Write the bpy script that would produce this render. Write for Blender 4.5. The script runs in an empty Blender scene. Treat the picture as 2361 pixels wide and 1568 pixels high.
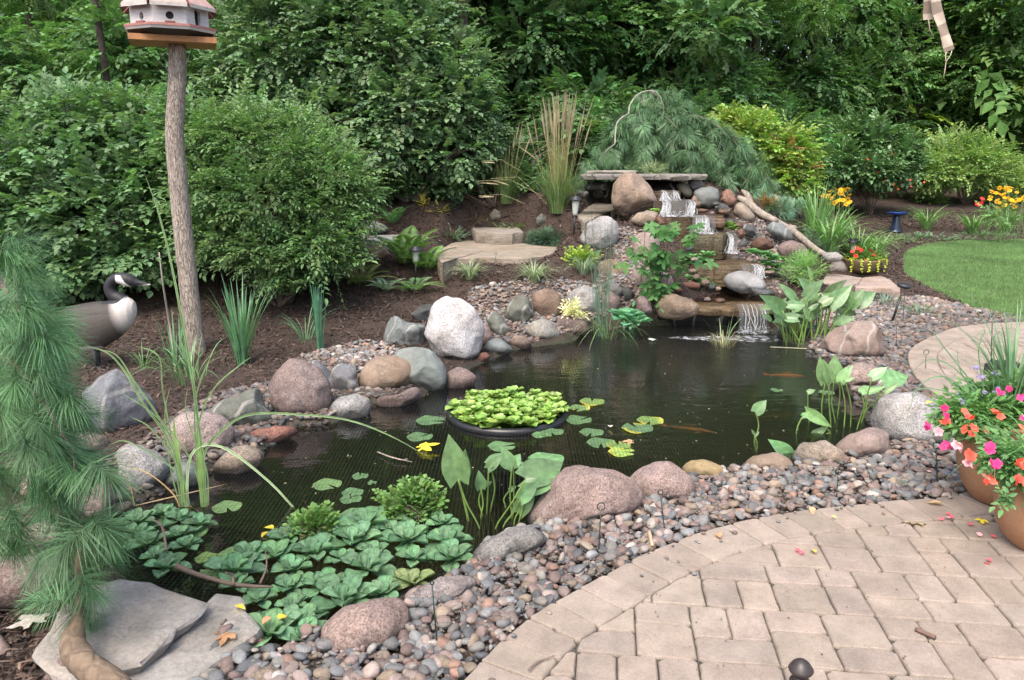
import bpy, bmesh, math, random
import numpy as np
from mathutils import Vector, noise as mnoise
random.seed(7); rng = np.random.default_rng(11)
R = math.radians
scn = bpy.context.scene
COL = scn.collection

# ------------------------------------------------------------------ camera
CAMH, PITCH, FU, CX, CY = 1.7, R(13.0), 1800.0, 1180.0, 784.0
cam_d = bpy.data.cameras.new("camera"); cam = bpy.data.objects.new("camera", cam_d); COL.objects.link(cam)
cam.location = (0, 0, CAMH); cam.rotation_euler = (R(90) - PITCH, 0, 0)
cam_d.sensor_width = 36; cam_d.lens = 36 * FU / 2360.0
cam_d.clip_start = 0.05; cam_d.clip_end = 2000
scn.camera = cam
# ------------------------------------------------------------------ world, sun, exposure
SUN_EL, SUN_AZ = R(58), R(205)
w = bpy.data.worlds.new("World"); scn.world = w; w.use_nodes = True
nt = w.node_tree; bg = nt.nodes["Background"]
sky = nt.nodes.new("ShaderNodeTexSky"); sky.sky_type = 'NISHITA'; sky.sun_disc = False
sky.sun_elevation = SUN_EL; sky.sun_rotation = SUN_AZ
sky.air_density = 1.0; sky.dust_density = 6.0; sky.ozone_density = 0.6
nt.links.new(sky.outputs[0], bg.inputs[0]); bg.inputs[1].default_value = 0.15
sd = bpy.data.lights.new("sun", 'SUN'); sd.energy = 0.9; sd.angle = R(40); sd.color = (1.0, 0.95, 0.88)
so = bpy.data.objects.new("sun", sd); COL.objects.link(so)
sdir = Vector((math.sin(SUN_AZ) * math.cos(SUN_EL), math.cos(SUN_AZ) * math.cos(SUN_EL), math.sin(SUN_EL)))
so.rotation_euler = (-sdir).to_track_quat('-Z', 'Y').to_euler()
scn.view_settings.view_transform = 'Standard'; scn.view_settings.look = 'None'
scn.view_settings.gamma = 1.0; scn.view_settings.exposure = 1.25
scn.render.engine = 'CYCLES'
scn.cycles.max_bounces = 8; scn.cycles.transparent_max_bounces = 24
scn.cycles.use_denoising = True
scn.cycles.sample_clamp_indirect = 4.0

# ------------------------------------------------------------------ geometry of the view: pixels of a 2360 px wide print -> world
cp, sp_ = math.cos(PITCH), math.sin(PITCH)
C0 = np.array([0, 0, CAMH])
def ray(ux, uy):
    a = (ux - CX) / FU; b = -(uy - CY) / FU
    d = np.array([a, cp + b * sp_, -sp_ + b * cp]); return d
def at(ux, uy, Y):
    d = ray(ux, uy); return C0 + d * (Y / d[1])
def onz(ux, uy, z=0.0):
    d = ray(ux, uy); return C0 + d * ((z - CAMH) / d[2])
def upx(Y, uy=784):      # metres per U pixel at world depth Y
    return Y / (ray(1180, uy)[1] * FU)
def z4(x, y): return (x / 3.0013, 472 + y / 3.0013)
def z5(x, y): return (786.7 + x / 3.0013, 472 + y / 3.0013)
def z6(x, y): return (1573.3 + x / 3.0013, 472 + y / 3.0013)
def z7(x, y): return (x / 2.7344, 994.3 + y / 2.7344)
def z8(x, y): return (786.7 + x / 2.7344, 994.3 + y / 2.7344)
def zf(x, y): return (1298 + x / 3.9875, 354 + y / 3.9875)
def zz(f, pts): return [f(*p) for p in pts]

# ------------------------------------------------------------------ polygons
WATER_Z = -0.07
POND_U = [(250,1200),(300,1165),(400,1120),(480,1085),(600,1045),(660,985),(770,975),(850,930),(960,925),(1000,885),(1090,845),(1190,805),(1300,790),(1350,765),(1450,750),(1600,748),(1780,762),(1850,800),(1890,830),(1930,880),(1990,930),(2020,975),(1940,1040),(1830,1080),(1700,1092),(1600,1092),(1480,1110),(1300,1215),(1100,1285),(1070,1320),(940,1385),(760,1450),(650,1540),(560,1500),(420,1400),(300,1380),(240,1290)]
POND = np.array([onz(x, y, WATER_Z)[:2] for x, y in POND_U])
def inpoly(P, poly):
    P = np.atleast_2d(P); x, y = P[:, 0], P[:, 1]; ins = np.zeros(len(P), bool)
    n = len(poly); j = n - 1
    for i in range(n):
        xi, yi = poly[i]; xj, yj = poly[j]
        c = ((yi > y) != (yj > y)) & (x < (xj - xi) * (y - yi) / ((yj - yi) if yj != yi else 1e-9) + xi)
        ins ^= c; j = i
    return ins
def dpoly(P, poly, closed=True):
    P = np.atleast_2d(P); best = np.full(len(P), 1e9)
    n = len(poly)
    for i in range(n if closed else n - 1):
        a = np.array(poly[i]); b = np.array(poly[(i + 1) % n]); ab = b - a
        t = np.clip(((P - a) @ ab) / max(ab @ ab, 1e-12), 0, 1)
        d = np.linalg.norm(P - (a + t[:, None] * ab), axis=1); best = np.minimum(best, d)
    return best
# ------------------------------------------------------------------ terrain: smooth surface through surveyed points
ctl = []
def c_at(ux, uy, Y): ctl.append(tuple(at(ux, uy, Y)))
for x, y in [(-6,1),(-3,1),(0,1),(3,1),(6,1),(-5,3),(-3,3),(0,3),(3,3),(6,3),(-6,5),(-3.2,4.4),(0,5),(2,5),(4,5),(7,5),(-1,6),(1,6),(3,7),(5,7),(9,7),(4.6,8.4),(6,9),(9,9),(6,12),(9,12),(7,15),(12,15),(9,18),(14,18),(14,9),(20,9),(20,18),(1,7.3),(2,7.4),(-2.6,5.4)]: ctl.append((x, y, -0.03))
for a in [(450,800,7.0),(200,820,6.6),(100,700,8.3),(640,690,8.4),(880,760,7.4),(780,650,8.8),(1000,640,9.0),(1150,560,9.6),(1000,480,11.0),(1300,490,10.8),(1450,560,9.6),(1400,650,8.7),(1250,665,8.5),(1150,660,8.5),
          (1650,690,8.35),(1690,640,9.0),(1680,580,9.5),(1590,520,10.1),(1530,450,10.7),(1480,410,11.4),
          (1800,470,11.4),(1860,570,10.6),(1960,620,10.2),(2060,670,9.4),(1790,640,9.2),(1930,530,13),(2060,533,18.5),(2250,500,21),(1250,760,7.75),(1060,740,8.0),(700,800,7.0),(600,560,10.0),(300,500,12)]: c_at(*a)
for x, y, z in [(-4,14,1.0),(0,14,1.2),(4,14,1.1),(8,22,.45),(14,24,.5),(20,24,.5),(-8,10,.5),(-12,14,.9),(-10,5,.1),(-5,20,1.2),(2,20,1.2),(8,30,1),(20,35,1),(-20,35,1.3),(0,40,1.3),(-30,10,.8),(35,10,.1),(-30,60,1.3),(35,60,1.2),(0,80,1.3),(-30,0,0),(30,0,0),(0,-10,0)]: ctl.append((x, y, z))
ctl = np.array(ctl)
def _phi(r2): return np.where(r2 > 1e-12, 0.5 * r2 * np.log(np.maximum(r2, 1e-12)), 0)
_n = len(ctl); _r2 = ((ctl[:, None, :2] - ctl[None, :, :2]) ** 2).sum(-1)
_A = np.zeros((_n + 3, _n + 3)); _A[:_n, :_n] = _phi(_r2) + np.eye(_n) * 0.05
_A[:_n, _n] = 1; _A[:_n, _n + 1:] = ctl[:, :2]; _A[_n:, :_n] = _A[:_n, _n:].T
_w = np.linalg.solve(_A, np.concatenate([ctl[:, 2], [0, 0, 0]]))
def Hb(P):
    P = np.atleast_2d(P)[:, :2]; out = np.empty(len(P))
    for i in range(0, len(P), 20000):
        q = P[i:i + 20000]; r2 = ((q[:, None] - ctl[None, :, :2]) ** 2).sum(-1)
        out[i:i + 20000] = _phi(r2) @ _w[:_n] + _w[_n] + q @ _w[_n + 1:]
    z = np.clip(out, -0.03, 2.2)
    # the falls: flat treads behind steep risers (set below by FALLS)
    return z
def H(P):
    P = np.atleast_2d(P)[:, :2]; z = Hb(P)
    ins = inpoly(P, POND); d = dpoly(P, POND)
    t = np.clip(d / 0.35, 0, 1); t = t * t * (3 - 2 * t)
    zi = np.minimum(z, 0.0) - 0.04 - 0.62 * t
    zo = np.where(d < 0.25, np.minimum(z, z * (0.3 + .7 * d / .25) - 0.0), z)
    return np.where(ins, zi, zo)
def hz(x, y): return float(H(np.array([[x, y]]))[0])
def ground(ux, uy, surf=True, y0=1.0, y1=45.0):
    d = ray(ux, uy); ys = np.linspace(y0, y1, 900); P = C0 + d[None] * (ys / d[1])[:, None]
    for k in range(2):
        h = H(P)
        if surf: h = np.maximum(h, np.where(inpoly(P[:, :2], POND), WATER_Z, -9))
        below = np.nonzero(P[:, 2] <= h)[0]
        if len(below) == 0: return P[-1]
        i = max(below[0], 1)
        if k == 1: return P[i]
        ys = np.linspace(ys[i - 1], ys[i], 24); P = C0 + d[None] * (ys / d[1])[:, None]

# ------------------------------------------------------------------ mesh collector
class MB:
    def __init__(s): s.v = []; s.c = []; s.lv = []; s.lt = []; s.n = 0
    def add(s, v, loops, totals, col=(1, 1, 1)):
        v = np.asarray(v, float); col = np.asarray(col, float)
        if col.ndim == 1: col = np.tile(col[:3], (len(v), 1))
        s.v.append(v); s.c.append(col[:, :3]); s.lv.append(np.asarray(loops, np.int64) + s.n); s.lt.append(np.asarray(totals, np.int64)); s.n += len(v)
    def faces(s, v, fs, col=(1, 1, 1)):
        s.add(v, [i for f in fs for i in f], [len(f) for f in fs], col)
    def inst(s, T, M, O, cols):
        # T template (v, loops, totals, tcol); M: Nx3x3 (columns are axes), O: Nx3, cols: Nx3
        v, lo, to, tc = T; N = len(O)
        if N == 0: return
        V = np.einsum('nij,kj->nki', M, v) + O[:, None, :]
        Cc = np.asarray(cols)[:, None, :] * tc[None]
        L = (lo[None] + (np.arange(N) * len(v))[:, None]).reshape(-1)
        s.add(V.reshape(-1, 3), L, np.tile(to, N), Cc.reshape(-1, 3))
    def mesh(s, name, origin=(0, 0, 0), smooth=True):
        me = bpy.data.meshes.new(name)
        v = np.concatenate(s.v) - np.asarray(origin)[None]; c = np.concatenate(s.c); lv = np.concatenate(s.lv); lt = np.concatenate(s.lt)
        me.vertices.add(len(v)); me.vertices.foreach_set('co', v.astype(np.float32).ravel())
        me.loops.add(len(lv)); me.loops.foreach_set('vertex_index', lv.astype(np.int32))
        me.polygons.add(len(lt)); me.polygons.foreach_set('loop_start', np.concatenate([[0], np.cumsum(lt)[:-1]]).astype(np.int32))
        me.polygons.foreach_set('loop_total', lt.astype(np.int32))
        me.polygons.foreach_set('use_smooth', np.full(len(lt), smooth))
        a = me.color_attributes.new('Col', 'FLOAT_COLOR', 'POINT')
        a.data.foreach_set('color', np.concatenate([c, np.ones((len(c), 1))], 1).astype(np.float32).ravel())
        me.update(calc_edges=True); me.validate(); return me
def tag(o, label=None, cat=None, group=None, kind=None):
    if label: o['label'] = label
    if cat: o['category'] = cat
    if group: o['group'] = group
    if kind: o['kind'] = kind
    return o
def obj(name, mb, mat, parent=None, origin=None, smooth=True):
    if origin is None: origin = tuple(parent['_o']) if parent is not None and '_o' in parent else (0, 0, 0)
    me = mb.mesh(name, origin, smooth) if isinstance(mb, MB) else mb
    me.materials.append(mat); o = bpy.data.objects.new(name, me); COL.objects.link(o)
    if parent is not None:
        o.parent = parent
        if '_o' in parent: o.location = Vector(origin) - Vector(parent['_o'])
    else: o.location = origin
    o['_o'] = list(map(float, origin))
    return o
def thing(name, label, cat, loc, group=None):
    o = bpy.data.objects.new(name, None); COL.objects.link(o); o.location = loc; o['_o'] = [float(a) for a in loc]
    o.empty_display_size = .1
    return tag(o, label, cat, group)
def copy_tree(o, parent=None):
    c = o.copy(); COL.objects.link(c); c.parent = parent
    for ch in list(o.children): copy_tree(ch, c)
    return c
# ------------------------------------------------------------------ shape helpers
def tube(pts, rad, n=8, col=(1, 1, 1), cap=True, mb=None, jit=0):
    pts = [np.array(p, float) for p in pts]; m = len(pts)
    if not hasattr(rad, '__len__'): rad = [rad] * m
    V = []; up = np.array([0, 0, 1.0]); prev = None
    for i in range(m):
        t = pts[min(i + 1, m - 1)] - pts[max(i - 1, 0)]; t = t / (np.linalg.norm(t) + 1e-9)
        if prev is None:
            a = np.cross(t, up)
            if np.linalg.norm(a) < .1: a = np.cross(t, [1, 0, 0])
        else: a = prev - t * (prev @ t)
        a = a / (np.linalg.norm(a) + 1e-9); prev = a; b = np.cross(t, a)
        for k in range(n):
            th = 2 * math.pi * k / n; r = rad[i] * (1 + jit * (random.random() - .5))
            V.append(pts[i] + (a * math.cos(th) + b * math.sin(th)) * r)
    F = [(i * n + k, i * n + (k + 1) % n, (i + 1) * n + (k + 1) % n, (i + 1) * n + k) for i in range(m - 1) for k in range(n)]
    if cap: F += [tuple(range(n))[::-1], tuple((m - 1) * n + k for k in range(n))]
    if mb is not None: mb.faces(V, F, col)
    return V, F
def spline(pts, k=6):
    pts = [np.array(p, float) for p in pts]; out = []
    P = [pts[0] * 2 - pts[1]] + pts + [pts[-1] * 2 - pts[-2]]
    for i in range(1, len(P) - 2):
        for j in range(k):
            t = j / k; a, b, c, d = P[i - 1:i + 3]
            out.append(.5 * ((2 * b) + (-a + c) * t + (2 * a - 5 * b + 4 * c - d) * t * t + (-a + 3 * b - 3 * c + d) * t ** 3))
    out.append(pts[-1]); return out
def box(mb, c, s, col=(1, 1, 1), rot=0, bev=0):
    x, y, z = s[0] / 2, s[1] / 2, s[2] / 2
    v = [(-x,-y,-z),(x,-y,-z),(x,y,-z),(-x,y,-z),(-x,-y,z),(x,-y,z),(x,y,z),(-x,y,z)]
    cr, sr = math.cos(rot), math.sin(rot)
    v = [(c[0] + a * cr - b * sr, c[1] + a * sr + b * cr, c[2] + d) for a, b, d in v]
    mb.faces(v, [(0,3,2,1),(4,5,6,7),(0,1,5,4),(1,2,6,5),(2,3,7,6),(3,0,4,7)], col)
def lathe(mb, c, prof, n=32, col=(1, 1, 1), axis=None):
    V = []; m = len(prof)
    for r, z in prof:
        for k in range(n):
            th = 2 * math.pi * k / n; V.append(np.array([r * math.cos(th), r * math.sin(th), z]))
    V = np.array(V)
    if axis is not None: V = V @ np.array(Vector((0, 0, 1)).rotation_difference(Vector(axis)).to_matrix()).T
    V = V + np.array(c)
    F = [(i * n + k, i * n + (k + 1) % n, (i + 1) * n + (k + 1) % n, (i + 1) * n + k) for i in range(m - 1) for k in range(n)]
    if prof[0][0] > 1e-6: F.append(tuple(range(n))[::-1])
    if prof[-1][0] > 1e-6: F.append(tuple((m - 1) * n + k for k in range(n)))
    mb.faces(V, F, col)
def ribbon(mb, pts, wid, nrm=None, col=(1, 1, 1), fold=0.0, col2=None):
    # grass blade: strip with optional V fold and margin colour
    pts = [np.array(p, float) for p in pts]; m = len(pts); V = []; Cc = []
    for i in range(m):
        t = pts[min(i + 1, m - 1)] - pts[max(i - 1, 0)]; t /= (np.linalg.norm(t) + 1e-9)
        nn = np.array(nrm if nrm is not None else (0, -1, .35), float); s = np.cross(t, nn); s /= (np.linalg.norm(s) + 1e-9)
        q = np.cross(s, t); wd = wid[i] if hasattr(wid, '__len__') else wid
        V += [pts[i] - s * wd / 2 + q * fold * wd, pts[i] - s * wd * .22, pts[i] + s * wd * .22, pts[i] + s * wd / 2 + q * fold * wd]
        Cc += [col2 if col2 is not None else col, col, col, col2 if col2 is not None else col]
    F = [(i * 4 + k, i * 4 + k + 1, i * 4 + k + 5, i * 4 + k + 4) for i in range(m - 1) for k in range(3)]
    mb.faces(V, F, np.array(Cc, float))
def ico(sub):
    bm = bmesh.new(); bmesh.ops.create_icosphere(bm, subdivisions=sub, radius=1)
    v = np.array([x.co[:] for x in bm.verts]); f = [[y.index for y in x.verts] for x in bm.faces]; bm.free()
    return v, np.array(f)
ICO = {k: ico(k) for k in (1, 2, 3, 4, 5)}
def tmpl(v, fs, tc=None):
    v = np.array(v, float); tc = np.ones((len(v), 3)) if tc is None else np.array(tc, float)
    return (v, np.array([i for f in fs for i in f]), np.array([len(f) for f in fs]), tc)
def merge(Ts):
    V = []; L = []; T = []; Cc = []; n = 0
    for v, l, t, c in Ts: V.append(v); L.append(l + n); T.append(t); Cc.append(c); n += len(v)
    return (np.concatenate(V), np.concatenate(L), np.concatenate(T), np.concatenate(Cc))
def xf(T, M, o, cm=1.0): return (T[0] @ np.array(M).T + np.array(o), T[1], T[2], T[3] * cm)
def frame(x, z):
    x = x / (np.linalg.norm(x, axis=-1, keepdims=True) + 1e-9)
    y = np.cross(z, x); y /= (np.linalg.norm(y, axis=-1, keepdims=True) + 1e-9)
    z = np.cross(x, y); return np.stack([x, y, z], -1)
def rv(n): 
    v = rng.normal(size=(n, 3)); return v / np.linalg.norm(v, axis=1, keepdims=True)
def vary(base, n, hv=.12, vv=.25):
    base = np.array(base, float); b = base[None] * (1 + rng.uniform(-vv, vv, (n, 1)))
    return np.clip(b * (1 + rng.uniform(-hv, hv, (n, 3))), 0.002, 1)

# ------------------------------------------------------------------ materials
class NT:
    def __init__(s, name):
        s.m = bpy.data.materials.new(name); s.m.use_nodes = True; s.t = s.m.node_tree; s.b = s.t.nodes["Principled BSDF"]; s.out = s.t.nodes["Material Output"]
    def n(s, typ, **kw):
        x = s.t.nodes.new(typ)
        for k, v in kw.items():
            if k.startswith('i_'):
                key = k[2:]; key = int(key) if key.isdigit() else key.replace('_', ' ')
                x.inputs[key].default_value = v
            else: setattr(x, k, v)
        return x
    def l(s, a, b): s.t.links.new(a, b)
    def col(s): return s.n('ShaderNodeAttribute', attribute_name='Col').outputs['Color']
    def obj(s): return s.n('ShaderNodeTexCoord').outputs['Object']
    def noise(s, scale, detail=4, rough=.6, vec=None, w=None):
        x = s.n('ShaderNodeTexNoise', noise_dimensions='4D' if w is not None else '3D'); x.inputs['Scale'].default_value = scale; x.inputs['Detail'].default_value = detail; x.inputs['Roughness'].default_value = rough
        if vec is not None: s.l(vec, x.inputs['Vector'])
        if w is not None: s.l(w, x.inputs['W'])
        return x.outputs['Fac']
    def ramp(s, fac, stops):
        r = s.n('ShaderNodeValToRGB'); e = r.color_ramp.elements
        while len(e) < len(stops): e.new(.5)
        for i, (p, c) in enumerate(stops):
            e[i].position = p; e[i].color = (c, c, c, 1) if not hasattr(c, '__len__') else (*c[:3], 1)
        s.l(fac, r.inputs[0]); return r.outputs[0]
    def mix(s, fac, a, b, blend='MIX'):
        x = s.n('ShaderNodeMix', data_type='RGBA', blend_type=blend)
        for sock, val in ((x.inputs[0], fac), (x.inputs[6], a), (x.inputs[7], b)):
            if hasattr(val, 'links') or hasattr(val, 'is_linked'): s.l(val, sock)
            elif hasattr(val, '__len__'): sock.default_value = (*val[:3], 1)
            else: sock.default_value = val
        return x.outputs[2]
    def bump(s, h, strength=.4, dist=.01, prev=None):
        x = s.n('ShaderNodeBump'); x.inputs['Strength'].default_value = strength; x.inputs['Distance'].default_value = dist
        s.l(h, x.inputs['Height'])
        if prev is not None: s.l(prev, x.inputs['Normal'])
        return x.outputs[0]
def m_leaf(name, rough=.58, trans=.32, spec=.3, nz=25):
    k = NT(name); c = k.mix(1.0, k.col(), (1.32, 1.42, 1.46), 'MULTIPLY'); f = k.noise(nz, 3, .5, k.obj()); cc = k.mix(1.0, c, k.ramp(f, [(.3, .72), (.7, 1.25)]), 'MULTIPLY')
    k.l(cc, k.b.inputs['Base Color']); k.b.inputs['Roughness'].default_value = rough; k.b.inputs['Specular IOR Level'].default_value = spec
    tr = k.n('ShaderNodeBsdfTranslucent'); k.l(k.mix(1.0, cc, (1.15, 1.35, .6), 'MULTIPLY'), tr.inputs[0])
    mx = k.n('ShaderNodeMixShader'); mx.inputs[0].default_value = trans; k.l(k.b.outputs[0], mx.inputs[1]); k.l(tr.outputs[0], mx.inputs[2]); k.l(mx.outputs[0], k.out.inputs[0]); return k.m
def m_plain(name, rough=.7, spec=.4, nz=30, amt=.2, bump=.2, metal=0, bd=.004):
    k = NT(name); c = k.col(); f = k.noise(nz, 5, .6, k.obj()); k.l(k.mix(1.0, c, k.ramp(f, [(.3, 1 - amt), (.7, 1 + amt)]), 'MULTIPLY'), k.b.inputs['Base Color'])
    k.b.inputs['Roughness'].default_value = rough; k.b.inputs['Specular IOR Level'].default_value = spec; k.b.inputs['Metallic'].default_value = metal
    if bump: k.l(k.bump(f, bump, bd), k.b.inputs['Normal'])
    return k.m
def m_rock(name, grain=.5, gscale=110, mott=.33, bumps=.6, vein=False, rough=.85, layered=False):
    k = NT(name); o = k.obj(); rnd = k.n('ShaderNodeObjectInfo').outputs['Random']; ml = k.n('ShaderNodeMath', operation='MULTIPLY'); ml.inputs[1].default_value = 37.0; k.l(rnd, ml.inputs[0]); W = ml.outputs[0]
    c = k.col(); sp = k.noise(gscale, 2, .8, o, W); c1 = k.mix(1.0, c, k.ramp(sp, [(.36, 1 - grain), (.5, 1.0), (.64, 1 + grain * .75)]), 'MULTIPLY')
    sp2 = k.noise(gscale * .35, 3, .7, o, W); c1 = k.mix(1.0, c1, k.ramp(sp2, [(.3, 1 - grain * .35), (.7, 1 + grain * .3)]), 'MULTIPLY')
    mo = k.noise(5, 5, .6, o, W); c2 = k.mix(1.0, c1, k.ramp(mo, [(.3, 1 - mott), (.7, 1 + mott)]), 'MULTIPLY')
    hue = k.noise(3.2, 3, .5, o, W); c2 = k.mix(k.ramp(hue, [(.42, 0.0), (.68, .4)]), c2, k.mix(1.0, c2, (1.12, .95, .82), 'MULTIPLY'))
    if vein:
        vv = k.n('ShaderNodeTexWave'); vv.inputs['Scale'].default_value = 1.3; vv.inputs['Distortion'].default_value = 9; vv.inputs['Detail'].default_value = 4; k.l(o, vv.inputs['Vector'])
        c2 = k.mix(k.ramp(vv.outputs['Fac'], [(.955, 0.0), (.985, .45)]), c2, (.55, .54, .52))
    geo = k.n('ShaderNodeNewGeometry').outputs['Position']; sx = k.n('ShaderNodeSeparateXYZ'); k.l(geo, sx.inputs[0]); wn = k.noise(9, 3, .5, o)
    am = k.n('ShaderNodeMath', operation='MULTIPLY_ADD'); am.inputs[1].default_value = .05; k.l(wn, am.inputs[0]); k.l(sx.outputs['Z'], am.inputs[2])
    wet = k.ramp(am.outputs[0], [(.0, .42), (.06, 1.0)]); dirt = k.ramp(k.noise(2.6, 5, .7, o, W), [(.38, 0.0), (.66, .55)])
    c2 = k.mix(dirt, c2, k.mix(1.0, c2, (.62, .56, .46), 'MULTIPLY')); c2 = k.mix(1.0, c2, wet, 'MULTIPLY')
    c2 = k.mix(1.0, c2, (.74, .745, .75), 'MULTIPLY')
    dv = k.n('ShaderNodeMix', data_type='VECTOR'); dv.inputs[0].default_value = .35; nn = k.n('ShaderNodeTexNoise', noise_dimensions='4D'); nn.inputs['Scale'].default_value = 4; nn.inputs['Detail'].default_value = 5; k.l(o, nn.inputs['Vector']); k.l(W, nn.inputs['W']); k.l(o, dv.inputs[4]); k.l(nn.outputs['Color'], dv.inputs[5])
    vc = k.n('ShaderNodeTexVoronoi', feature='DISTANCE_TO_EDGE', voronoi_dimensions='4D'); vc.inputs['Scale'].default_value = 2.6; k.l(dv.outputs[1], vc.inputs['Vector']); k.l(W, vc.inputs['W'])
    crk = k.ramp(vc.outputs['Distance'], [(.0, 0.0), (.022, 1.0)]); cm = k.ramp(k.noise(3.3, 2, .5, o, W), [(.5, 1.0), (.6, 0.0)]); crk = k.mix(1.0, crk, cm, 'LIGHTEN')
    c2 = k.mix(1.0, c2, k.ramp(crk, [(0, .74), (1, 1.0)]), 'MULTIPLY')
    k.l(c2, k.b.inputs['Base Color']); k.b.inputs['Roughness'].default_value = rough; k.b.inputs['Specular IOR Level'].default_value = .35
    b1 = k.bump(crk, .25, .008); b1 = k.bump(k.noise(9, 8, .68, o, W), bumps * 1.15, .035, b1); b2 = k.bump(k.noise(70, 4, .7, o, W), bumps * .7, .005, b1)
    if layered:
        mp = k.n('ShaderNodeMapping'); mp.inputs['Scale'].default_value = (1, 1, 9); k.l(o, mp.inputs['Vector']); b2 = k.bump(k.noise(5, 5, .6, mp.outputs[0]), .7, .02, b2)
    k.l(b2, k.b.inputs['Normal']); return k.m
M = {}
M['leaf'] = m_leaf('leaf'); M['leaf_gloss'] = m_leaf('glossy_leaf', .3, .15, .5); M['leaf_matt'] = m_leaf('velvet_leaf', .7, .12, .25, 40); M['needle'] = m_leaf('needle', .5, .15, .4, 8); M['blade'] = m_leaf('blade', .45, .25, .4, 12); M['petal'] = m_leaf('petal', .6, .3, .2, 30)
M['rock'] = m_rock('granite', .5, 120); M['rock_fine'] = m_rock('fine_stone', .22, 90, .22, .5, True); M['rock_smooth'] = m_rock('smooth_stone', .18, 120, .16, .25)
M['flag'] = m_rock('flagstone', .15, 60, .22, .5, False, .88, True); M['pebble'] = m_rock('pebble', .25, 260, .15, .3, False, .7)
M['wet'] = m_rock('wet_stone', .35, 80, .5, .8, False, .18, True)
M['plain'] = m_plain('plain'); M['metal'] = m_plain('dark_metal', .4, .5, 60, .1, .05); M['glaze'] = m_plain('blue_glaze', .12, .6, 20, .25, .05)
M['gloss'] = m_plain('gloss', .3, .5, 20, .1, .05)
def m_bark(name, sc=42, zs=.16, strength=.8, amt=.34):
    k = NT(name); o = k.obj(); mp = k.n('ShaderNodeMapping'); mp.inputs['Scale'].default_value = (1, 1, zs); k.l(o, mp.inputs['Vector'])
    v = k.n('ShaderNodeTexVoronoi', feature='DISTANCE_TO_EDGE'); v.inputs['Scale'].default_value = sc * 1.6; 
    dn = k.n('ShaderNodeTexNoise'); dn.inputs['Scale'].default_value = sc; dn.inputs['Detail'].default_value = 5; k.l(mp.outputs[0], dn.inputs['Vector'])
    ad = k.n('ShaderNodeMix', data_type='VECTOR'); ad.inputs[0].default_value = .05; k.l(mp.outputs[0], ad.inputs[4]); k.l(dn.outputs['Color'], ad.inputs[5]); k.l(ad.outputs[1], v.inputs['Vector'])
    f = k.ramp(v.outputs['Distance'], [(.0, 0.0), (.12, 1.0)]); n2 = k.noise(sc * 4, 5, .7, mp.outputs[0])
    c = k.mix(1.0, k.col(), k.ramp(f, [(0, 1 - amt), (1, 1.08)]), 'MULTIPLY'); c = k.mix(1.0, c, k.ramp(n2, [(.3, .72), (.7, 1.2)]), 'MULTIPLY')
    k.l(c, k.b.inputs['Base Color']); k.b.inputs['Roughness'].default_value = .9
    b = k.bump(f, strength, .012); b = k.bump(n2, .5, .006, b); k.l(b, k.b.inputs['Normal']); return k.m
M['bark'] = m_bark('bark'); M['bark_smooth'] = m_bark('smooth_bark', 8, .3, .4, .2)
# ================================================================== zones
def unproj(pts, surf=False): return np.array([ground(x, y, surf)[:2] for x, y in pts])
# falls channel: the terrain is dug out under the ledge stones
_ch = np.array([at(1530,440,10.9)[:2], at(1570,485,10.35)[:2], at(1630,520,10.0)[:2], at(1660,570,9.5)[:2], at(1690,620,9.05)[:2], at(1700,680,8.4)[:2], at(1700,740,7.9)[:2]])
_H0 = H
def H(P):
    P = np.atleast_2d(P)[:, :2]; z = _H0(P); d = dpoly(P, _ch, False)
    return z - 0.24 * np.exp(-(d / 0.42) ** 2) * (z > -0.02)
B1 = unproj([(440,1640),(470,1560),(600,1500),(750,1490),(930,1480),(950,1390),(1080,1320),(1110,1280),(1260,1215),(1450,1170),(1600,1100),(1700,1085),(1830,1075),(1930,1060),(2040,1030),(2170,1030),(2215,1060),(2235,1150),(1960,1172),(1800,1193),(1640,1228),(1480,1288),(1330,1368),(1200,1448),(1070,1578),(1000,1640)])
B2 = unproj([(1860,830),(1960,850),(1960,900),(2030,1000),(2180,1040),(2230,1000),(2215,940),(2112,885),(2098,820),(2110,797),(2200,757),(2360,744),(2500,740),(2500,722),(2360,735),(2250,712),(2130,685),(2060,690),(1950,700),(1880,730)])
B3 = unproj([(180,1200),(220,1090),(330,1020),(405,955),(510,905),(630,885),(700,818),(840,785),(910,800),(1000,880),(870,950),(640,1030),(600,1080),(390,1170),(230,1230)])
B4 = unproj([(1075,672),(1150,652),(1300,645),(1390,660),(1400,780),(1200,810),(1110,780)])
B5 = unproj([(1400,520),(1500,540),(1530,640),(1540,720),(1370,770),(1370,650),(1420,600)])
B6 = unproj([(1660,520),(1760,505),(1860,600),(1800,680),(1720,640),(1670,590)])
BANDS = [B1, B2, B3, B4, B5, B6]
LAWN = np.array([onz(x, y, 0)[:2] for x, y in [(2078,598),(2090,578),(2130,563),(2200,556),(2300,553),(2360,552)]] + [(24,18.3),(30,12),(16,5.0),(9.0,6.5)] + [onz(x, y, 0)[:2] for x, y in [(2420,758),(2360,743),(2300,728),(2250,714),(2190,694),(2140,672),(2100,645),(2082,622)]])
EDGE_U = [(1000,1660),(1070,1568),(1200,1440),(1330,1362),(1480,1282),(1640,1222),(1800,1187),(1960,1167),(2100,1155),(2210,1142),(2262,1110),(2272,1060),(2240,980),(2190,930),(2130,892),(2098,850),(2092,815),(2112,795),(2150,775),(2200,757),(2270,748),(2360,744),(2440,745)]
EDGE = np.array(spline([np.append(onz(x, y, 0)[:2], 0) for x, y in EDGE_U], 5))[:, :2]
PATIO = np.vstack([EDGE, [(12, 8.3), (14, 4), (12, -1), (-1.2, -1), (-1.2, 1.2)]])
def slabz(x, yt, yb):
    g = ground(x, yb); return at(x, yt, g[1])[2]
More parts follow.
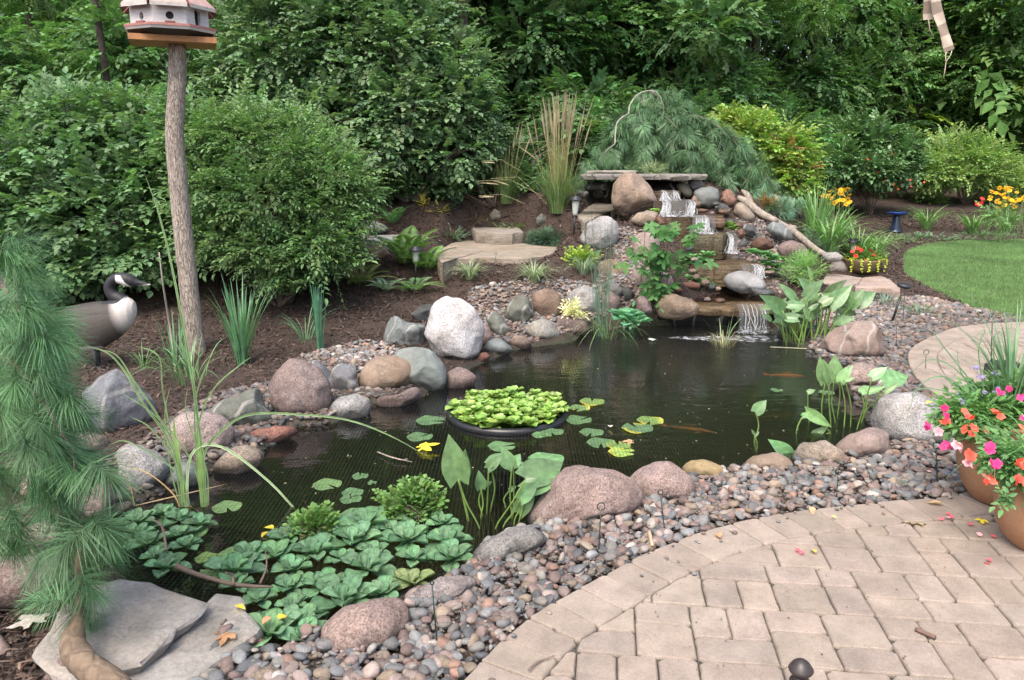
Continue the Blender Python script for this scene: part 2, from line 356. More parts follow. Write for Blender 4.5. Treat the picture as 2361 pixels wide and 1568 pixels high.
ZS1 = slabz(*z5(300, 270), z5(0, 300)[1]); ZS2 = slabz(*z5(1150, 372), z5(0, 388)[1]); ZS3 = slabz(*zf(300, 600), zf(0, 640)[1]); ZS4 = slabz(*z6(1300, 595), z6(0, 640)[1])
PADS = []
for z_, f_, pts in [(ZS1, z5, [(60,215),(300,200),(600,200),(615,250),(300,285),(80,272)]), (ZS2, z5, [(630,345),(760,262),(900,240),(1180,238),(1320,262),(1500,280),(1490,345),(1300,380),(700,400)]), (ZS3, zf, [(120,565),(300,440),(520,470),(600,540),(590,600),(500,660),(200,650)]), (ZS4, z6, [(920,560),(1000,470),(1380,485),(1530,575),(1510,610),(1200,590)])]:
    PADS.append((np.array([onz(*f_(*p), z_)[:2] for p in pts]), z_))
_H1 = H
def H(P):
    P = np.atleast_2d(P)[:, :2]; z = _H1(P)
    for poly, z_ in PADS:
        ins = inpoly(P, poly); d = dpoly(P, poly); lim = z_ - .07 + np.where(ins, 0, d * 1.6); z = np.where(z > lim, lim, z)
    return z
# ================================================================== ground sheet
def axis(lo, hi, f0, f1, step):
    a = list(np.arange(f0, f1, step)); s = step; x = f1
    while x < hi: a.append(x); s *= 1.25; x += s
    a.append(hi); s = step; x = f0 - s
    b = []
    while x > lo: b.append(x); s *= 1.25; x -= s
    b.append(lo); return np.array(b[::-1] + a)
xs = axis(-300, 300, -4.6, 6.2, .05); ys = axis(-60, 600, 1.2, 12.2, .05)
X, Y = np.meshgrid(xs, ys); P = np.stack([X.ravel(), Y.ravel()], 1); Z = H(P)
inp = inpoly(P, POND); band = np.zeros(len(P), bool)
for b in BANDS: band |= inpoly(P, b)
Z += np.where(inp | (P[:, 0] > 3.5) & (P[:, 1] < 9), 0, 1) * np.array([mnoise.noise((x * 2.2, y * 2.2, 0)) * .025 if abs(x) < 12 and y < 20 else 0 for x, y in P])
ins_pat = inpoly(P, PATIO) | inpoly(P, LAWN); Z = np.where(ins_pat, -0.04, Z)
cc = np.tile([.045, .030, .024], (len(P), 1)); cc[band] = [.10, .075, .062]; cc[inp] = [.040, .046, .026]; cc[ins_pat] = [.09, .08, .06]
nx, ny = len(xs), len(ys)
idx = (np.arange(ny - 1)[:, None] * nx + np.arange(nx - 1)[None]).ravel()
mb = MB(); mb.add(np.stack([P[:, 0], P[:, 1], Z], 1), np.stack([idx, idx + 1, idx + nx + 1, idx + nx], 1).ravel(), np.full(len(idx), 4), cc)
k = NT('soil'); n1 = k.noise(60, 6, .75, k.obj()); n2 = k.noise(7, 4, .6, k.obj())
c = k.mix(1, k.mix(1, k.col(), k.ramp(n1, [(.3, .45), (.7, 1.7)]), 'MULTIPLY'), k.ramp(n2, [(.3, .7), (.7, 1.3)]), 'MULTIPLY')
k.l(c, k.b.inputs['Base Color']); k.b.inputs['Roughness'].default_value = .95; k.l(k.bump(n1, .8, .02), k.b.inputs['Normal']); M['soil'] = k.m
tag(obj('ground', mb, M['soil']), kind='structure')
# ================================================================== pond water
def offset_poly(poly, d):
    poly = np.array(poly); n = len(poly); out = []
    ar = 0.5 * sum(poly[i][0] * poly[(i + 1) % n][1] - poly[(i + 1) % n][0] * poly[i][1] for i in range(n)); s = 1 if ar > 0 else -1
    for i in range(n):
        a = poly[i] - poly[i - 1]; b = poly[(i + 1) % n] - poly[i]
        na = np.array([a[1], -a[0]]) / (np.linalg.norm(a) + 1e-9); nb = np.array([b[1], -b[0]]) / (np.linalg.norm(b) + 1e-9)
        v = na + nb; v /= (np.linalg.norm(v) + 1e-9); out.append(poly[i] + v * d * s)
    return np.array(out)
WP = offset_poly(POND, .06)
if 0.5 * sum(WP[i][0] * WP[(i + 1) % len(WP)][1] - WP[(i + 1) % len(WP)][0] * WP[i][1] for i in range(len(WP))) < 0: WP = WP[::-1]
mb = MB(); mb.faces([(x, y, WATER_Z) for x, y in WP], [tuple(range(len(WP)))] )
k = NT('pond_water'); o = k.obj(); k.t.nodes.remove(k.b)
gl = k.n('ShaderNodeBsdfGlossy'); gl.inputs['Roughness'].default_value = .015; gl.inputs['Color'].default_value = (.95, .97, 1, 1)
tp = k.n('ShaderNodeBsdfTransparent'); tp.inputs['Color'].default_value = (.58, .52, .36, 1)
fr = k.n('ShaderNodeFresnel'); fr.inputs['IOR'].default_value = 1.68
mp = k.n('ShaderNodeMapping'); mp.inputs['Scale'].default_value = (1, 2.6, 1); k.l(o, mp.inputs['Vector'])
bb = k.bump(k.noise(3.5, 3, .5, mp.outputs[0]), .14, .03); bb = k.bump(k.noise(14, 2, .5, mp.outputs[0]), .035, .012, bb)
# livelier near the fall
fx, fy = at(1720, 760, 7.9)[:2]
dist = k.n('ShaderNodeVectorMath', operation='DISTANCE'); k.l(o, dist.inputs[0]); dist.inputs[1].default_value = (fx, fy, WATER_Z)
mr = k.n('ShaderNodeMapRange'); mr.inputs[1].default_value = .3; mr.inputs[2].default_value = 2.2; mr.inputs[3].default_value = .5; mr.inputs[4].default_value = 0.0; k.l(dist.outputs['Value'], mr.inputs[0])
b3 = k.n('ShaderNodeBump'); b3.inputs['Distance'].default_value = .03; k.l(mr.outputs[0], b3.inputs['Strength']); k.l(k.noise(11, 4, .6, mp.outputs[0]), b3.inputs['Height']); k.l(bb, b3.inputs['Normal'])
k.l(b3.outputs[0], gl.inputs['Normal']); k.l(b3.outputs[0], fr.inputs['Normal'])
mx = k.n('ShaderNodeMixShader'); k.l(fr.outputs[0], mx.inputs[0]); k.l(tp.outputs[0], mx.inputs[1]); k.l(gl.outputs[0], mx.inputs[2]); k.l(mx.outputs[0], k.out.inputs[0]); M['water'] = k.m
tag(obj('pond_water', mb, M['water']), kind='structure')
# pond net: fine black threads lying just over the water
mb = MB()
NP = offset_poly(POND, .35); keep = NP
def netz(x, y): return max(WATER_Z + .022 + .018 * math.sin(x * 2.1 + y) * math.sin(y * 1.7), -9)
sp = .022
def threads(axis_i):
    lo, hi = NP[:, axis_i].min(), NP[:, axis_i].max(); olo, ohi = NP[:, 1 - axis_i].min(), NP[:, 1 - axis_i].max()
    for a in np.arange(lo, hi, sp):
        t = np.arange(olo, ohi, .11); Q = np.zeros((len(t), 2)); Q[:, axis_i] = a; Q[:, 1 - axis_i] = t
        Q2 = Q.copy(); Q2[:, 0] += .35 * 0; 
        ins = inpoly(Q, NP); hh = H(Q); zn = WATER_Z + .022 + .016 * np.sin(Q[:, 0] * 2.1 + Q[:, 1]) * np.sin(Q[:, 1] * 1.7)
        z = np.maximum(zn, hh + .03)
        wd = .0008
        off = np.zeros(3); off[axis_i] = wd
        V = np.concatenate([np.c_[Q, z] - off, np.c_[Q, z] + off]); n = len(t)
        i = np.nonzero(ins[:-1] & ins[1:] & (z[:-1] < .05) & (z[1:] < .05))[0]
        if len(i): mb.add(V, np.stack([i, i + 1, i + 1 + n, i + n], 1).ravel(), np.full(len(i), 4), (.018, .020, .020))
threads(0); threads(1)
tag(obj('pond_net', mb, M['plain']), 'fine black plastic net stretched over the whole pond surface', 'net')
# ================================================================== patio of concrete pavers
PC = np.array([.285, .238, .200])
def clip_half(poly, p, n):   # keep side where (q-p).n <= 0
    out = []
    for i in range(len(poly)):
        a, b = poly[i], poly[(i + 1) % len(poly)]; da, db = (a - p) @ n, (b - p) @ n
        if da <= 0: out.append(a)
        if da * db < 0: out.append(a + (b - a) * da / (da - db))
    return out
def paver(mb, poly, z=0.012, gap=.0022, col=PC):
    poly = np.array(poly); n = len(poly)
    if n < 3: return
    ar = 0.5 * sum(poly[i][0] * poly[(i + 1) % n][1] - poly[(i + 1) % n][0] * poly[i][1] for i in range(n))
    if abs(ar) < .0012: return
    if ar < 0: poly = poly[::-1]
    # soften corners + worn edge
    pts = []
    for i in range(n):
        a, b, c = poly[i - 1], poly[i], poly[(i + 1) % n]
        la, lc = np.linalg.norm(a - b), np.linalg.norm(c - b); r = min(random.uniform(.006, .022), la * .3, lc * .3)
        pts.append(b + (a - b) / (la + 1e-9) * r); pts.append(b + (c - b) / (lc + 1e-9) * r)
    q = []
    for i in range(len(pts)):
        a, b = pts[i], pts[(i + 1) % len(pts)]; q.append(a)
        if np.linalg.norm(b - a) > .06:
            for t in (.33, .66): q.append(a + (b - a) * t)
    q = np.array(q); q = q + rng.normal(0, .0011, q.shape); m = len(q); cen = q.mean(0)
    def inset(d):
        dv = q - cen; L = np.linalg.norm(dv, axis=1, keepdims=True); return q - dv / (L + 1e-9) * d
    zz_ = z + random.uniform(-.0025, .0025); tx, ty = rng.normal(0, .006, 2)
    def tilt(p, h): return [(x, y, h + (x - cen[0]) * tx + (y - cen[1]) * ty) for x, y in p]
    V = tilt(inset(gap + .008), zz_) + tilt(inset(gap + .003), zz_ - .004) + tilt(inset(gap), zz_ - .011) + tilt(inset(gap), zz_ - .05)
    F = [tuple(range(m))] + [(r * m + i, (r + 1) * m + i, (r + 1) * m + (i + 1) % m, r * m + (i + 1) % m) for r in range(3) for i in range(m)]
    cl = col * random.uniform(.88, 1.07) * np.array([random.uniform(.985, 1.015), 1, random.uniform(.975, 1.025)])
    mb.faces(V, F, cl)
mb = MB()
# border course, following the kerb line
seg = np.linalg.norm(np.diff(EDGE, axis=0), axis=1); S = np.concatenate([[0], np.cumsum(seg)])
def epos(s): return np.array([np.interp(s, S, EDGE[:, 0]), np.interp(s, S, EDGE[:, 1])])
def etan(s): t = epos(s + .08) - epos(s - .08); return t / (np.linalg.norm(t) + 1e-9)
BW = .235
def enrm(s): t = etan(s); return np.array([t[1], -t[0]])   # into the patio
s = 0.0
while s < S[-1] - .2:
    L = random.choice([.152, .152, .16, .19]); a, b = s, s + L
    paver(mb, [epos(a), epos(b), epos(b) + enrm(b) * BW, epos(a) + enrm(a) * BW]); s += L
INNER = np.array([epos(s) + enrm(s) * BW for s in np.arange(0, S[-1], .05)])
# field
ang = R(-7); ca, sa = math.cos(ang), math.sin(ang); U_ = .070
def w2(i, j): x, y = i * U_, j * U_; return np.array([x * ca - y * sa, x * sa + y * ca])
IN_POLY = np.vstack([INNER, [(12, 8.3), (14, 4), (12, -1), (-1.0, -1)]])
i0, i1 = -30, 190
for band_i in range(-6, 30):
    j0 = band_i * 5; i = i0 + random.choice([0, 1, 2, 3])
    while i < i1:
        wd = random.choice([3, 3, 2, 3, 4]); f = random.random() < .5
        if wd == 4: parts = [(0, 0, 2, 3), (2, 0, 2, 3), (0, 3, 4, 2)] if f else [(0, 0, 4, 2), (0, 2, 2, 3), (2, 2, 2, 3)]
        else: parts = [(0, 0, wd, 3), (0, 3, wd, 2)] if f else [(0, 0, wd, 2), (0, 2, wd, 3)]
        for a, b, ww, hh in parts:
            poly = [w2(i + a, j0 + b), w2(i + a + ww, j0 + b), w2(i + a + ww, j0 + b + hh), w2(i + a, j0 + b + hh)]
            cen = np.mean(poly, 0)
            if not (-1.2 < cen[0] < 9 and 1.2 < cen[1] < 9): continue
            d = np.linalg.norm(INNER - cen, axis=1); kx = d.argmin(); inside = inpoly(np.array([cen]), IN_POLY)[0]
            if d[kx] < .3:
                t = INNER[min(kx + 1, len(INNER) - 1)] - INNER[max(kx - 1, 0)]; t /= np.linalg.norm(t); n = -np.array([t[1], -t[0]])
                poly = clip_half([np.array(p) for p in poly], INNER[kx], n)
            elif not inside: continue
            paver(mb, poly)
        i += wd
k = NT('paver'); o = k.obj(); n1 = k.noise(350, 2, .7, o); n2 = k.noise(7, 5, .6, o); n3 = k.noise(60, 4, .7, o)
c = k.mix(1, k.col(), k.ramp(n1, [(.33, .8), (.5, 1), (.68, 1.28)]), 'MULTIPLY'); c = k.mix(1, c, k.ramp(n2, [(.3, .76), (.7, 1.14)]), 'MULTIPLY'); c = k.mix(1, c, k.ramp(n3, [(.28, .86), (.6, 1.04)]), 'MULTIPLY')
k.l(c, k.b.inputs['Base Color']); k.b.inputs['Roughness'].default_value = .9; k.l(k.bump(n3, .35, .004, k.bump(n1, .35, .002)), k.b.inputs['Normal']); M['paver'] = k.m
tag(obj('patio_paving', mb, M['paver'], smooth=False), kind='structure')
mb = MB(); mb.faces([(x, y, -.004) for x, y in PATIO], [tuple(range(len(PATIO)))], (.075, .07, .058))
tag(obj('joint_sand', mb, M['soil']), kind='structure')
# ================================================================== lawn
mb = MB(); mb.faces([(x, y, -.015) for x, y in LAWN], [tuple(range(len(LAWN)))], (.09, .13, .045))
tag(obj('lawn', mb, M['soil']), kind='structure')
vis = np.array([P_ for P_ in rng.uniform([5, 8], [15, 19], (230000, 2))]); vis = vis[inpoly(vis, LAWN)]
sc_ = vis[:, 0] / vis[:, 1]; vis = vis[(sc_ < .69)]
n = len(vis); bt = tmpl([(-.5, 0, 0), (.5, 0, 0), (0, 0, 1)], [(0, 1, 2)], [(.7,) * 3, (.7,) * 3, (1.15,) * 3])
d = rv(n); d[:, 2] = 0; up = np.stack([d[:, 0] * .5, d[:, 1] * .5, np.ones(n)], 1); h = rng.uniform(.03, .055, n)
Mx = np.stack([np.stack([rng.uniform(.005, .009, n), np.zeros(n), np.zeros(n)], 1), np.tile([0, 1e-3, 0], (n, 1)), up * h[:, None]], -1)
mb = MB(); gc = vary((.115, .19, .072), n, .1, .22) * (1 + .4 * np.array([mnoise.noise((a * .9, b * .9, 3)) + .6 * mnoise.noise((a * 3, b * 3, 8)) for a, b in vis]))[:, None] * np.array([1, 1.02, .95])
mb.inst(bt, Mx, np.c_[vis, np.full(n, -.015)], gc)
tag(obj('lawn_grass', mb, M['blade']), 'mown green lawn beyond the paved circle', 'grass', kind='stuff')
# ================================================================== shredded mulch
Q = rng.uniform([-5.2, 4.2], [9.5, 13], (150000, 2)); Q2 = rng.uniform([6, 13], [14, 22], (16000, 2)); Q3 = rng.uniform([-2.6, 1.8], [-.6, 3.6], (9000, 2)); Q = np.vstack([Q, Q2, Q3])
okk = ~inpoly(Q, offset_poly(POND, .05)) & ~inpoly(Q, LAWN) & ~inpoly(Q, PATIO) & (np.abs(Q[:, 0]) < Q[:, 1] * .69 + .3)
for b in BANDS: okk &= ~inpoly(Q, b)
okk &= ~((Q[:, 1] > 9.5) & (rng.random(len(Q)) < .35)); Q = Q[okk]; n = len(Q)
chip = tmpl([(-.5,-.5,0),(.5,-.35,.1),(.45,.4,0),(-.45,.5,.15),(0,0,.5)], [(0,1,4),(1,2,4),(2,3,4),(3,0,4)])
x = rv(n); x[:, 2] *= .35; z = np.tile([0, 0, 1.], (n, 1)) + rv(n) * .5; Fm = frame(x, z)
far = 1 + np.clip(Q[:, 1] - 7, 0, 10) * .12
Sc = np.stack([rng.uniform(.02, .065, n) * far, rng.uniform(.005, .014, n) * far, rng.uniform(.004, .009, n)], 1)
pal = np.array([(.085,.052,.040),(.14,.09,.07),(.05,.032,.025),(.03,.021,.018),(.21,.145,.11),(.085,.044,.032)]); cl = pal[rng.choice(6, n, p=[.3,.14,.24,.16,.05,.11])] * rng.uniform(.65, 1.1, (n, 1)) * np.array([.95, 1, 1.02])
mb = MB(); mb.inst(chip, Fm * Sc[:, None, :], np.c_[Q, H(Q) + rng.uniform(.0, .018, n)], cl)
tag(obj('bark_mulch', mb, M['plain'], smooth=False), 'loose brown shredded bark mulch covering the planting beds', 'mulch', kind='stuff')
# ================================================================== boulders
def resample(poly, n=64):
    poly = np.array(poly, float); c = (poly.max(0) + poly.min(0)) / 2
    A = np.linspace(0, 2 * math.pi, n, endpoint=False); out = np.zeros(n)
    for i, a in enumerate(A):
        d = np.array([math.cos(a), math.sin(a)]); best = 0
        for j in range(len(poly)):
            p, q = poly[j] - c, poly[(j + 1) % len(poly)] - c; e = q - p; den = d[0] * e[1] - d[1] * e[0]
            if abs(den) < 1e-9: continue
            t = (p[0] * e[1] - p[1] * e[0]) / den; u = (p[0] * d[1] - p[1] * d[0]) / den
            if t > 0 and -1e-6 <= u <= 1 + 1e-6: best = max(best, t)
        out[i] = best
    for _ in range(2): out = (np.roll(out, 1) + 2 * out + np.roll(out, -1)) / 4
    return c, out
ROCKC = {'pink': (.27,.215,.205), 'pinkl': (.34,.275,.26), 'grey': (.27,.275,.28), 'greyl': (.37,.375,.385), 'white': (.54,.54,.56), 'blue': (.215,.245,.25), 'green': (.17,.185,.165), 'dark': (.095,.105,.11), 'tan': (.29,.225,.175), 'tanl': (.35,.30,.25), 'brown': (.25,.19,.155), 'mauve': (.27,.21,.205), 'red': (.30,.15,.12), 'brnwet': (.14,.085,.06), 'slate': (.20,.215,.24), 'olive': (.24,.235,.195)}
def rock(poly, label, colr, mat='rock', Y=None, flat=.46, ang=0, name='boulder', seed=None, dz=0, rough=1.0, group=None, drop=.0):
    c, Rr = resample(poly); poly = np.array(poly, float); yb = poly[:, 1].max(); hpx = yb - poly[:, 1].min(); wpx = poly[:, 0].max() - poly[:, 0].min()
    sub = 5 if wpx > 90 else 4 if wpx > 30 else 3
    if Y is None:
        g = ground(c[0], yb - .12 * hpx); th = flat * (wpx + hpx) / 2 * upx(g[1], c[1]); Y = g[1] + th * .75
    u = upx(Y, c[1]); cen = at(c[0], c[1], Y); th = flat * (wpx + hpx) / 2 * u
    d = ray(*c); d = d / np.linalg.norm(d); right = np.array([1, 0, 0]) - d * d[0]; right /= np.linalg.norm(right); up = np.cross(right, d)
    v, f = ICO[sub]; rs = np.random.default_rng(seed if seed is not None else int(abs(c[0] * 7 + c[1] * 13)))
    off = rs.uniform(-50, 50, 3); vv = v.copy()
    # local: a=right, b=up, g=towards camera
    if ang:
        for _ in range(int(ang)):
            n_ = rs.normal(size=3); n_ /= np.linalg.norm(n_); n_[2] = abs(n_[2]); o_ = rs.uniform(.74, .92); s_ = vv @ n_; vv = vv - np.outer(np.maximum(s_ - o_, 0), n_) * .96
    else:
        for _ in range(3):
            n_ = rs.normal(size=3); n_ /= np.linalg.norm(n_); n_[2] = abs(n_[2]); s_ = vv @ n_; vv = vv - np.outer(np.maximum(s_ - rs.uniform(.8, .95), 0), n_) * .8
    amp = (.085 if ang else .06) * rough
    dn = np.array([mnoise.fractal(Vector(p * 1.6 + off), 1.0, 2.0, 4) for p in v]); dn2 = np.array([mnoise.noise(Vector(p * 6 + off)) for p in v]) if sub > 3 else 0
    vv = vv * (1 + amp * dn + amp * .25 * dn2)[:, None]
    phi = np.arctan2(-vv[:, 1], vv[:, 0]) % (2 * math.pi); rr = np.interp(phi, np.linspace(0, 2 * math.pi, 65), np.append(Rr, Rr[0]))
    # superellipse-ish fullness in depth
    W3 = np.outer(vv[:, 0] * rr * u, right) + np.outer(vv[:, 1] * rr * u, up) - np.outer(vv[:, 2] * th, d)
    base = np.array(ROCKC[colr] if isinstance(colr, str) else colr); mbk = MB(); 
    cl = np.tile(base, (len(v), 1)) * (1 + .12 * dn[:, None])
    mbk.add(W3 + cen + np.array([0, 0, dz]), f.ravel(), np.full(len(f), 3), cl)
    o = obj(name, mbk, M[mat], None, tuple(cen + np.array([0, 0, dz])))
    return tag(o, label, 'rock', group)
def slab(poly, ztop, thick, label, colr, mat='flag', name='flagstone', jit=.012, world=False, cat='rock', under=0.0, seed=3):
    pts = np.array(poly) if world else np.array([onz(x, y, ztop)[:2] for x, y in poly])
    rs = np.random.default_rng(seed); q = []
    for i in range(len(pts)):
        a, b = pts[i], pts[(i + 1) % len(pts)]; m = max(1, int(np.linalg.norm(b - a) / .045))
        for j in range(m): q.append(a + (b - a) * j / m)
    q = np.array(q); ph = rs.uniform(0, 9); q = q + np.array([[mnoise.noise((x * 9, y * 9, ph)), mnoise.noise((x * 9, y * 9, ph + 7))] for x, y in q]) * jit * 2.2
    n = len(q); c = q.mean(0); rings = []
    def ring(s, z, jz=0, jx=0):
        dv = q - c; L = np.linalg.norm(dv, axis=1, keepdims=True); p = q - dv / (L + 1e-9) * s
        return [(x + rs.normal(0, jx), y + rs.normal(0, jx), z + jz * mnoise.noise((x * 5, y * 5, ph))) for x, y in p]
    V = ring(.02, ztop, .01) + ring(.004, ztop - .007, .012, .001) + ring(-.004, ztop - thick * .35, .02, .004) + ring(.004, ztop - thick * .7, .02, .005) + ring(.02 + under, ztop - thick)
    # undulating top: concentric rings to the centre
    T = []
    for s_ in (.75, .5, .25): T += [(c[0] + (x - c[0]) * s_, c[1] + (y - c[1]) * s_, ztop + .016 * mnoise.noise((x * 3 * s_, y * 3 * s_, ph))) for x, y in q]
    V = V + T + [(c[0], c[1], ztop)]
    F = [(r * n + i, (r + 1) * n + i, (r + 1) * n + (i + 1) % n, r * n + (i + 1) % n) for r in range(4) for i in range(n)]
    o5 = 5 * n
    F += [(o5 + i, i, (i + 1) % n, o5 + (i + 1) % n) for i in range(n)]
    F += [(o5 + (r + 1) * n + i, o5 + r * n + i, o5 + r * n + (i + 1) % n, o5 + (r + 1) * n + (i + 1) % n) for r in range(2) for i in range(n)]
    F += [(o5 + 2 * n + i, o5 + 2 * n + (i + 1) % n, o5 + 3 * n) for i in range(n)] + [tuple(4 * n + i for i in range(n))[::-1]]
    F = [tuple(a for a in f_) for f_ in F]
    mbk = MB(); mbk.faces(V, F, ROCKC[colr] if isinstance(colr, str) else colr)
    me = mbk.mesh(name, (c[0], c[1], ztop)); bm = bmesh.new(); bm.from_mesh(me); bmesh.ops.recalc_face_normals(bm, faces=bm.faces); bm.to_mesh(me); bm.free()
    for p in me.polygons: p.use_smooth = True
    try: me.set_sharp_from_angle(angle=R(38))
    except Exception: pass
    me.materials.append(M[mat]); o = bpy.data.objects.new(name, me); COL.objects.link(o); o.location = (c[0], c[1], ztop); o['_o'] = [float(c[0]), float(c[1]), float(ztop)]
    return tag(o, label, cat)
# ---- left shore
rock(zz(z4, [(1870,1200),(1920,1110),(2000,1065),(2100,1080),(2200,1130),(2280,1230),(2300,1330),(2290,1440),(2200,1490),(2080,1500),(1950,1480),(1890,1390),(1865,1280)]), 'large domed speckled boulder with a pale diagonal band, left shore', 'pink')
rock([(712,832),(735,832),(765,860),(790,890),(795,915),(775,912),(745,890),(722,862)], 'narrow dark slate wedge leaning behind the domed speckled boulder', 'slate', 'rock_fine', ang=5)
rock([(765,850),(790,838),(822,842),(828,858),(820,872),(828,890),(822,908),(800,915),(775,905),(763,880)], 'blue grey angular rock left of the tan loaf-shaped boulder', 'slate', 'rock_fine', ang=7)
rock(zz(z4, [(1480,1400),(1600,1310),(1780,1262),(1820,1340),(1880,1470),(1860,1540),(1760,1580),(1560,1580),(1470,1490)]), 'grey green angular rock behind the pale rounded shore boulder', 'green', 'rock_fine', ang=6)
rock(zz(z4, [(590,1260),(680,1150),(780,1130),(880,1180),(960,1260),(1050,1370),(1050,1470),(1000,1580),(860,1620),(650,1620),(560,1480)]), 'large slate grey angular boulder under the goose', 'slate', 'rock_fine', ang=8)
rock([(385,990),(410,955),(460,945),(510,958),(540,990),(535,1030),(500,1052),(440,1060),(400,1045)], 'pale pinkish rounded boulder behind the variegated blades', 'pinkl')
rock(zz(z7, [(740,130),(800,85),(870,80),(950,120),(1050,190),(1058,240),(1030,320),(960,370),(860,400),(800,370),(750,280)]), 'pale granite boulder beside the pine tuft on the left shore', 'greyl')
rock(zz(z7, [(1340,230),(1400,160),(1460,95),(1560,85),(1640,110),(1672,160),(1620,220),(1500,290),(1400,285)]), 'flat oval tan grey stone dipping into the water, left shore', 'tanl', flat=.4)
rock(zz(z7, [(1040,340),(1100,220),(1190,180),(1240,200),(1270,270),(1240,345),(1150,385),(1080,375)]), 'small blue grey jagged rock behind the variegated iris stems', 'blue', 'rock_fine', ang=7)
rock([(565,1008),(590,990),(640,982),(680,985),(684,1000),(650,1018),(620,1030),(585,1032)], 'low reddish rock at the waterline below the domed speckled boulder', 'red', ang=4, flat=.4)
rock([(165,1000),(200,995),(240,1005),(250,1030),(235,1050),(190,1050),(165,1030)], 'pinkish rock half hidden behind the pine branch', 'pinkl')
rock([(48,1110),(65,1100),(85,1110),(88,1145),(70,1160),(52,1145)], 'small pale rock seen through the pine needles', 'pinkl')
rock([(205,1130),(235,1105),(262,1120),(265,1150),(240,1210),(210,1215),(198,1170)], 'tall mauve rock beside the pine branch at the water', 'mauve', ang=4)
rock([(240,1185),(270,1160),(300,1155),(300,1172),(270,1190),(245,1205)], 'flat tan stone at the left waterline', 'tanl', flat=.3)
rock([(262,1130),(285,1128),(292,1145),(280,1162),(262,1160)], 'small dark blue stone at the left waterline', 'slate', 'rock_fine')
rock([(60,1215),(100,1200),(150,1205),(170,1235),(160,1265),(100,1270),(60,1250)], 'pale pink boulder behind the low pine tuft', 'pinkl')
rock([(-60,1330),(-10,1287),(90,1283),(155,1298),(172,1340),(145,1395),(60,1415),(-50,1412)], 'wide mauve grey boulder behind the big flagstone at the left edge', 'mauve', flat=.42)
# ---- centre shore
rock(zz(z5, [(-90,1440),(-60,1370),(0,1320),(110,1310),(190,1345),(208,1400),(190,1460),(100,1505),(-40,1505)]), 'speckled pale grey boulder at the waterline below the blue grey angular rock', 'greyl')
rock(zz(z5, [(250,1330),(400,1310),(520,1245),(550,1290),(530,1350),(430,1405),(330,1418),(240,1395)]), 'low mauve boulder beneath the tan loaf-shaped boulder', 'mauve', flat=.4)
rock(zz(z5, [(250,1050),(380,1045),(480,1065),(525,1130),(520,1200),(480,1280),(330,1305),(170,1315),(130,1250),(120,1180),(170,1110)]), 'tan loaf-shaped boulder with a grey patch on the left shore', 'tan', 'rock_smooth')
rock(zz(z5, [(370,1010),(450,985),(560,988),(640,1020),(700,1090),(738,1160),(735,1250),(690,1292),(600,1300),(520,1280),(400,1200),(360,1100)]), 'smooth blue green rounded boulder beside the tan boulder', (.235,.275,.27), 'rock_smooth')
rock(zz(z5, [(740,1150),(800,1125),(870,1135),(940,1190),(920,1250),(850,1290),(740,1290),(715,1230)]), 'low pink granite boulder between the blue green boulder and the floating ring', 'pink')
rock(zz(z5, [(380,765),(440,800),(520,820),(600,830),(605,880),(560,960),(530,990),(420,1000),(330,1000),(288,930),(310,840),(350,775)]), 'grey green pointed boulder left of the white boulder', 'blue', 'rock_fine', ang=7)
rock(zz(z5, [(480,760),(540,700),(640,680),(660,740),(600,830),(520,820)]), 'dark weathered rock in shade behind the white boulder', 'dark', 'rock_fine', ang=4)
rock(zz(z5, [(960,830),(990,820),(1030,860),(1038,920),(1000,990),(960,1000)]), 'pinkish rock tucked behind the right side of the white boulder', 'mauve')
rock(zz(z5, [(930,1080),(960,1025),(1000,1020),(1035,1050),(1000,1080),(940,1105)]), 'low reddish stone at the foot of the white boulder', 'red', flat=.4)
rock(zz(z5, [(765,618),(850,640),(930,740),(975,830),(985,930),(950,1060),(890,1138),(810,1130),(700,1085),(620,1000),(570,930),(590,830),(625,700),(690,635)]), 'tallest near-white granite boulder on the far shore', 'white', ang=3, flat=.42)
rock(zz(z5, [(995,780),(1060,735),(1110,765),(1165,860),(1172,910),(1140,935),(1080,925),(1030,850)]), 'dark green grey rock right of the white boulder', 'green', 'rock_fine')
rock(zz(z5, [(1165,670),(1230,615),(1285,640),(1320,700),(1337,770),(1300,830),(1220,865),(1160,820),(1125,740)]), 'dark angular rock stacked above two shore stones', 'green', 'rock_fine', ang=6)
rock(zz(z5, [(1325,620),(1400,580),(1470,585),(1520,630),(1540,700),(1515,770),(1450,805),(1380,780),(1320,710)]), 'round speckled brown boulder, top of the centre shore stack', 'brown')
rock(zz(z5, [(980,1000),(1020,940),(1080,918),(1150,960),(1195,1005),(1140,1038),(1050,1045)]), 'flat blue grey stone at the waterline right of the white boulder', 'blue', 'rock_smooth', flat=.4)
rock(zz(z5, [(1155,945),(1200,900),(1270,905),(1322,960),(1290,1002),(1220,1014),(1165,990)]), 'small oval brown stone between two waterline stones', 'brown', flat=.45)
rock(zz(z5, [(1275,880),(1320,805),(1400,787),(1470,815),(1518,890),(1490,938),(1400,954),(1320,942)]), 'pale speckled oval boulder at the waterline below the brown boulder', (.37,.365,.34))
rock(zz(z5, [(1500,775),(1560,765),(1690,790),(1708,840),(1698,902),(1640,908),(1530,885),(1485,830)]), 'squarish mauve boulder beside the rush clump', 'mauve', ang=4)
rock(zz(z5, [(1550,650),(1600,575),(1680,555),(1745,580),(1795,640),(1775,720),(1700,775),(1600,765),(1545,710)]), 'pale grey boulder behind the rushes and dry leaves', 'greyl')
rock(zz(z5, [(1800,640),(1860,600),(1930,640),(1930,700),(1880,760),(1800,740)]), 'pinkish boulder behind the rush clump at the waterline', 'mauve')
rock(zz(z5, [(1930,580),(1990,560),(2030,600),(2010,680),(1950,690)]), 'dark rock between the rushes and the maple sapling', 'dark', 'rock_fine', ang=4)
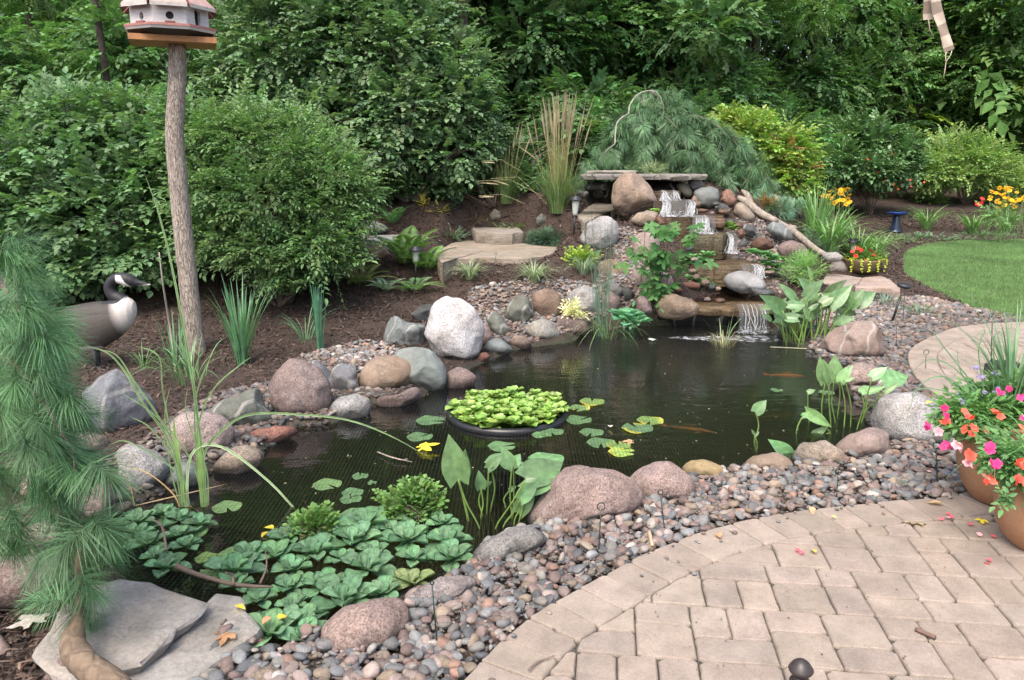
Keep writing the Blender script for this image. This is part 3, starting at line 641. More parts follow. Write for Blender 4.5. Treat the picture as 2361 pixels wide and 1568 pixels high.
# ---- bed behind
rock(zz(z5, [(1018,70),(1060,28),(1100,50),(1115,90),(1090,112),(1030,112)]), 'egg shaped grey stone on the mulch above the thick step stone', 'olive', 'rock_smooth')
rock(zz(z5, [(1340,100),(1385,58),(1430,85),(1442,125),(1410,150),(1355,145)]), 'small green grey stone behind the low spruce tuft', 'green', 'rock_smooth')
rock(zz(z5, [(65,190),(100,140),(180,108),(260,112),(325,150),(325,190),(250,205),(120,215)]), 'weathered grey rock on the mulch behind the ferns', 'grey', 'rock_fine', ang=3, flat=.4)
rock(zz(z5, [(50,300),(120,285),(300,290),(370,340),(350,385),(200,400),(70,380)]), 'low brown grey rock under the grey ledge stone behind the ferns', 'brown', 'rock_fine', ang=4, flat=.4)
zt = ZS1
slab(zz(z5, [(80,215),(300,208),(590,208),(605,240),(500,262),(300,275),(90,262)]), zt, .22, 'long grey ledge stone behind the fern fronds', 'greyl')
zt = ZS2
slab(zz(z5, [(640,345),(700,300),(760,265),(900,245),(1180,243),(1300,272),(1420,285),(1490,290),(1475,335),(1400,352),(1300,368),(1150,372),(960,365),(780,372),(700,400)]), zt, .30, 'wide cream flagstone set into the bank behind the sedges', (.37,.325,.27), jit=.015)
slab(zz(z5, [(898,160),(930,125),(1000,112),(1150,128),(1238,158),(1255,190),(1180,198),(1060,196),(930,188)]), zt + .155, .155, 'thick square step stone resting on the wide cream flagstone', (.40,.37,.335), jit=.012)
# ---- left of the falls
rock(zz(z5, [(1645,235),(1700,130),(1790,80),(1860,85),(1915,130),(1928,210),(1890,290),(1820,335),(1720,315),(1655,265)]), 'large oval pale granite boulder behind the rush tips', 'greyl', flat=.42)
rock(zz(zf, [(500,230),(560,180),(640,172),(720,220),(790,300),(840,380),(864,430),(850,500),(740,570),(640,598),(560,580),(450,490),(438,400),(465,290)]), 'biggest brown and white boulder at the top left of the waterfall', (.34,.27,.225), ang=3, Y=10.5)
rock(zz(zf, [(610,620),(680,550),(760,520),(850,535),(905,610),(880,660),(760,680),(660,660)]), 'pale mossy boulder left of the second cascade', 'tanl', Y=10.1)
rock(zz(zf, [(575,940),(600,820),(660,760),(740,715),(850,760),(900,860),(860,960),(700,1010),(600,990)]), 'pink pale boulder behind the maple sapling', 'pinkl', ang=3, Y=9.5)
rock(zz(zf, [(290,1080),(330,1000),(420,965),(520,990),(620,1070),(600,1160),(520,1200),(380,1180),(300,1140)]), 'tan boulder behind the green rushes', 'tan', Y=9.0)
rock(zz(zf, [(610,1150),(640,1080),(740,1050),(860,1060),(980,1120),(1020,1190),(1000,1250),(860,1280),(700,1260),(620,1220)]), 'white topped boulder at the foot of the maple sapling', 'pinkl', Y=8.8)
rock(zz(zf, [(380,1200),(440,1150),(520,1200),(545,1280),(500,1330),(400,1320)]), 'grey rock between the rushes and the sapling stems', 'grey', Y=8.5, ang=3)
rock(zz(zf, [(850,1400),(930,1300),(1000,1288),(1120,1320),(1220,1370),(1252,1420),(1215,1490),(1050,1530),(880,1510)]), 'rounded tan boulder left of the lowest fall', 'tan', Y=8.25)
rock(zz(zf, [(670,1330),(740,1300),(800,1360),(820,1460),(740,1500),(680,1450)]), 'mauve rock at the water behind the sapling stems', 'mauve', Y=8.2)
rock(zz(zf, [(60,350),(140,330),(230,345),(240,380),(180,415),(80,405)]), 'dark flat stone behind the solar lamp', 'dark', 'rock_fine', flat=.35)
rock(zz(zf, [(245,390),(300,340),(400,325),(450,340),(440,390),(370,430),(280,435)]), 'grey flat stone under the left end of the capstone', 'grey', 'rock_fine', flat=.4, ang=3)
z_a = ZS3
slab(zz(zf, [(130,565),(210,500),(300,450),(510,475),(500,500),(380,545),(200,640)]), z_a, .3, 'tilted cream slab left of the biggest brown boulder', (.36,.325,.28), seed=5)
slab(zz(zf, [(420,560),(480,535),(590,545),(590,590),(520,640),(440,620)]), z_a - .1, .3, 'short cream slab below the tilted cream slab', (.36,.325,.285), seed=6)
# ---- right of the falls
rock(zz(zf, [(1035,290),(1090,262),(1150,290),(1187,360),(1177,402),(1120,405),(1060,345)]), 'green grey egg shaped stone beside the top fall', 'olive', 'rock_smooth', Y=10.9)
rock(zz(zf, [(1145,250),(1200,215),(1260,225),(1282,290),(1250,320),(1190,345),(1150,300)]), 'grey blocky stone under the right end of the capstone', 'grey', Y=11.0, ang=4)
rock(zz(zf, [(1200,350),(1260,315),(1360,305),(1430,340),(1455,400),(1400,480),(1330,518),(1240,490),(1205,420)]), 'round blue grey boulder right of the top cascade', 'blue', 'rock_smooth', Y=10.7)
rock(zz(zf, [(1168,440),(1200,380),(1240,420),(1235,500),(1200,525),(1170,490)]), 'narrow brown wet stone beside the second cascade', 'brown', Y=10.5)
rock(zz(zf, [(1460,365),(1500,325),(1550,350),(1592,430),(1565,480),(1500,492),(1452,430)]), 'pink upright stone right of the round blue grey boulder', (.40,.24,.20), Y=10.8)
rock(zz(zf, [(1395,490),(1440,450),(1510,480),(1540,530),(1500,572),(1420,550)]), 'dark wet stone below the pink upright stone', 'dark', 'rock_fine', Y=10.5)
rock(zz(zf, [(1560,455),(1640,452),(1720,520),(1770,590),(1752,640),(1690,645),(1620,600),(1555,545)]), 'long tan boulder in front of the driftwood log', 'tanl', 'rock_smooth', Y=10.6)
rock(zz(z6, [(410,150),(450,130),(500,150),(530,200),(480,235),(430,225)]), 'dark angular wet stone beside the lower cascade', 'dark', 'rock_fine', Y=10.0, ang=4)
rock(zz(z6, [(570,160),(620,118),(690,130),(740,180),(767,245),(720,250),(650,225),(600,195)]), 'long blue grey boulder below the driftwood log', 'blue', 'rock_fine', Y=10.2)
rock(zz(z6, [(470,280),(500,240),(560,225),(620,250),(640,300),(560,320),(490,315)]), 'reddish brown wet rock right of the lower cascade', 'brnwet', Y=9.7, ang=3)
rock(zz(z6, [(380,260),(420,225),(450,250),(445,300),(400,325),(378,300)]), 'black wet stone at the foot of the middle cascade', 'dark', 'wet', Y=9.5)
rock(zz(z6, [(655,300),(690,262),(760,245),(830,275),(875,330),(855,372),(720,380),(670,350)]), 'mauve domed boulder right of the lower cascade', 'mauve', Y=9.6)
rock(zz(z6, [(965,360),(990,330),(1060,328),(1112,360),(1090,392),(1000,400)]), 'small grey stone left of the bowl planter', 'greyl', Y=10.0)
rock(zz(z6, [(1000,425),(1050,385),(1110,393),(1150,450),(1130,478),(1020,470)]), 'pale grey dome shaped stone in front of the bowl planter', (.40,.385,.38))
rock(zz(z6, [(700,150),(740,130),(790,150),(790,185),(750,190)]), 'small pinkish stone at the end of the driftwood log', 'pinkl', Y=10.9)
rock(zz(zf, [(1475,1175),(1510,1110),(1600,1080),(1700,1085),(1810,1140),(1868,1210),(1850,1265),(1780,1292),(1640,1288),(1530,1245)]), 'smooth blue grey oval stone lying in the lowest basin of the falls', (.33,.345,.365), 'rock_smooth', Y=8.75)
z_b = ZS4
slab(zz(z6, [(930,560),(1000,478),(1100,482),(1240,505),(1220,540),(1150,560),(1050,585)]), z_b + .02, .3, 'long white topped ledge stone below the pale dome shaped stone', (.42,.36,.32), seed=8)
slab(zz(z6, [(1180,535),(1250,500),(1380,492),(1450,525),(1510,575),(1500,600),(1380,575),(1200,570)]), z_b, .32, 'wide pink and white ledge stone carrying the bowl planter', (.46,.37,.33), seed=9)
rock(zz(z6, [(945,1020),(990,920),(1080,840),(1200,805),(1320,820),(1372,890),(1418,1000),(1410,1055),(1330,1075),(1200,1098),(1050,1095),(960,1065)]), 'big mauve brown boulder with a pale stripe right of the pond', (.31,.245,.22), 'rock_fine', ang=5)
rock(zz(z6, [(1065,1215),(1120,1130),(1240,1085),(1330,1120),(1405,1180),(1380,1240),(1260,1292),(1150,1285)]), 'rough pink boulder behind the right hand pickerel leaves', 'pinkl', ang=3)
rock(zz(z6, [(1320,1235),(1350,1190),(1440,1215),(1510,1265),(1430,1302),(1335,1285)]), 'white quartz stone behind the large pale granite boulder', (.66,.65,.64), ang=5)
rock([(2014,960),(2038,915),(2080,904),(2130,907),(2168,935),(2186,975),(2172,1022),(2130,1043),(2070,1035),(2025,1005)], 'large pale granite boulder left of the terracotta pots', 'greyl', flat=.42)
rock(zz(z6, [(650,870),(700,830),(760,850),(770,920),(700,945),(655,920)]), 'dark wet stone at the foot of the tall pickerel plants', 'dark', 'rock_fine')
rock(zz(z6, [(1380,880),(1420,865),(1425,920),(1395,935)]), 'small yellowish stone against the big mauve brown boulder', 'tanl')
# ---- near shore
rock([(1925,1030),(1960,1003),(2010,983),(2042,998),(2044,1040),(1990,1058),(1940,1072)], 'sloping pink boulder between the tan boulder and the pale granite boulder', 'pinkl', 'rock_smooth')
rock([(1826,1060),(1850,1020),(1900,1014),(1940,1040),(1945,1070),(1900,1082),(1850,1080)], 'rounded buff boulder beside the broad arrow leaf', 'tanl')
rock([(1698,1085),(1740,1050),(1790,1043),(1820,1060),(1830,1084),(1790,1096),(1720,1096)], 'low tan boulder on the near shore left of the rounded buff boulder', 'tan', 'rock_smooth')
rock([(1572,1080),(1590,1062),(1630,1059),(1670,1080),(1665,1100),(1600,1114),(1578,1105)], 'small yellow tan boulder right of the two large pink boulders', (.36,.29,.17), 'rock_smooth')
rock(zz(z8, [(1800,300),(1900,230),(2000,190),(2070,185),(2130,230),(2200,290),(2250,370),(2200,430),(2060,455),(1890,490),(1820,420)]), 'second large pink boulder on the near shore', (.36,.28,.265))
rock(zz(z8, [(1150,590),(1200,490),(1310,340),(1400,240),(1500,213),(1700,250),(1830,320),(1892,400),(1885,480),(1700,580),(1560,615),(1300,640),(1200,625)]), 'longest pink granite boulder on the near shore beside the pickerel leaves', (.32,.25,.235), ang=2)
rock(zz(z8, [(810,800),(860,730),(960,660),(1080,608),(1200,598),(1300,650),(1305,700),(1180,760),(1040,820),(930,870),(830,870)]), 'long low grey boulder on the near shore below the longest pink boulder', 'grey')
rock(zz(z8, [(405,1050),(480,990),(600,930),(740,903),(860,910),(870,960),(740,1060),(620,1120),(470,1150),(415,1110)]), 'low mauve grey rock half buried in pebbles, near shore', (.31,.28,.28), ang=3, flat=.36)
rock([(743,1480),(745,1440),(790,1403),(860,1384),(920,1381),(945,1410),(952,1450),(925,1490),(860,1514),(775,1522)], 'rounded pink granite boulder nearest the bottom of the picture', (.32,.25,.235))
rock([(562,1575),(580,1548),(620,1536),(655,1548),(670,1580),(640,1600),(580,1600)], 'small cream boulder at the bottom beside the flagstones', 'tanl')
# ---- big flagstones bottom left
zl = .13
slab(zz(z7, [(1200,1190),(1390,1015),(1520,1025),(1560,1110),(1655,1240),(1640,1270),(1480,1380),(1290,1510),(1150,1640),(600,1800),(250,1700),(560,1500)]), .02, .09, 'large pale flagstone with a yellow leaf, lower of the two', (.46,.445,.425), seed=11, jit=.01)
slab(zz(z7, [(205,1400),(260,1280),(400,1100),(530,965),(740,925),(960,950),(1160,1020),(1300,1075),(1185,1190),(1000,1350),(885,1445),(640,1500),(480,1560),(310,1530)]), .075, .055, 'large pale flagstone lying on top of the other one', (.43,.415,.40), seed=12, jit=.01)
# ================================================================== waterfall ledges
def ledge(ux0, ux1, uy, Y, depth, thick, label, c=(.10,.075,.045), seed=1, skew=0, mat='wet', bulge=.05):
    a = at(ux0, uy, Y); b = at(ux1, uy, Y); z = (a[2] + b[2]) / 2; m = (a + b) / 2; rs = random.Random(seed)
    pts = [(a[0], a[1] + rs.uniform(0, .05)), (a[0] * .65 + b[0] * .35, a[1] - bulge), (a[0] * .3 + b[0] * .7, a[1] - bulge * rs.uniform(.4, 1)), (b[0], b[1] + rs.uniform(0, .05) + skew), (b[0] + .04, b[1] + depth * .5), (b[0] - .05, b[1] + depth), (a[0] + .05, a[1] + depth), (a[0] - .05, a[1] + depth * .5)]
    slab(pts, z, thick, label, c, mat, 'ledge_stone', .035, True, 'ledge stone', seed=seed); return z
capz = at(1485, 402, 10.75)[2]
xa, xb = at(1342, 408, 10.7)[0], at(1628, 405, 10.7)[0]
slab([(xa, 10.75), (xa + .3, 10.62), (xa + .8, 10.72), (xb - .6, 10.6), (xb - .25, 10.62), (xb, 10.75), (xb + .03, 11.0), (xb - .5, 11.45), (xa + .5, 11.5), (xa + .05, 11.1)], capz, .07, 'long thin grey capstone spanning the top of the waterfall', (.30,.295,.28), 'flag', 'capstone', .035, True, seed=21)
slab([(xa + .1, 10.98), (xa + .35, 10.9), (xa + .75, 10.92), (xa + .8, 11.1), (xa + .45, 11.25), (xa + .15, 11.2)], capz + .045, .045, 'small thin slab lying on the capstone left of the cushion plant', (.36,.34,.31), 'flag', 'capstone', .015, True, seed=22)
rock([(1372,424),(1480,415),(1600,420),(1605,450),(1560,468),(1400,470)], 'near-black rock added as the painted dark of the hollow under the capstone', (.02,.019,.018), 'rock_fine', Y=11.35, flat=.4, ang=5, name='dark_hollow_rock')  # near-black colour paints the shade of the hollow below the capstone
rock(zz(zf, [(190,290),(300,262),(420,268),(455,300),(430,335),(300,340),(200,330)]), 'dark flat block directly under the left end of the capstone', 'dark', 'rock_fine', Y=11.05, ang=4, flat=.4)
rock(zz(zf, [(860,560),(940,590),(960,660),(930,720),(860,700),(840,620)]), 'wet brown rock at the left end of the dark brown ledge', 'brnwet', 'wet', Y=9.95, ang=4)
rock(zz(zf, [(1090,1190),(1180,1175),(1260,1200),(1250,1240),(1150,1255),(1085,1235)]), 'flat reddish stone at the left of the lowest basin', 'red', 'rock_smooth', Y=8.75, flat=.4)
rock(zz(zf, [(1330,1215),(1375,1195),(1410,1225),(1385,1260),(1340,1255)]), 'small black shiny stone left of the blue grey oval stone', 'dark', 'wet', Y=8.65)
rock(zz(zf, [(1400,1230),(1435,1222),(1455,1245),(1430,1265),(1402,1258)]), 'tiny cream stone beside the small black shiny stone', 'tanl', 'rock_smooth', Y=8.62)
rock(zz(zf, [(1030,1235),(1075,1228),(1095,1255),(1060,1275),(1030,1262)]), 'small orange stone left of the flat reddish stone', (.40,.18,.12), 'rock_smooth', Y=8.6)
rock(zz(zf, [(1230,590),(1330,575),(1500,600),(1530,660),(1480,700),(1400,690)]), 'wet brown stone block right of the third cascade', 'brnwet', 'wet', Y=10.0, ang=5)
rock(zz(zf, [(1590,700),(1650,690),(1680,740),(1640,790),(1600,770)]), 'wet dark red stone beside the narrow cascade', 'brnwet', 'wet', Y=9.6)
rock(zz(zf, [(1700,1230),(1900,1250),(1950,1290),(1890,1330),(1760,1310)]), 'dark wet stone right of the blue grey oval stone', 'dark', 'wet', Y=8.55, flat=.4)
z1 = ledge(1500, 1572, 441, 10.55, .7, .25, 'top wet brown ledge stone under the capstone', (.10,.07,.045), 31)
z2 = ledge(1506, 1604, 463, 10.3, .5, .28, 'second ledge stone of the waterfall with the widest cascade', (.10,.075,.055), 32)
z3 = ledge(1530, 1672, 499, 9.95, .6, .32, 'third ledge stone, wide and dark brown', (.13,.095,.06), 33)
z4_ = ledge(1606, 1682, 540, 9.5, .6, .3, 'thick olive brown block of the fourth step', (.12,.105,.065), 34)
z5_ = ledge(1612, 1762, 613, 8.98, .8, .24, 'broad golden brown ledge stone of the fifth step', (.17,.13,.08), 35)
z6_ = ledge(1545, 1830, 706, 8.2, .62, .09, 'wide thin golden lip stone above the pond', (.17,.125,.075), 36, bulge=.1)
mbk = MB(); pts = [at(1545,706,8.2), at(1830,706,8.2)]
LB = [(pts[0][0] - .1, 8.42), (pts[0][0] + .6, 8.3), (pts[1][0] - .3, 8.32), (pts[1][0] + .1, 8.45), (pts[1][0] + .3, 9.3), (pts[0][0] - .2, 9.3)]
slab(LB, z6_ - .085, .35, 'dark grey liner wall below the lip stone', (.04,.042,.045), 'rock_fine', 'liner_wall', .02, True, 'pond liner', seed=37)
mbk = MB(); bp = [at(1560,690,8.45), at(1840,690,8.45), at(1800,640,8.95), at(1600,640,8.95)]
mbk.faces([(p[0], p[1], z6_ + .012) for p in bp], [(0, 1, 2, 3)], (1, 1, 1)); tag(obj('basin_water', mbk, M['water']), kind='structure')
_rs = random.Random(77)
for ux, uy, Y in [(1500,470,10.4),(1512,492,10.3),(1608,470,10.3),(1618,486,10.2),(1640,492,10.1),(1528,512,10.0),(1520,530,9.9),(1682,510,10),(1700,520,9.9),(1598,556,9.6),(1590,572,9.5),(1704,560,9.5),(1712,575,9.4),(1600,598,9.2),(1596,625,9.0),(1772,628,9.0),(1560,690,8.5),(1590,694,8.5),(1630,690,8.5),(1660,694,8.45),(1790,690,8.5),(1650,470,10.4),(1668,488,10.3),(1605,640,8.9),(1625,652,8.8)]:
    a_, b_ = _rs.uniform(7, 15), _rs.uniform(5, 9)
    rock([(ux + a_ * math.cos(t) * _rs.uniform(.85, 1.1), uy + b_ * math.sin(t) * _rs.uniform(.85, 1.1)) for t in np.linspace(0, 5.6, 9)], 'small wet stone wedged among the ledge stones of the waterfall', _rs.choice(['brnwet', 'dark', 'brown', 'mauve']), 'wet', Y=Y, name='wet_stone', group='small wet stones of the waterfall', seed=_rs.randrange(999))
# falling water
k = NT('falling_water'); k.l(k.mix(1.0, k.col(), (.93, .97, 1.0), 'MULTIPLY'), k.b.inputs['Base Color']); k.b.inputs['Roughness'].default_value = .15; k.b.inputs['Alpha'].default_value = .6; M['fall'] = k.m
k = NT('water_film'); o = k.obj(); k.b.inputs['Base Color'].default_value = (.30, .32, .33, 1); k.b.inputs['Roughness'].default_value = .06; k.b.inputs['Alpha'].default_value = .16; M['film'] = k.m
k = NT('foam'); o = k.obj(); f = k.ramp(k.noise(20, 4, .6, o), [(.45, 0.0), (.7, .7)]); tp = k.n('ShaderNodeBsdfTransparent')
k.b.inputs['Base Color'].default_value = (.8, .84, .9, 1); mx = k.n('ShaderNodeMixShader'); k.l(f, mx.inputs[0]); k.l(tp.outputs[0], mx.inputs[1]); k.l(k.b.outputs[0], mx.inputs[2]); k.l(mx.outputs[0], k.out.inputs[0]); M['foam'] = k.m
def fall(ux0, ux1, uyt, uyb, Yt, Yb, label, spread=1.15, seed=0, dens=1.0):
    rs = random.Random(seed); V = []; nc, nr = 22, 12; cl_ = [rs.uniform(.05, .95) for _ in range(4)]
    a, b = at(ux0, uyt, Yt), at(ux1, uyt, Yt); c, d = at(ux0, uyb, Yb), at(ux1, uyb, Yb)
    for j in range(nr):
        t = j / (nr - 1); 
        for i in range(nc):
            u = i / (nc - 1); top = a * (1 - u) + b * u; bot = c * (1 - u) + d * u; mid = (bot[0] + top[0]) / 2
            x = top[0] + (bot[0] - top[0]) * t; w_ = .012 * math.sin(i * 1.7 + seed) * t
            fw = math.sqrt(max(0, t)) ; y = top[1] + .1 * (1 - min(1, t * 4)) * (t < .25) + (bot[1] - top[1]) * fw - .02 + w_
            V.append((x + .006 * math.sin(j + i * 2.1), y, top[2] + .012 + (bot[2] - top[2] - .012) * t ** 1.15))
    F = [(j * nc + i, j * nc + i + 1, (j + 1) * nc + i + 1, (j + 1) * nc + i) for j in range(nr - 1) for i in range(nc - 1)]
    m_ = MB(); m_.faces(V, F); root = obj('cascade', m_, M['film'], None, tuple((a + b) / 2)); tag(root, label, 'waterfall', 'cascades of the garden waterfall')
    V = np.array(V).reshape(nr, nc, 3); m_ = MB(); W_ = np.linalg.norm(b - a); ns = int((14 + 70 * W_) * dens)
    for q in range(ns):
        u = min(max((rs.choice(cl_) + rs.gauss(0, .055)), 0), 1) * (nc - 1.001); i = int(u); f_ = u - i; j0 = 0 if rs.random() < .75 else rs.randrange(0, nr // 2); j1 = nr if rs.random() < .7 else rs.randrange(max(j0 + 3, nr // 2), nr); ww = rs.uniform(.0015, .007); sgx = rs.gauss(0, .035); sgy = rs.random() * .05; P_ = [V[j, i] * (1 - f_) + V[j, i + 1] * f_ + np.array([sgx * (j / nr) ** 1.5 + .004 * math.sin(j * 1.3 + q), -.006 - sgy * (j / nr), 0]) for j in range(j0, j1)]
        if len(P_) > 2: ribbon(m_, P_, [ww * x for x in np.interp(np.linspace(0, 1, len(P_)), [0, .15, .8, 1], [.5, 1, 1.3, .4])], None, (.30 + .45 * rs.random() ** 1.3,) * 3)
    for q in range(int(90 + 260 * W_)):
        x_ = rs.random(); p = c * (1 - x_) + d * x_ + np.array([rs.gauss(0, .03), -.02 - abs(rs.gauss(0, .035)), rs.random() ** 2 * .07]); v_, f_ = ICO[1]; m_.add(v_ * rs.uniform(.0015, .006) + p, f_.ravel(), np.full(len(f_), 3), (.55,.57,.6))
    obj('water_streaks', m_, M['fall'], root)
    m_ = MB(); cc_ = (c + d) / 2; rx = (d[0] - c[0]) / 2 * spread; q = []
    for j in range(3):
        for i in range(24):
            th = i / 24 * 2 * math.pi; r = (j + 1) / 3; q.append((cc_[0] + rx * r * math.cos(th), cc_[1] - .03 + .09 * r * math.sin(th), cc_[2] + .022 * (1 - r) + .006 * math.sin(i * 3 + j)))
    q.append((cc_[0], cc_[1], cc_[2] + .03))
    F = [(j * 24 + i, j * 24 + (i + 1) % 24, (j + 1) * 24 + (i + 1) % 24, (j + 1) * 24 + i) for j in range(2) for i in range(24)] + [(72, i, (i + 1) % 24) for i in range(24)]
    m_.faces(q, F); obj('foam', m_, M['foam'], root)
fall(1520, 1562, 441, 463, 10.53, 10.36, 'topmost narrow curtain of water below the capstone', seed=1, dens=1.6)
fall(1524, 1598, 463, 499, 10.24, 9.98, 'second and whitest cascade of the waterfall', seed=2, dens=1.8)
fall(1592, 1646, 499, 538, 9.9, 9.6, 'third cascade, two white streams over the dark brown ledge', seed=3, dens=1.5)
fall(1674, 1698, 540, 583, 9.5, 9.2, 'narrow cascade right of the olive brown block', seed=4)
fall(1706, 1760, 613, 640, 8.93, 8.85, 'short blue white curtain behind the oval stone', seed=5)
fall(1700, 1768, 706, 765, 8.12, 7.98, 'lowest thin veil of water dropping into the pond', seed=6, dens=.5)
m_ = MB(); cc_ = at(1730, 775, 7.7); q = [(cc_[0] + .75 * math.cos(t) * (1 + .2 * math.sin(3 * t)), cc_[1] + .14 * math.sin(t), WATER_Z + .006) for t in np.linspace(0, 2 * math.pi, 40, endpoint=False)]
m_.faces(q, [tuple(range(40))]); tag(obj('foam', m_, M['foam']), 'white foam spreading on the pond under the lowest fall', 'foam', kind='stuff')
# ================================================================== river pebbles
PEB = np.array([(.23,.18,.17),(.30,.25,.235),(.165,.175,.19),(.23,.245,.26),(.12,.13,.145),(.27,.225,.18),(.38,.36,.34),(.19,.145,.14),(.31,.205,.165),(.235,.23,.22),(.43,.415,.40)])
PW = np.array([.17,.12,.15,.13,.09,.09,.05,.08,.04,.06,.02]); PW = PW / PW.sum()
def peb_T(sub, seed):
    v, f = ICO[sub]; rs = np.random.default_rng(seed); vv = v * (1 + .10 * np.array([mnoise.noise(Vector(p * 1.5 + seed)) for p in v]))[:, None]
    for _ in range(3 + seed % 3):
        n_ = rs.normal(size=3); n_ /= np.linalg.norm(n_); s_ = vv @ n_; vv = vv - np.outer(np.maximum(s_ - rs.uniform(.7, .9), 0), n_) * .9
    return (vv, f.ravel(), np.full(len(f), 3), np.ones((len(v), 3)))
PT2 = [peb_T(2, s) for s in range(6)]; PT3 = [peb_T(3, s) for s in range(6)]
big = []; mb = MB()
def peb_frames(n, a, tilt=.35):
    x = rv(n); x[:, 2] *= tilt; z = np.tile([0, 0, 1.], (n, 1)) + rv(n) * tilt; Fm = frame(x, z)
    return Fm * np.stack([a, a * rng.uniform(.62, .92, n), a * rng.uniform(.38, .68, n)], 1)[:, None, :]
cand = []
for bi, (B, dens, smin, smax) in enumerate([(B1, 2900, .008, .038), (B2, 1500, .012, .042), (B3, 1500, .012, .036), (B4, 1300, .012, .036), (B5, 1300, .012, .038), (B6, 1500, .010, .03)]):
    lo, hi = B.min(0), B.max(0); N = int((hi - lo).prod() * dens); Q = rng.uniform(lo, hi, (N, 2)); Q = Q[inpoly(Q, B) & ~inpoly(Q, PATIO)]
    Q = Q[(np.abs(Q[:, 0]) < Q[:, 1] * .7 + .2)]; a = smin + (smax - smin) * rng.random(len(Q)) ** 2.3
    z = H(Q) + a * .25 + rng.random(len(Q)) * .03 * (bi == 0) + rng.random(len(Q)) * .012
    okz = z > WATER_Z - .12; cand.append(np.c_[Q, z, a][okz])
# strays on the paving
st = []
for s in np.concatenate([rng.uniform(0, S[-1] * .55, 60)]):
    p = epos(s) + enrm(s) * abs(rng.normal(0, .09)); st.append((p[0], p[1], .018, rng.uniform(.006, .014)))
cand.append(np.array(st)); cand = np.vstack(cand)
app = cand[:, 3] / np.hypot(cand[:, 1], 1.7); vis_ = (cand[:, 1] > 2.15) & (np.abs(cand[:, 0]) < cand[:, 1] * .64) & (cand[:, 0] > -.55); order = np.argsort(-(app * vis_)); bigi = order[:300]; rest = np.setdiff1d(np.arange(len(cand)), bigi)
colr = PEB[rng.choice(len(PEB), len(cand), p=PW)] * rng.uniform(1.0, 1.5, (len(cand), 1)) * np.array([1.01, 1.0, .99])
Fm = peb_frames(len(cand), cand[:, 3])
for t in range(6):
    sel = rest[rest % 6 == t]; near = app[sel] > .0042
    mb.inst(PT3[t], Fm[sel[near]], cand[sel[near], :3], colr[sel[near]]); mb.inst(PT2[t], Fm[sel[~near]], cand[sel[~near], :3], colr[sel[~near]])
tag(obj('river_gravel', mb, M['pebble']), 'rounded multicoloured river gravel banked around the pond', 'gravel', kind='stuff')
def cname(c):
    r, g_, b = c; l = (r + g_ + b) / 3
    if r - b < .035: return 'dark grey' if l < .19 else 'blue grey' if l < .32 else 'whitish'
    if r - b < .075: return 'mauve' if l < .24 else 'pinkish' if l < .38 else 'cream'
    return 'brown' if l < .26 else 'tan' if g_ > r * .78 else 'orange'
for q in bigi:
    m_ = MB(); m_.inst(PT3[q % 6], Fm[[q]], cand[[q], :3], colr[[q]]); c_ = colr[q]; x_, y_ = cand[q, :2]
    u_ = CX + FU * x_ / (y_ * cp + 1.7 * sp_)
    reg = 'beside the lowest flagstone' if u_ < 700 else 'in front of the nearest pink boulder' if u_ < 980 else 'below the low mauve grey rock' if u_ < 1250 else 'below the longest pink boulder' if u_ < 1600 else 'below the tan boulders' if u_ < 1950 else 'left of the terracotta pots'
    tag(obj('pebble', m_, M['pebble'], None, tuple(cand[q, :3])), f'{cname(c_)} river pebble {reg}', 'pebble', f'{cname(c_)} pebbles {reg}')
# ================================================================== leaf templates (length along +X, face up +Z)
def leafT(w=.55, wide=.38, fold=.12, droop=.12, tip=1.0):
    v = [(0,0,0),(wide*.45,w*.36,fold*.8),(wide*.45,-w*.36,fold*.8),(wide*.45,0,0),(wide,w*.5,fold),(wide,-w*.5,fold),(wide,0,0),(.75,w*.3,fold*.5-droop*.4),(.75,-w*.3,fold*.5-droop*.4),(.75,0,-droop*.4),(tip,0,-droop)]
    f = [(0,3,1),(0,2,3),(3,6,4,1),(2,5,6,3),(6,9,7,4),(5,8,9,6),(9,10,7),(8,10,9)]
    return tmpl(v, f)
def leafS(w=.55, fold=.12, droop=.1):
    return tmpl([(0,0,0),(.45,w*.5,fold),(.45,-w*.5,fold),(1,0,-droop),(.45,0,0)], [(0,4,1),(0,2,4),(4,3,1),(2,3,4)])
def palmT():
    # five-lobed maple leaf
    lob = [(-125,.45),(-62,.8),(0,1.0),(62,.8),(125,.45)]; v = [(0,0,0)]; n = len(lob); rim = []
    for i, (a, r) in enumerate(lob):
        rim.append((a - 17, r * .72)); rim.append((a, r)); rim.append((a + 17, r * .72))
        if i < n - 1: rim.append((a + 31, .38))
    v += [(math.cos(R(a)) * r + .0, math.sin(R(a)) * r, -.12 * r * r + (.05 if abs(r - .38) < .01 else 0)) for a, r in rim]
    f = [(0, i, i + 1) for i in range(1, len(rim))]; return tmpl(v, f)
L_OV = leafT(.72, .45); L_EL = leafT(.46, .48); L_S = leafS(.6); L_SN = leafS(.42); L_P = palmT(); L_ROUND = leafT(.95, .5, .06, .05)
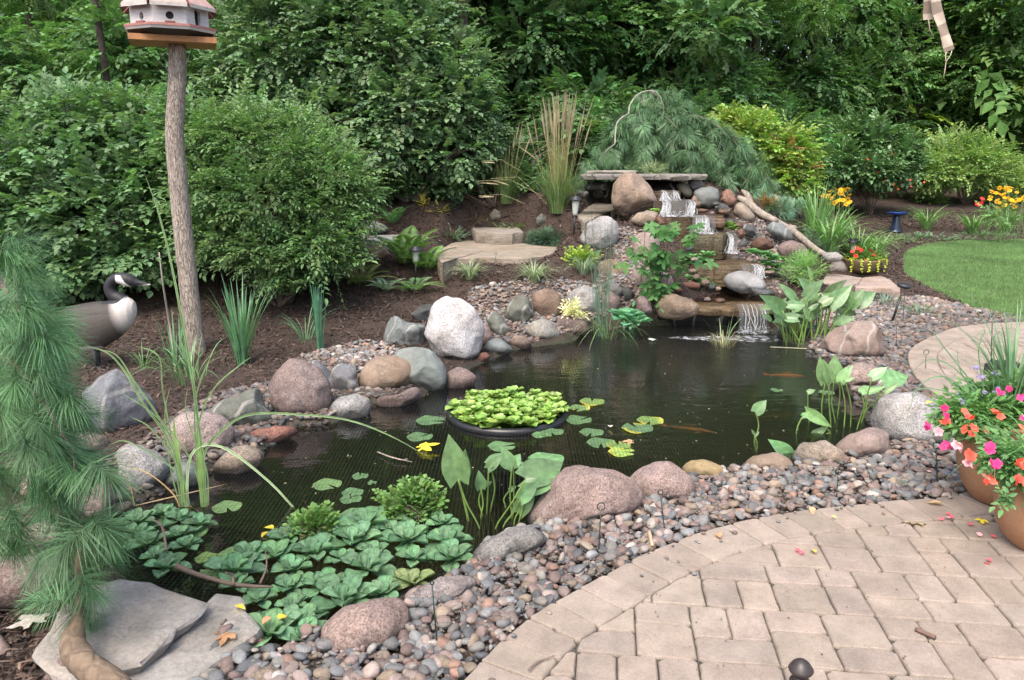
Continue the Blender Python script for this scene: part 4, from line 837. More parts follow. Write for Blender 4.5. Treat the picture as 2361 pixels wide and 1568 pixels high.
def spray(L, n=9, leaf=.25, ang=52, seed=0, droop=.25, term=True, pair=False, jz=.22):
    rs = np.random.default_rng(seed); Ts = []
    for i in range(n):
        t = .12 + .85 * i / n; s = 1 if i % 2 else -1; z0 = -droop * t * t
        for sd in ((1, -1) if pair else (s,)):
            a = R(ang + rs.uniform(-12, 12)) * sd; x = np.array([math.cos(a), math.sin(a), rs.uniform(-.35, .1)]); zv = np.array([rs.uniform(-jz, jz), rs.uniform(-jz, jz), 1.0])
            Fr = frame(x[None], zv[None])[0] * leaf * rs.uniform(.75, 1.15) * (1 - .25 * t); Ts.append(xf(L, Fr, (t, 0, z0), rs.uniform(.85, 1.15)))
    if term: Fr = frame(np.array([[1, 0, -.4]]), np.array([[0, .1, 1.]]))[0] * leaf; Ts.append(xf(L, Fr, (1, 0, -droop), 1.05))
    return merge(Ts)
def lobe(ux, uy, Y, rx, ry, d=None):
    u = upx(Y, uy); return (at(ux, uy, Y), np.array([rx * u, (d if d else rx * u * .8), ry * u]))
def crown(mb, lobes, n, Ts, size, colr, rmin=.6, up=.25, hv=.1, vv=.28, zj=.35, wts=None, cut=None, horiz=.55):
    vol = np.array([np.prod(l[1]) ** (2 / 3) for l in lobes]); vol /= vol.sum(); cnt = rng.multinomial(n, vol)
    O = []; D = []
    for (c, r), k_ in zip(lobes, cnt):
        d = rv(k_); rr = (rmin + (1 - rmin) * rng.random(k_) ** .6); bump_ = 1 + .36 * np.array([mnoise.noise(Vector(q * 1.9 + c)) for q in d])
        O.append(c + d * r * (rr * bump_)[:, None]); D.append(d)
    O = np.vstack(O); D = np.vstack(D)
    if cut is not None: kk = cut(O); O = O[kk]; D = D[kk]
    n_ = len(O); x = D * np.array([1, 1, horiz]) + rv(n_) * .45 + np.array([0, 0, up]); z = np.tile([0, -.12, 1.], (n_, 1)) + rv(n_) * zj * .75 + D * .14
    Fm = frame(x, z) * rng.uniform(size[0], size[1], (n_, 1, 1)); cl = vary(colr, n_, hv, vv); w_ = rng.integers(0, len(Ts), n_)
    for i, T in enumerate(Ts): s_ = w_ == i; mb.inst(T, Fm[s_], O[s_] - Fm[s_][:, :, 0] * .5, cl[s_])
def stems(mb, base, tgts, r0=.03, n=5, col=(.12,.09,.07), wob=.12, rend=.25):
    base = np.array(base)
    for t in tgts:
        t = np.array(t); b = base + np.append(rng.normal(0, r0 * 1.2, 2), -.05); m = (b + t) / 2 + np.append(rng.normal(0, wob, 2), .15 * np.linalg.norm(t - b)); 
        P_ = spline([b, b * .6 + m * .4 + np.append(rng.normal(0, wob * .3, 2), 0), m, t], 4); tube(P_, list(np.linspace(r0, r0 * rend, len(P_))), n, col, mb=mb, cap=False)
def plant(name, label, cat, base, crown_mb, stem_mb, cm='leaf', sm='bark_smooth', group=None, cn='foliage', sn='stems'):
    root = thing(name, label, cat, tuple(base), group)
    if crown_mb is not None: obj(cn, crown_mb, M[cm], root)
    if stem_mb is not None and stem_mb.n: obj(sn, stem_mb, M[sm], root)
    return root
SP_OV = [spray(L_OV, 7, .34, 55, s, .2) for s in range(3)]; SP_EL = [spray(L_EL, 9, .26, 50, s, .2) for s in range(3)]; SP_SM = [spray(L_S, 9, .30, 52, s, .2) for s in range(3)]
SP_SN = [spray(L_SN, 12, .27, 50, s, .25) for s in range(3)]; SP_P = [spray(L_P, 4, .55, 60, s, .3) for s in range(3)]
SHOOT = [spray(L_EL, 16, .13, 48, s, .12, jz=.5) for s in range(2)]; SHOOT_O = [spray(L_OV, 12, .2, 52, s, .15, jz=.5) for s in range(2)]
# ------------------------------------------------------------------ the two big rounded shrubs on the left
def trail(lobes, k=1): return [l[0] + (rng.random(3) - .5) * l[1] for l in lobes for _ in range(k)]
def skirt(lbs, k, lo, hi, dz=(.2, .7)): return lbs
lb = [lobe(90,420,8.9,150,150,1.0),lobe(250,330,9.2,150,110,.9),lobe(50,520,8.6,150,130,.9),lobe(230,500,8.6,150,140,.9),lobe(-60,380,9,120,190,1),lobe(370,420,8.9,110,140,.8),lobe(130,610,8.3,150,60,.7),lobe(340,585,8.4,110,60,.6),lobe(170,280,9.4,130,80,.8),lobe(330,270,9.5,110,70,.8),lobe(440,330,9.3,90,80,.7)]
b = ground(170, 660); mb = MB(); sm = MB(); crown(mb, lb, 5200, SP_OV, (.16, .29), (.10,.165,.078), .5, up=.1, vv=.34)
crown(mb, lb, 150, SHOOT_O, (.38, .6), (.10,.165,.075), .95, up=.6); stems(sm, b, trail(lb, 2), .03); plant('viburnum_shrub', 'wide large-leaved dark green shrub behind the goose', 'shrub', b, mb, sm)
lb = [lobe(480,330,9.0,100,80,.8),lobe(590,330,8.9,110,75,.8),lobe(700,370,8.7,100,70,.8),lobe(790,400,8.6,60,60,.5),lobe(520,440,8.5,100,90,.8),lobe(640,460,8.4,120,90,.8),lobe(760,480,8.4,80,80,.6),lobe(500,540,8.2,70,60,.6),lobe(620,570,8.1,90,50,.6),lobe(730,560,8.1,80,55,.6),lobe(805,530,8.4,45,60,.5),lobe(840,450,8.6,30,40,.4),lobe(700,290,9.1,60,40,.5),lobe(650,640,8.0,60,25,.4),lobe(770,590,8.1,50,30,.4),lobe(570,270,9.1,60,40,.5)]
b = ground(645, 700); mb = MB(); sm = MB(); crown(mb, lb, 5200, SP_EL, (.15, .30), (.11,.175,.072), .5, up=.15, vv=.32)
crown(mb, lb, 420, SHOOT, (.35, .75), (.12,.19,.075), .95, up=.55); stems(sm, b, trail(lb, 2), .025); plant('burning_bush', 'small-leaved yellow green rounded shrub right of the birdhouse post', 'shrub', b, mb, sm)
# ------------------------------------------------------------------ tall arching shrub in the middle
lb = [lobe(640,130,12.3,170,140,1.2),lobe(800,100,12.2,150,150,1.2),lobe(930,130,12,130,130,1.1),lobe(780,270,11.8,150,100,1),lobe(930,260,11.6,130,110,1),lobe(1060,250,11.9,90,110,.9),lobe(1050,160,12.2,90,80,.9),lobe(900,20,12.4,160,80,1),lobe(700,0,12.4,160,90,1),lobe(880,350,11.4,110,60,.8),lobe(1040,350,11.6,100,70,.8),lobe(1110,300,12,60,90,.7),lobe(560,220,12.3,110,100,1)]
b = ground(945, 465); mb = MB(); sm = MB(); crown(mb, lb, 7600, SP_OV, (.17, .30), (.115,.175,.09), .5, up=.12, vv=.34)
crown(mb, lb, 220, SHOOT_O, (.4, .7), (.11,.17,.09), .97, up=.5)
for l in lb: l[0][1] -= .3
stems(sm, b, trail(lb, 2), .032, col=(.24,.21,.18)); plant('serviceberry_shrub', 'tall arching many-stemmed shrub filling the middle behind the mulch bed', 'shrub', b, mb, sm)
lb = [lobe(1150,360,12.6,80,70,.6),lobe(1210,420,12.3,70,50,.6),lobe(1090,420,12.2,70,50,.5),lobe(1270,330,13.6,70,60,.5),lobe(1360,320,13.8,60,50,.5)]
b = ground(1130, 470); lb += [lobe(880,425,11.6,70,40,.5),lobe(970,415,11.8,70,40,.5),lobe(1040,420,11.8,60,40,.5),lobe(800,400,11.8,60,50,.5)]; mb = MB(); sm = MB(); crown(mb, lb, 2500, SP_OV, (.14, .25), (.09,.15,.065), .4); stems(sm, b, trail(lb, 2), .02); plant('understory_shrub', 'loose low shrub between the tall arching shrub and the plumed grass', 'shrub', b, mb, sm)
# ------------------------------------------------------------------ right hand shrubs
def bush(label, base, lbs, n, Ts, size, colr, cm='leaf', nm='garden_shrub', extra=None, **kw):
    Yb_ = float(np.mean([l[0][1] for l in lbs])); b = at(base[0], base[1], Yb_); b = np.array([b[0], Yb_, hz(b[0], Yb_)]); mb = MB(); sm = MB(); crown(mb, lbs, n, Ts, size, colr, **kw); stems(sm, b, trail(lbs, 2), .02); r = plant(nm, label, 'shrub', b, mb, sm, cm)
    return r
r1 = bush('yellow green hydrangea like shrub with reddish faded leaves right of the weeping pine', (1760,480), [lobe(1720,330,14.6,80,70,.8),lobe(1790,370,14.4,80,80,.8),lobe(1740,420,14.2,80,60,.7),lobe(1830,420,14.2,50,60,.6),lobe(1690,290,14.8,50,40,.6)], 1900, SP_OV, (.20, .34), (.20,.27,.07), hv=.16)
mb = MB(); crown(mb, [lobe(1840,400,13.9,35,50,.5),lobe(1810,345,14.0,30,30,.5),lobe(1810,460,13.9,30,30,.5)], 70, SP_OV, (.12, .2), (.26,.12,.06), hv=.2); obj('faded_leaves', mb, M['leaf'], r1)
r2 = bush('dark green rounded shrub with small red flowers behind the yellow daisies', (2010,480), [lobe(1990,350,21.3,90,75,1),lobe(2070,360,21.1,55,52,.8),lobe(1930,378,20.8,62,50,.8),lobe(2000,388,20.5,80,30,.8),lobe(1960,320,21.6,60,40,.7)], 2300, SP_OV, (.26, .44), (.105,.18,.075), 'leaf_gloss')
r3 = bush('light green loose shrub right of the dark green red-flowered shrub', (2220,480), [lobe(2200,370,23.4,90,60,1),lobe(2260,380,23.1,75,55,1),lobe(2150,395,23.1,55,45,.8),lobe(2220,405,22.9,85,26,.8),lobe(2320,430,24.1,60,60,1)], 2300, SP_SM, (.26, .46), (.20,.275,.10))
r4 = bush('low dark hedge like shrub at the far right edge of the wood', (2350,440), [lobe(2370,380,26.0,60,50,.8),lobe(2340,430,26.0,60,40,.8)], 500, SP_OV, (.3, .4), (.07,.11,.05))
# ------------------------------------------------------------------ the wood: archetype trees and saplings, copied
def arche(kind):
    mbt = MB(); mbc = MB(); mbt.n = 0
    if kind == 'oak': P_ = [(0,0,-.3),(.1,0,2.5),(-.05,.1,5),(.1,0,9)]; r_ = .17; lbs = [(np.array([rng.normal(0,1.5), rng.normal(0,1.2), z]), np.array([1.5,1.4,1.0])) for z in (2.6,3.2,4,4.6,5.2,6,7,8,9,10,11)]; n=2300; T=SP_OV; cl=(.095,.17,.06); sz=(.28,.5)
    if kind == 'maple': P_ = [(0,0,-.3),(-.1,0,2),(.1,.1,4.5),(0,0,8)]; r_ = .10; lbs = [(np.array([rng.normal(0,1.1), rng.normal(0,1.0), z]), np.array([1.3,1.2,.8])) for z in (1.4,2.1,2.8,3.5,4.3,5,6,7,8)]; n=1500; T=SP_P; cl=(.09,.155,.065); sz=(.24,.40)
    if kind == 'ash': P_ = [(0,0,-.3),(.1,.1,3),(0,0,6),(.1,0,9)]; r_ = .11; lbs = [(np.array([rng.normal(0,1.3), rng.normal(0,1.1), z]), np.array([1.4,1.2,.7])) for z in (1.8,2.6,3.4,4.2,5,6,7.2,8.5,10)]; n=2300; T=SP_SM; cl=(.10,.18,.06); sz=(.28,.48)
    if kind == 'thicket': P_ = [(0,0,-.2),(.1,0,1),(.2,.1,2)]; r_ = .03; lbs = [(np.array([rng.normal(0,.8), rng.normal(0,.6), z]), np.array([.9,.8,.55])) for z in (.4,.7,1.1,1.5,2.0,2.5)]; n=1300; T=SP_OV; cl=(.09,.16,.065); sz=(.19,.34)
    if kind == 'cherry': P_ = [(0,0,-.2),(-.1,0,1.4),(.1,.1,3.6)]; r_ = .04; lbs = [(np.array([rng.normal(0,.8), rng.normal(0,.7), z]), np.array([1.0,.9,.6])) for z in (.9,1.5,2.1,2.8,3.5,4.2)]; n=1500; T=SP_SN; cl=(.11,.185,.065); sz=(.22,.42)
    tube(spline(P_, 4), list(np.linspace(r_, r_ * .45, 4 * (len(P_) - 1) + 1)), 9, (.085,.068,.056), mb=mbt)
    stems(mbt, (0, 0, P_[1][2] * .8), [l[0] for l in lbs], r_ * .28, 5, (.085,.068,.056), .2)
    crown(mbc, lbs, n, T, sz, cl, .35, up=.05, vv=.4, hv=.14)
    root = thing({'oak': 'oak_tree', 'maple': 'maple_sapling', 'ash': 'ash_tree', 'thicket': 'woodland_shrub', 'cherry': 'young_tree'}[kind], 'x', 'tree', (0, 0, 0)); obj('trunk', mbt, M['bark'], root); obj('crown', mbc, M['leaf'], root); return root
KN = {'oak': ('broad', 'oak tree'), 'maple': ('large-lobed', 'maple sapling'), 'ash': ('fine-leaved', 'ash tree'), 'thicket': ('low dense', 'woodland shrub'), 'cherry': ('slim leafy', 'young tree')}
def where(ux, Y):
    w_ = 'left of the birdhouse' if ux < 280 else 'behind the birdhouse' if ux < 520 else 'behind the left end of the tall arching shrub' if ux < 820 else 'behind the tall arching shrub' if ux < 1120 else 'behind the plumed grass' if ux < 1400 else 'behind the weeping pine' if ux < 1700 else 'behind the yellow green shrub' if ux < 1900 else 'behind the red-flowered shrub' if ux < 2130 else 'behind the hanging striped cloth' if ux < 2260 else 'at the far right of the wood'
    return w_ + (', deep in the wood' if Y > 20.5 else ', second row' if Y > 16.5 else ', front row')
arch = {}; rng = np.random.default_rng(4242)
def put(kind, ux, Y, s=1.0, rz=None):
    first = kind not in arch; random.seed(int(ux * 7 + Y * 13)); Y = Y + (2.2 if Y < 17.5 and ux > 1000 else 0)
    if first: arch[kind] = arche(kind); o = arch[kind]
    else: o = copy_tree(arch[kind])
    p = at(ux, 600, Y); x, y = float(p[0]), float(Y); o.location = (x, y, hz(x, y) - .05); o.rotation_euler = (0, 0, rz if rz is not None else random.uniform(0, 6.28)); o.scale = (s * random.uniform(.9, 1.1),) * 2 + (s,)
    a_, b_ = KN[kind]; o['label'] = f'{a_} {b_} {where(ux, Y)}'; o['category'] = 'shrub' if kind == 'thicket' else 'tree'; o['group'] = f'{b_}s {where(ux, Y)}'
for kind, ux, Y, s in [('thicket',60,12.5,1.1),('thicket',330,12.8,1.2),('thicket',200,14.5,1.2),('thicket',520,14.2,1.3),('thicket',700,15.5,1.3),('thicket',1180,14.6,1.2),('thicket',1330,15.6,1.3),('thicket',1480,16.5,1.4),('thicket',1600,17.5,1.1),('thicket',2060,31,1.6),('thicket',2300,32,1.8),('thicket',1780,24,1.4),
        ('maple',1210,15.0,1.0),('maple',1120,17.5,1.1),('maple',1540,18.5,1.0),('maple',1830,27,1.4),('maple',330,17,1.1),('maple',2040,31,1.6),
        ('cherry',1400,16.8,1.1),('cherry',60,15.5,1.1),('cherry',1720,23,1.2),('cherry',450,15.5,1.1),('cherry',860,16.0,1.2),('cherry',2150,33,1.8),('cherry',2300,32,1.8),('cherry',1960,31,1.8),('cherry',180,18.5,1.3),('cherry',1250,19.5,1.3),
        ('ash',30,19,1.1),('ash',560,18,1.1),('ash',1000,18.5,1.1),('ash',1500,21,1.1),('ash',1700,24,1.2),('ash',2080,29,1.4),('ash',2280,30,1.4),('ash',1330,23,1.1),
        ('oak',120,22,1.2),('oak',400,23,1.2),('oak',1066,16.6,1.0),('oak',1420,20,1.1),('oak',1850,26,1.2),('oak',2200,30,1.3),('oak',800,22,1.2),('oak',640,26,1.3),('oak',2400,27,1.3),('oak',1600,28,1.3)]: put(kind, ux, Y, s)
# bare trunks that show between the leaves
mbt = MB()
for i, (ux, uy, Y, r, lean, lab) in enumerate([(1068,140,13.0,.095,.0,'dark straight tree trunk above the tall arching shrub'),(256,170,11.6,.055,-.45,'thin leaning tree trunk left of the birdhouse'),(1425,200,19.5,.17,.1,'reddish brown thick tree trunk above the weeping pine'),(1332,180,18.6,.07,.05,'slim tree trunk left of the reddish thick trunk'),(2090,120,28,.10,.2,'slim dark tree trunk left of the hanging cloth'),(1890,200,27,.09,-.1,'slim trunk behind the yellow green shrub'),(70,80,16,.1,.1,'dark trunk at the upper left corner')]):
    x, y = at(ux, uy, Y)[0], Y; z0 = hz(x, y); mb_ = MB(); top = (x + lean, y, z0 + 9)
    tube(spline([(x - lean * .1, y, z0 - .2), (x + lean * .15, y, z0 + 2), (x + lean * .5, y + .05, z0 + 5), top], 5), list(np.linspace(r, r * .6, 16)), 10, (.07,.052,.045) if i != 2 else (.12,.07,.055), mb=mb_); root = thing('forest_tree', lab, 'tree', (x, y, z0), 'tall forest trees with bare lower trunks')
    obj('trunk', mb_, M['bark'], root); mc = MB(); crown(mc, [(np.array([x + lean, y, z0 + 8.5]), np.array([2.2, 2, 2.]))], 160, SP_SM, (.5, .8), (.08,.14,.05), .3); obj('crown', mc, M['leaf'], root)
random.seed(99)
# distant wood mass
mb = MB(); N = 9000; th = rng.uniform(-.95, .95, N); rr = rng.uniform(30, 44, N); zz_ = rng.uniform(.5, 17, N); O = np.stack([np.sin(th) * rr, np.cos(th) * rr, zz_ + 1], 1)
x = rv(N); x[:, 2] *= .4; z = np.tile([0, -.25, 1.], (N, 1)) + rv(N) * .5; Fm = frame(x, z) * rng.uniform(1.1, 2.1, (N, 1, 1))
cl = vary((.075,.13,.04), N, .15, .45); sunlit = rng.random(N) < .10; cl[sunlit] = vary((.22,.30,.05), sunlit.sum(), .1, .3)  # scattered leaves coloured bright yellow green: sunlit patches painted into the wood
for i in range(3): s_ = np.arange(N) % 3 == i; mb.inst(SP_SM[i], Fm[s_], O[s_], cl[s_])
tag(obj('distant_wood', mb, M['leaf']), 'far leafy wood closing the view behind the garden', 'wood', kind='stuff')
# ------------------------------------------------------------------ pines
def tuftT(n, L, w_, seed, spreadlo=18, spreadhi=62, twig=.35, droop=.35):
    rs = np.random.default_rng(seed); V = []; F = []; Cc = []
    for i in range(n):
        t = rs.random(); a = R(spreadhi + (spreadlo - spreadhi) * t + rs.normal(0, 8)); ph = rs.uniform(0, 2 * math.pi); l = L * rs.uniform(.75, 1.1)
        d = np.array([math.cos(a), math.sin(a) * math.cos(ph), math.sin(a) * math.sin(ph)]); b = np.array([twig * t, 0, 0]); s = np.cross(d, [0, 0, 1.0]) if abs(d[2]) < .9 else np.array([0, 1., 0]); s /= np.linalg.norm(s)
        k0 = len(V); c_ = rs.uniform(.7, 1.25)
        for j, q in enumerate((0, .45, .8, 1)):
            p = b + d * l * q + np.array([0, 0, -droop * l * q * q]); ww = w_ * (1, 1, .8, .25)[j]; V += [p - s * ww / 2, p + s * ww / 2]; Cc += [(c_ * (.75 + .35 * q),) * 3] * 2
        F += [(k0 + 2 * j, k0 + 2 * j + 1, k0 + 2 * j + 3, k0 + 2 * j + 2) for j in range(3)]
    return tmpl(V, F, Cc)
TF = [tuftT(120, 1.0, .015, s, 14, 80, .75, .22) for s in range(5)]
def needles(mb, centres, dirs, size, colr, TT, vv=.2):
    n = len(centres); x = np.array(dirs, float); z = np.tile([0, 0, 1.], (n, 1)) + rv(n) * .2; Fm = frame(x, z)
    # droop template bends along local z: keep z up
    Fm = Fm * rng.uniform(size[0], size[1], (n, 1, 1)); cl = vary(colr, n, .08, vv); w_ = rng.integers(0, len(TT), n)
    for i, T in enumerate(TT): s_ = w_ == i; mb.inst(T, Fm[s_], np.array(centres)[s_], cl[s_])
PN = [(0,560,1,-.3),(25,620,1,-.4),(60,680,1,-.2),(20,740,.8,-.8),(110,740,1,-.4),(70,800,1,-.8),(150,800,1,-.5),(30,860,.6,-1),(115,880,.7,-.9),(175,890,1,-.7),(10,940,.5,-1),(80,950,.4,-1),(160,960,.8,-1),(165,1035,.9,-.6),(170,1045,.2,-1),(30,1020,.2,-1),(95,1040,.3,-1),(165,1050,-.5,-1),(60,1100,.2,-1),(120,1110,.3,-1),(20,1170,.3,-1),(115,1200,.6,-.8),(50,1210,0,-1),(205,1200,1,-.5),(205,1205,.6,-1),(200,1210,-.4,-.9),(185,1260,.3,-1),(178,1310,.0,-1),(180,1350,.5,-1),(176,1380,-.3,-1),(185,1420,.2,-1),(-30,700,1,-.4),(-40,820,1,-.6),(-30,950,.6,-1),(-30,1080,.5,-1),(60,1010,.7,-.7),(10,660,1,-.7),(90,850,.9,-.3),(140,870,1,-.3),(50,770,.9,-.4),(215,1060,1,-.8),(120,980,.8,-.5)]
mb = MB(); sm = MB(); cs = []; ds = []
for ux, uy, dx, dz in PN:
    if ux > 75 and uy < 900: ux -= 50
    for q in range(3):
        Y = rng.uniform(2.25, 2.75) if uy > 1150 else rng.uniform(2.3, 3.0); p = at(ux + rng.normal(0, 17), uy + rng.normal(0, 17), Y); cs.append(p); ds.append((dx + rng.normal(0, .5), rng.normal(-.1, .6), dz * .8 + rng.normal(.1, .3)))
for _ in range(36): # filler to the left
    ux, uy = rng.uniform(-80, 130), rng.uniform(640, 1160); p = at(ux, uy, rng.uniform(2.5, 3.2)); cs.append(p); ds.append((rng.uniform(0, 1), rng.normal(0, .5), -rng.uniform(.4, 1.2)))
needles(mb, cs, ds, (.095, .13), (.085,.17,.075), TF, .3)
trunkp = [at(330,1660,2.0), at(262,1580,2.06), at(200,1535,2.15), at(168,1490,2.25), at(176,1440,2.33), at(183,1380,2.45), at(180,1300,2.5), at(195,1230,2.55), at(208,1200,2.6)]
PB = at(360, 1720, 1.95); PB[2] = 0
tp_ = spline([PB, at(330,1660,2.0)] + trunkp[1:], 6); rr_ = np.interp(np.linspace(0, 1, len(tp_)), [0, .25, .4, .5, .6, 1], [.045, .042, .044, .036, .016, .006]); tube(tp_, list(rr_), 12, (.17,.125,.088), mb=sm, jit=.1)
def br(pts, r0, r1, c=(.20,.15,.14)): P_ = spline([at(*p) for p in pts], 5); tube(P_, list(np.linspace(r0, r1, len(P_))), 7, c, mb=sm)
br([(-120,420,2.7),(-30,600,2.6),(40,710,2.6),(62,745,2.55)], .012, .007); br([(-60,760,2.6),(60,870,2.5),(120,960,2.5),(165,1038,2.45)], .009, .005); br([(165,1038,2.45),(172,1075,2.43),(165,1120,2.43)], .004, .002); br([(62,745,2.55),(95,760,2.5),(110,780,2.5)], .005, .003)
br([(208,1200,2.6),(150,1150,2.6),(60,1040,2.65),(-60,900,2.7)], .006, .008); br([(208,1200,2.6),(225,1190,2.6)], .004, .002); br([(-120,420,2.7),(-200,800,2.8),(-180,1200,2.7),(60,1560,2.45),(180,1500,2.25)], .02, .03); br([(-60,900,2.7),(-190,900,2.8)], .009, .014); br([(-60,760,2.6),(-195,780,2.8)], .01, .014)
root = plant('white_pine', 'long-needled pine leaning in from the left edge with a crooked peeling trunk', 'pine tree', PB, mb, sm, 'needle', 'bark_smooth', cn='needles', sn='trunk')
# weeping pine behind the falls
TW = [tuftT(64, 1.0, .03, 40 + s, 14, 78, .5, .3) for s in range(4)]
mb = MB(); sm = MB(); cs = []; ds = []
WPoly = [(1385,400),(1405,330),(1430,260),(1470,215),(1510,200),(1560,205),(1600,245),(1620,300),(1690,350),(1760,410),(1815,470),(1740,480),(1640,450),(1600,410),(1500,395),(1420,395)]
for i in range(64):
    t = rng.random(); sx, sy = 1440 + 130 * t + rng.normal(0, 8), 262 - 60 * math.sin(math.pi * min(1, t * 1.05)) + rng.uniform(0, 50); ex = np.interp(t, [0, 1], [1385, 1790]) + rng.normal(0, 40); ex = min(ex, 1812); ey = np.interp(ex, [1340, 1420, 1560, 1640, 1700, 1815], [410, 398, 400, 425, 455, 485]) - abs(rng.normal(0, 22)); yy = rng.uniform(11.2, 12.6)
    a_, e_ = at(sx, sy, 11.9 + (yy - 11.9) * .4), at(ex, ey, yy); m_ = a_ * .45 + e_ * .55 + np.array([0, 0, .16 + abs(e_[0] - a_[0]) * .12]); P_ = spline([a_, m_, e_], 8); tube(P_, list(np.linspace(.010, .003, len(P_))), 5, (.2,.19,.15), mb=sm, cap=False)
    for j in range(1, len(P_) - 1): d_ = P_[j + 1] - P_[j - 1]; d_ /= np.linalg.norm(d_); cs.append(P_[j] + rng.normal(0, .03, 3)); ds.append(d_ + rng.normal(0, .35, 3))
for _ in range(330):
    q = rng.uniform([1395, 205], [1640, 390]); q = q if inpoly(q, WPoly)[0] else np.array([1520., 260.]); cs.append(at(q[0], q[1], rng.uniform(11.65, 12.2))); ds.append((rng.normal((q[0] - 1510) / 80, .5), rng.normal(-.5, .4), -rng.uniform(.1, 1.2)))
for q in [(1345,400),(1360,375),(1330,415),(1390,350),(1405,345)]:
    for _ in range(3): cs.append(at(q[0] + rng.normal(0, 10), q[1], 11.3)); ds.append((rng.normal(-.4, .4), -.5, -.8))
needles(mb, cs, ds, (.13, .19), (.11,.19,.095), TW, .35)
wb = ground(1560, 400, y0=11.5)
br2 = lambda pts, a, b_: tube(spline([at(*p) for p in pts], 5), list(np.linspace(a, b_, 5 * (len(pts) - 1) + 1)), 7, (.36,.34,.31), mb=sm)
br2([(1417,333,11.15),(1420,290,11.3),(1432,272,11.4),(1448,262,11.4),(1451,245,11.45),(1465,222,11.5),(1485,211,11.5),(1503,210,11.55),(1518,218,11.6),(1528,240,11.6),(1528,268,11.6)], .009, .006)
br2([(1417,333,11.35),(1400,345,11.3),(1380,370,11.2)], .008, .004)
tube(spline([wb, wb + np.array([.1, 0, .5]), at(1540, 260, 12), at(1503, 210, 11.55)], 5), list(np.linspace(.06, .018, 16)), 8, (.3,.27,.24), mb=sm)
plant('weeping_pine', 'blue green weeping pine with a bare looping leader above the waterfall', 'pine tree', wb, mb, sm, 'needle', cn='needles', sn='trunk')
# ------------------------------------------------------------------ grasses and strap leaves
def clump(mb, base, n, L, lean=(.2, .8), w_=.006, droop=.4, colr=(.10,.18,.07), r=.04, edge=None, seg=7, up=1.0, fold=.05, vv=.25):
    base = np.array(base)
    for i in range(n):
        ph = rng.uniform(0, 2 * math.pi); d = np.array([math.cos(ph), math.sin(ph), 0]); l = L * rng.uniform(.55, 1.08); le = rng.uniform(*lean); b = base + d * rng.uniform(0, r)
        P_ = []
        for j in range(seg):
            t = j / (seg - 1); P_.append(b + d * l * le * (t ** 1.4) + np.array([0, 0, up * l * (t - droop * le * t ** 2.6)]) )
        ww = [w_ * x for x in np.interp(np.linspace(0, 1, seg), [0, .3, .7, 1], [.7, 1, .8, .08])]; c = vary(colr, 1, .08, vv)[0]
        side = np.cross(d, [0, 0, 1]); ribbon(mb, P_, ww, np.cross(side, d) * 1 + d * -.6, c, fold, c * np.array(edge) if edge is not None else None)
def gplant(name, label, cat, base, mat='blade', group=None, **kw):
    mb = MB(); clump(mb, base, **kw); o = obj(name, mb, M[mat], None, tuple(base)); return tag(o, label, cat, group)
# plumed feather reed grass
def plume(mb, p, d, L, c=(.35,.285,.18)):
    P_ = [np.array(p) + np.array(d) * L * t + np.array([0, 0, -.08 * L * t * t]) for t in np.linspace(0, 1, 6)]
    for a in range(2): ribbon(mb, P_, [.005, .016, .018, .013, .007, .001], (1 if a else 0, 0 if a else -1, .2), c, .1)
def reed(label, ux, uy, n, L, np_, sp, pl, name='feather_reed_grass', pc=(.27,.225,.15)):
    b = ground(ux, uy); root = thing(name, label, 'ornamental grass', tuple(b)); mb = MB(); clump(mb, b, n, L * .55, (.15, .75), .009, .55, (.11,.17,.065), .12); clump(mb, b, n // 2, L * .7, (.03, .25), .006, .3, (.17,.18,.07), .12); obj('blades', mb, M['blade'], root)
    mb = MB()
    for _ in range(np_):
        ph = rng.uniform(0, 2 * math.pi); le = abs(rng.normal(0, sp)); d = np.array([math.cos(ph) * le, math.sin(ph) * le * .6, 1.0]); d /= np.linalg.norm(d); l = L * rng.uniform(.8, 1.05); s0 = b + np.array([math.cos(ph), math.sin(ph), 0]) * rng.uniform(0, .1)
        ribbon(mb, [s0, s0 + d * l * .35, s0 + d * l * .72], .0035, None, (.30,.25,.12)); plume(mb, s0 + d * l * .70, d + np.array([rng.normal(0, .04), 0, 0]), l * pl, vary(pc, 1, .05, .2)[0])
    obj('plumes', mb, M['blade'], root); return root
reed('tall upright clump of tan feathery plumed grass left of the waterfall', 1285, 492, 240, 1.58, 52, .14, .33)
reed('smaller loose clump with a few arching tan plumes left of the tall plumed clump', 1165, 470, 150, 1.25, 9, .28, .28)
mb = MB(); b = ground(1150, 480); 
for a, b_ in [((1250,452),(1100,418)),((1200,395),(1110,372)),((1260,470),(1130,412)),((1330,455),(1190,330)),((1210,470),(1103,452))]: ribbon(mb, [at(*a, 10.9), at((a[0] + b_[0]) / 2, min(a[1], b_[1]) - 4, 10.8), at(*b_, 10.7)], .004, None, (.30,.26,.13)); pa, pb = at((a[0] + b_[0] * 2) / 3, (a[1] + b_[1] * 2) / 3 - 4, 10.75), at(*b_, 10.7); plume(mb, pa, (pb - pa) / np.linalg.norm(pb - pa), np.linalg.norm(pb - pa))
tag(obj('arching_plumes', mb, M['blade'], None, tuple(at(1250, 452, 10.9))), 'pale plumes arching out sideways over the mulch from the plumed grass', 'grass plumes')
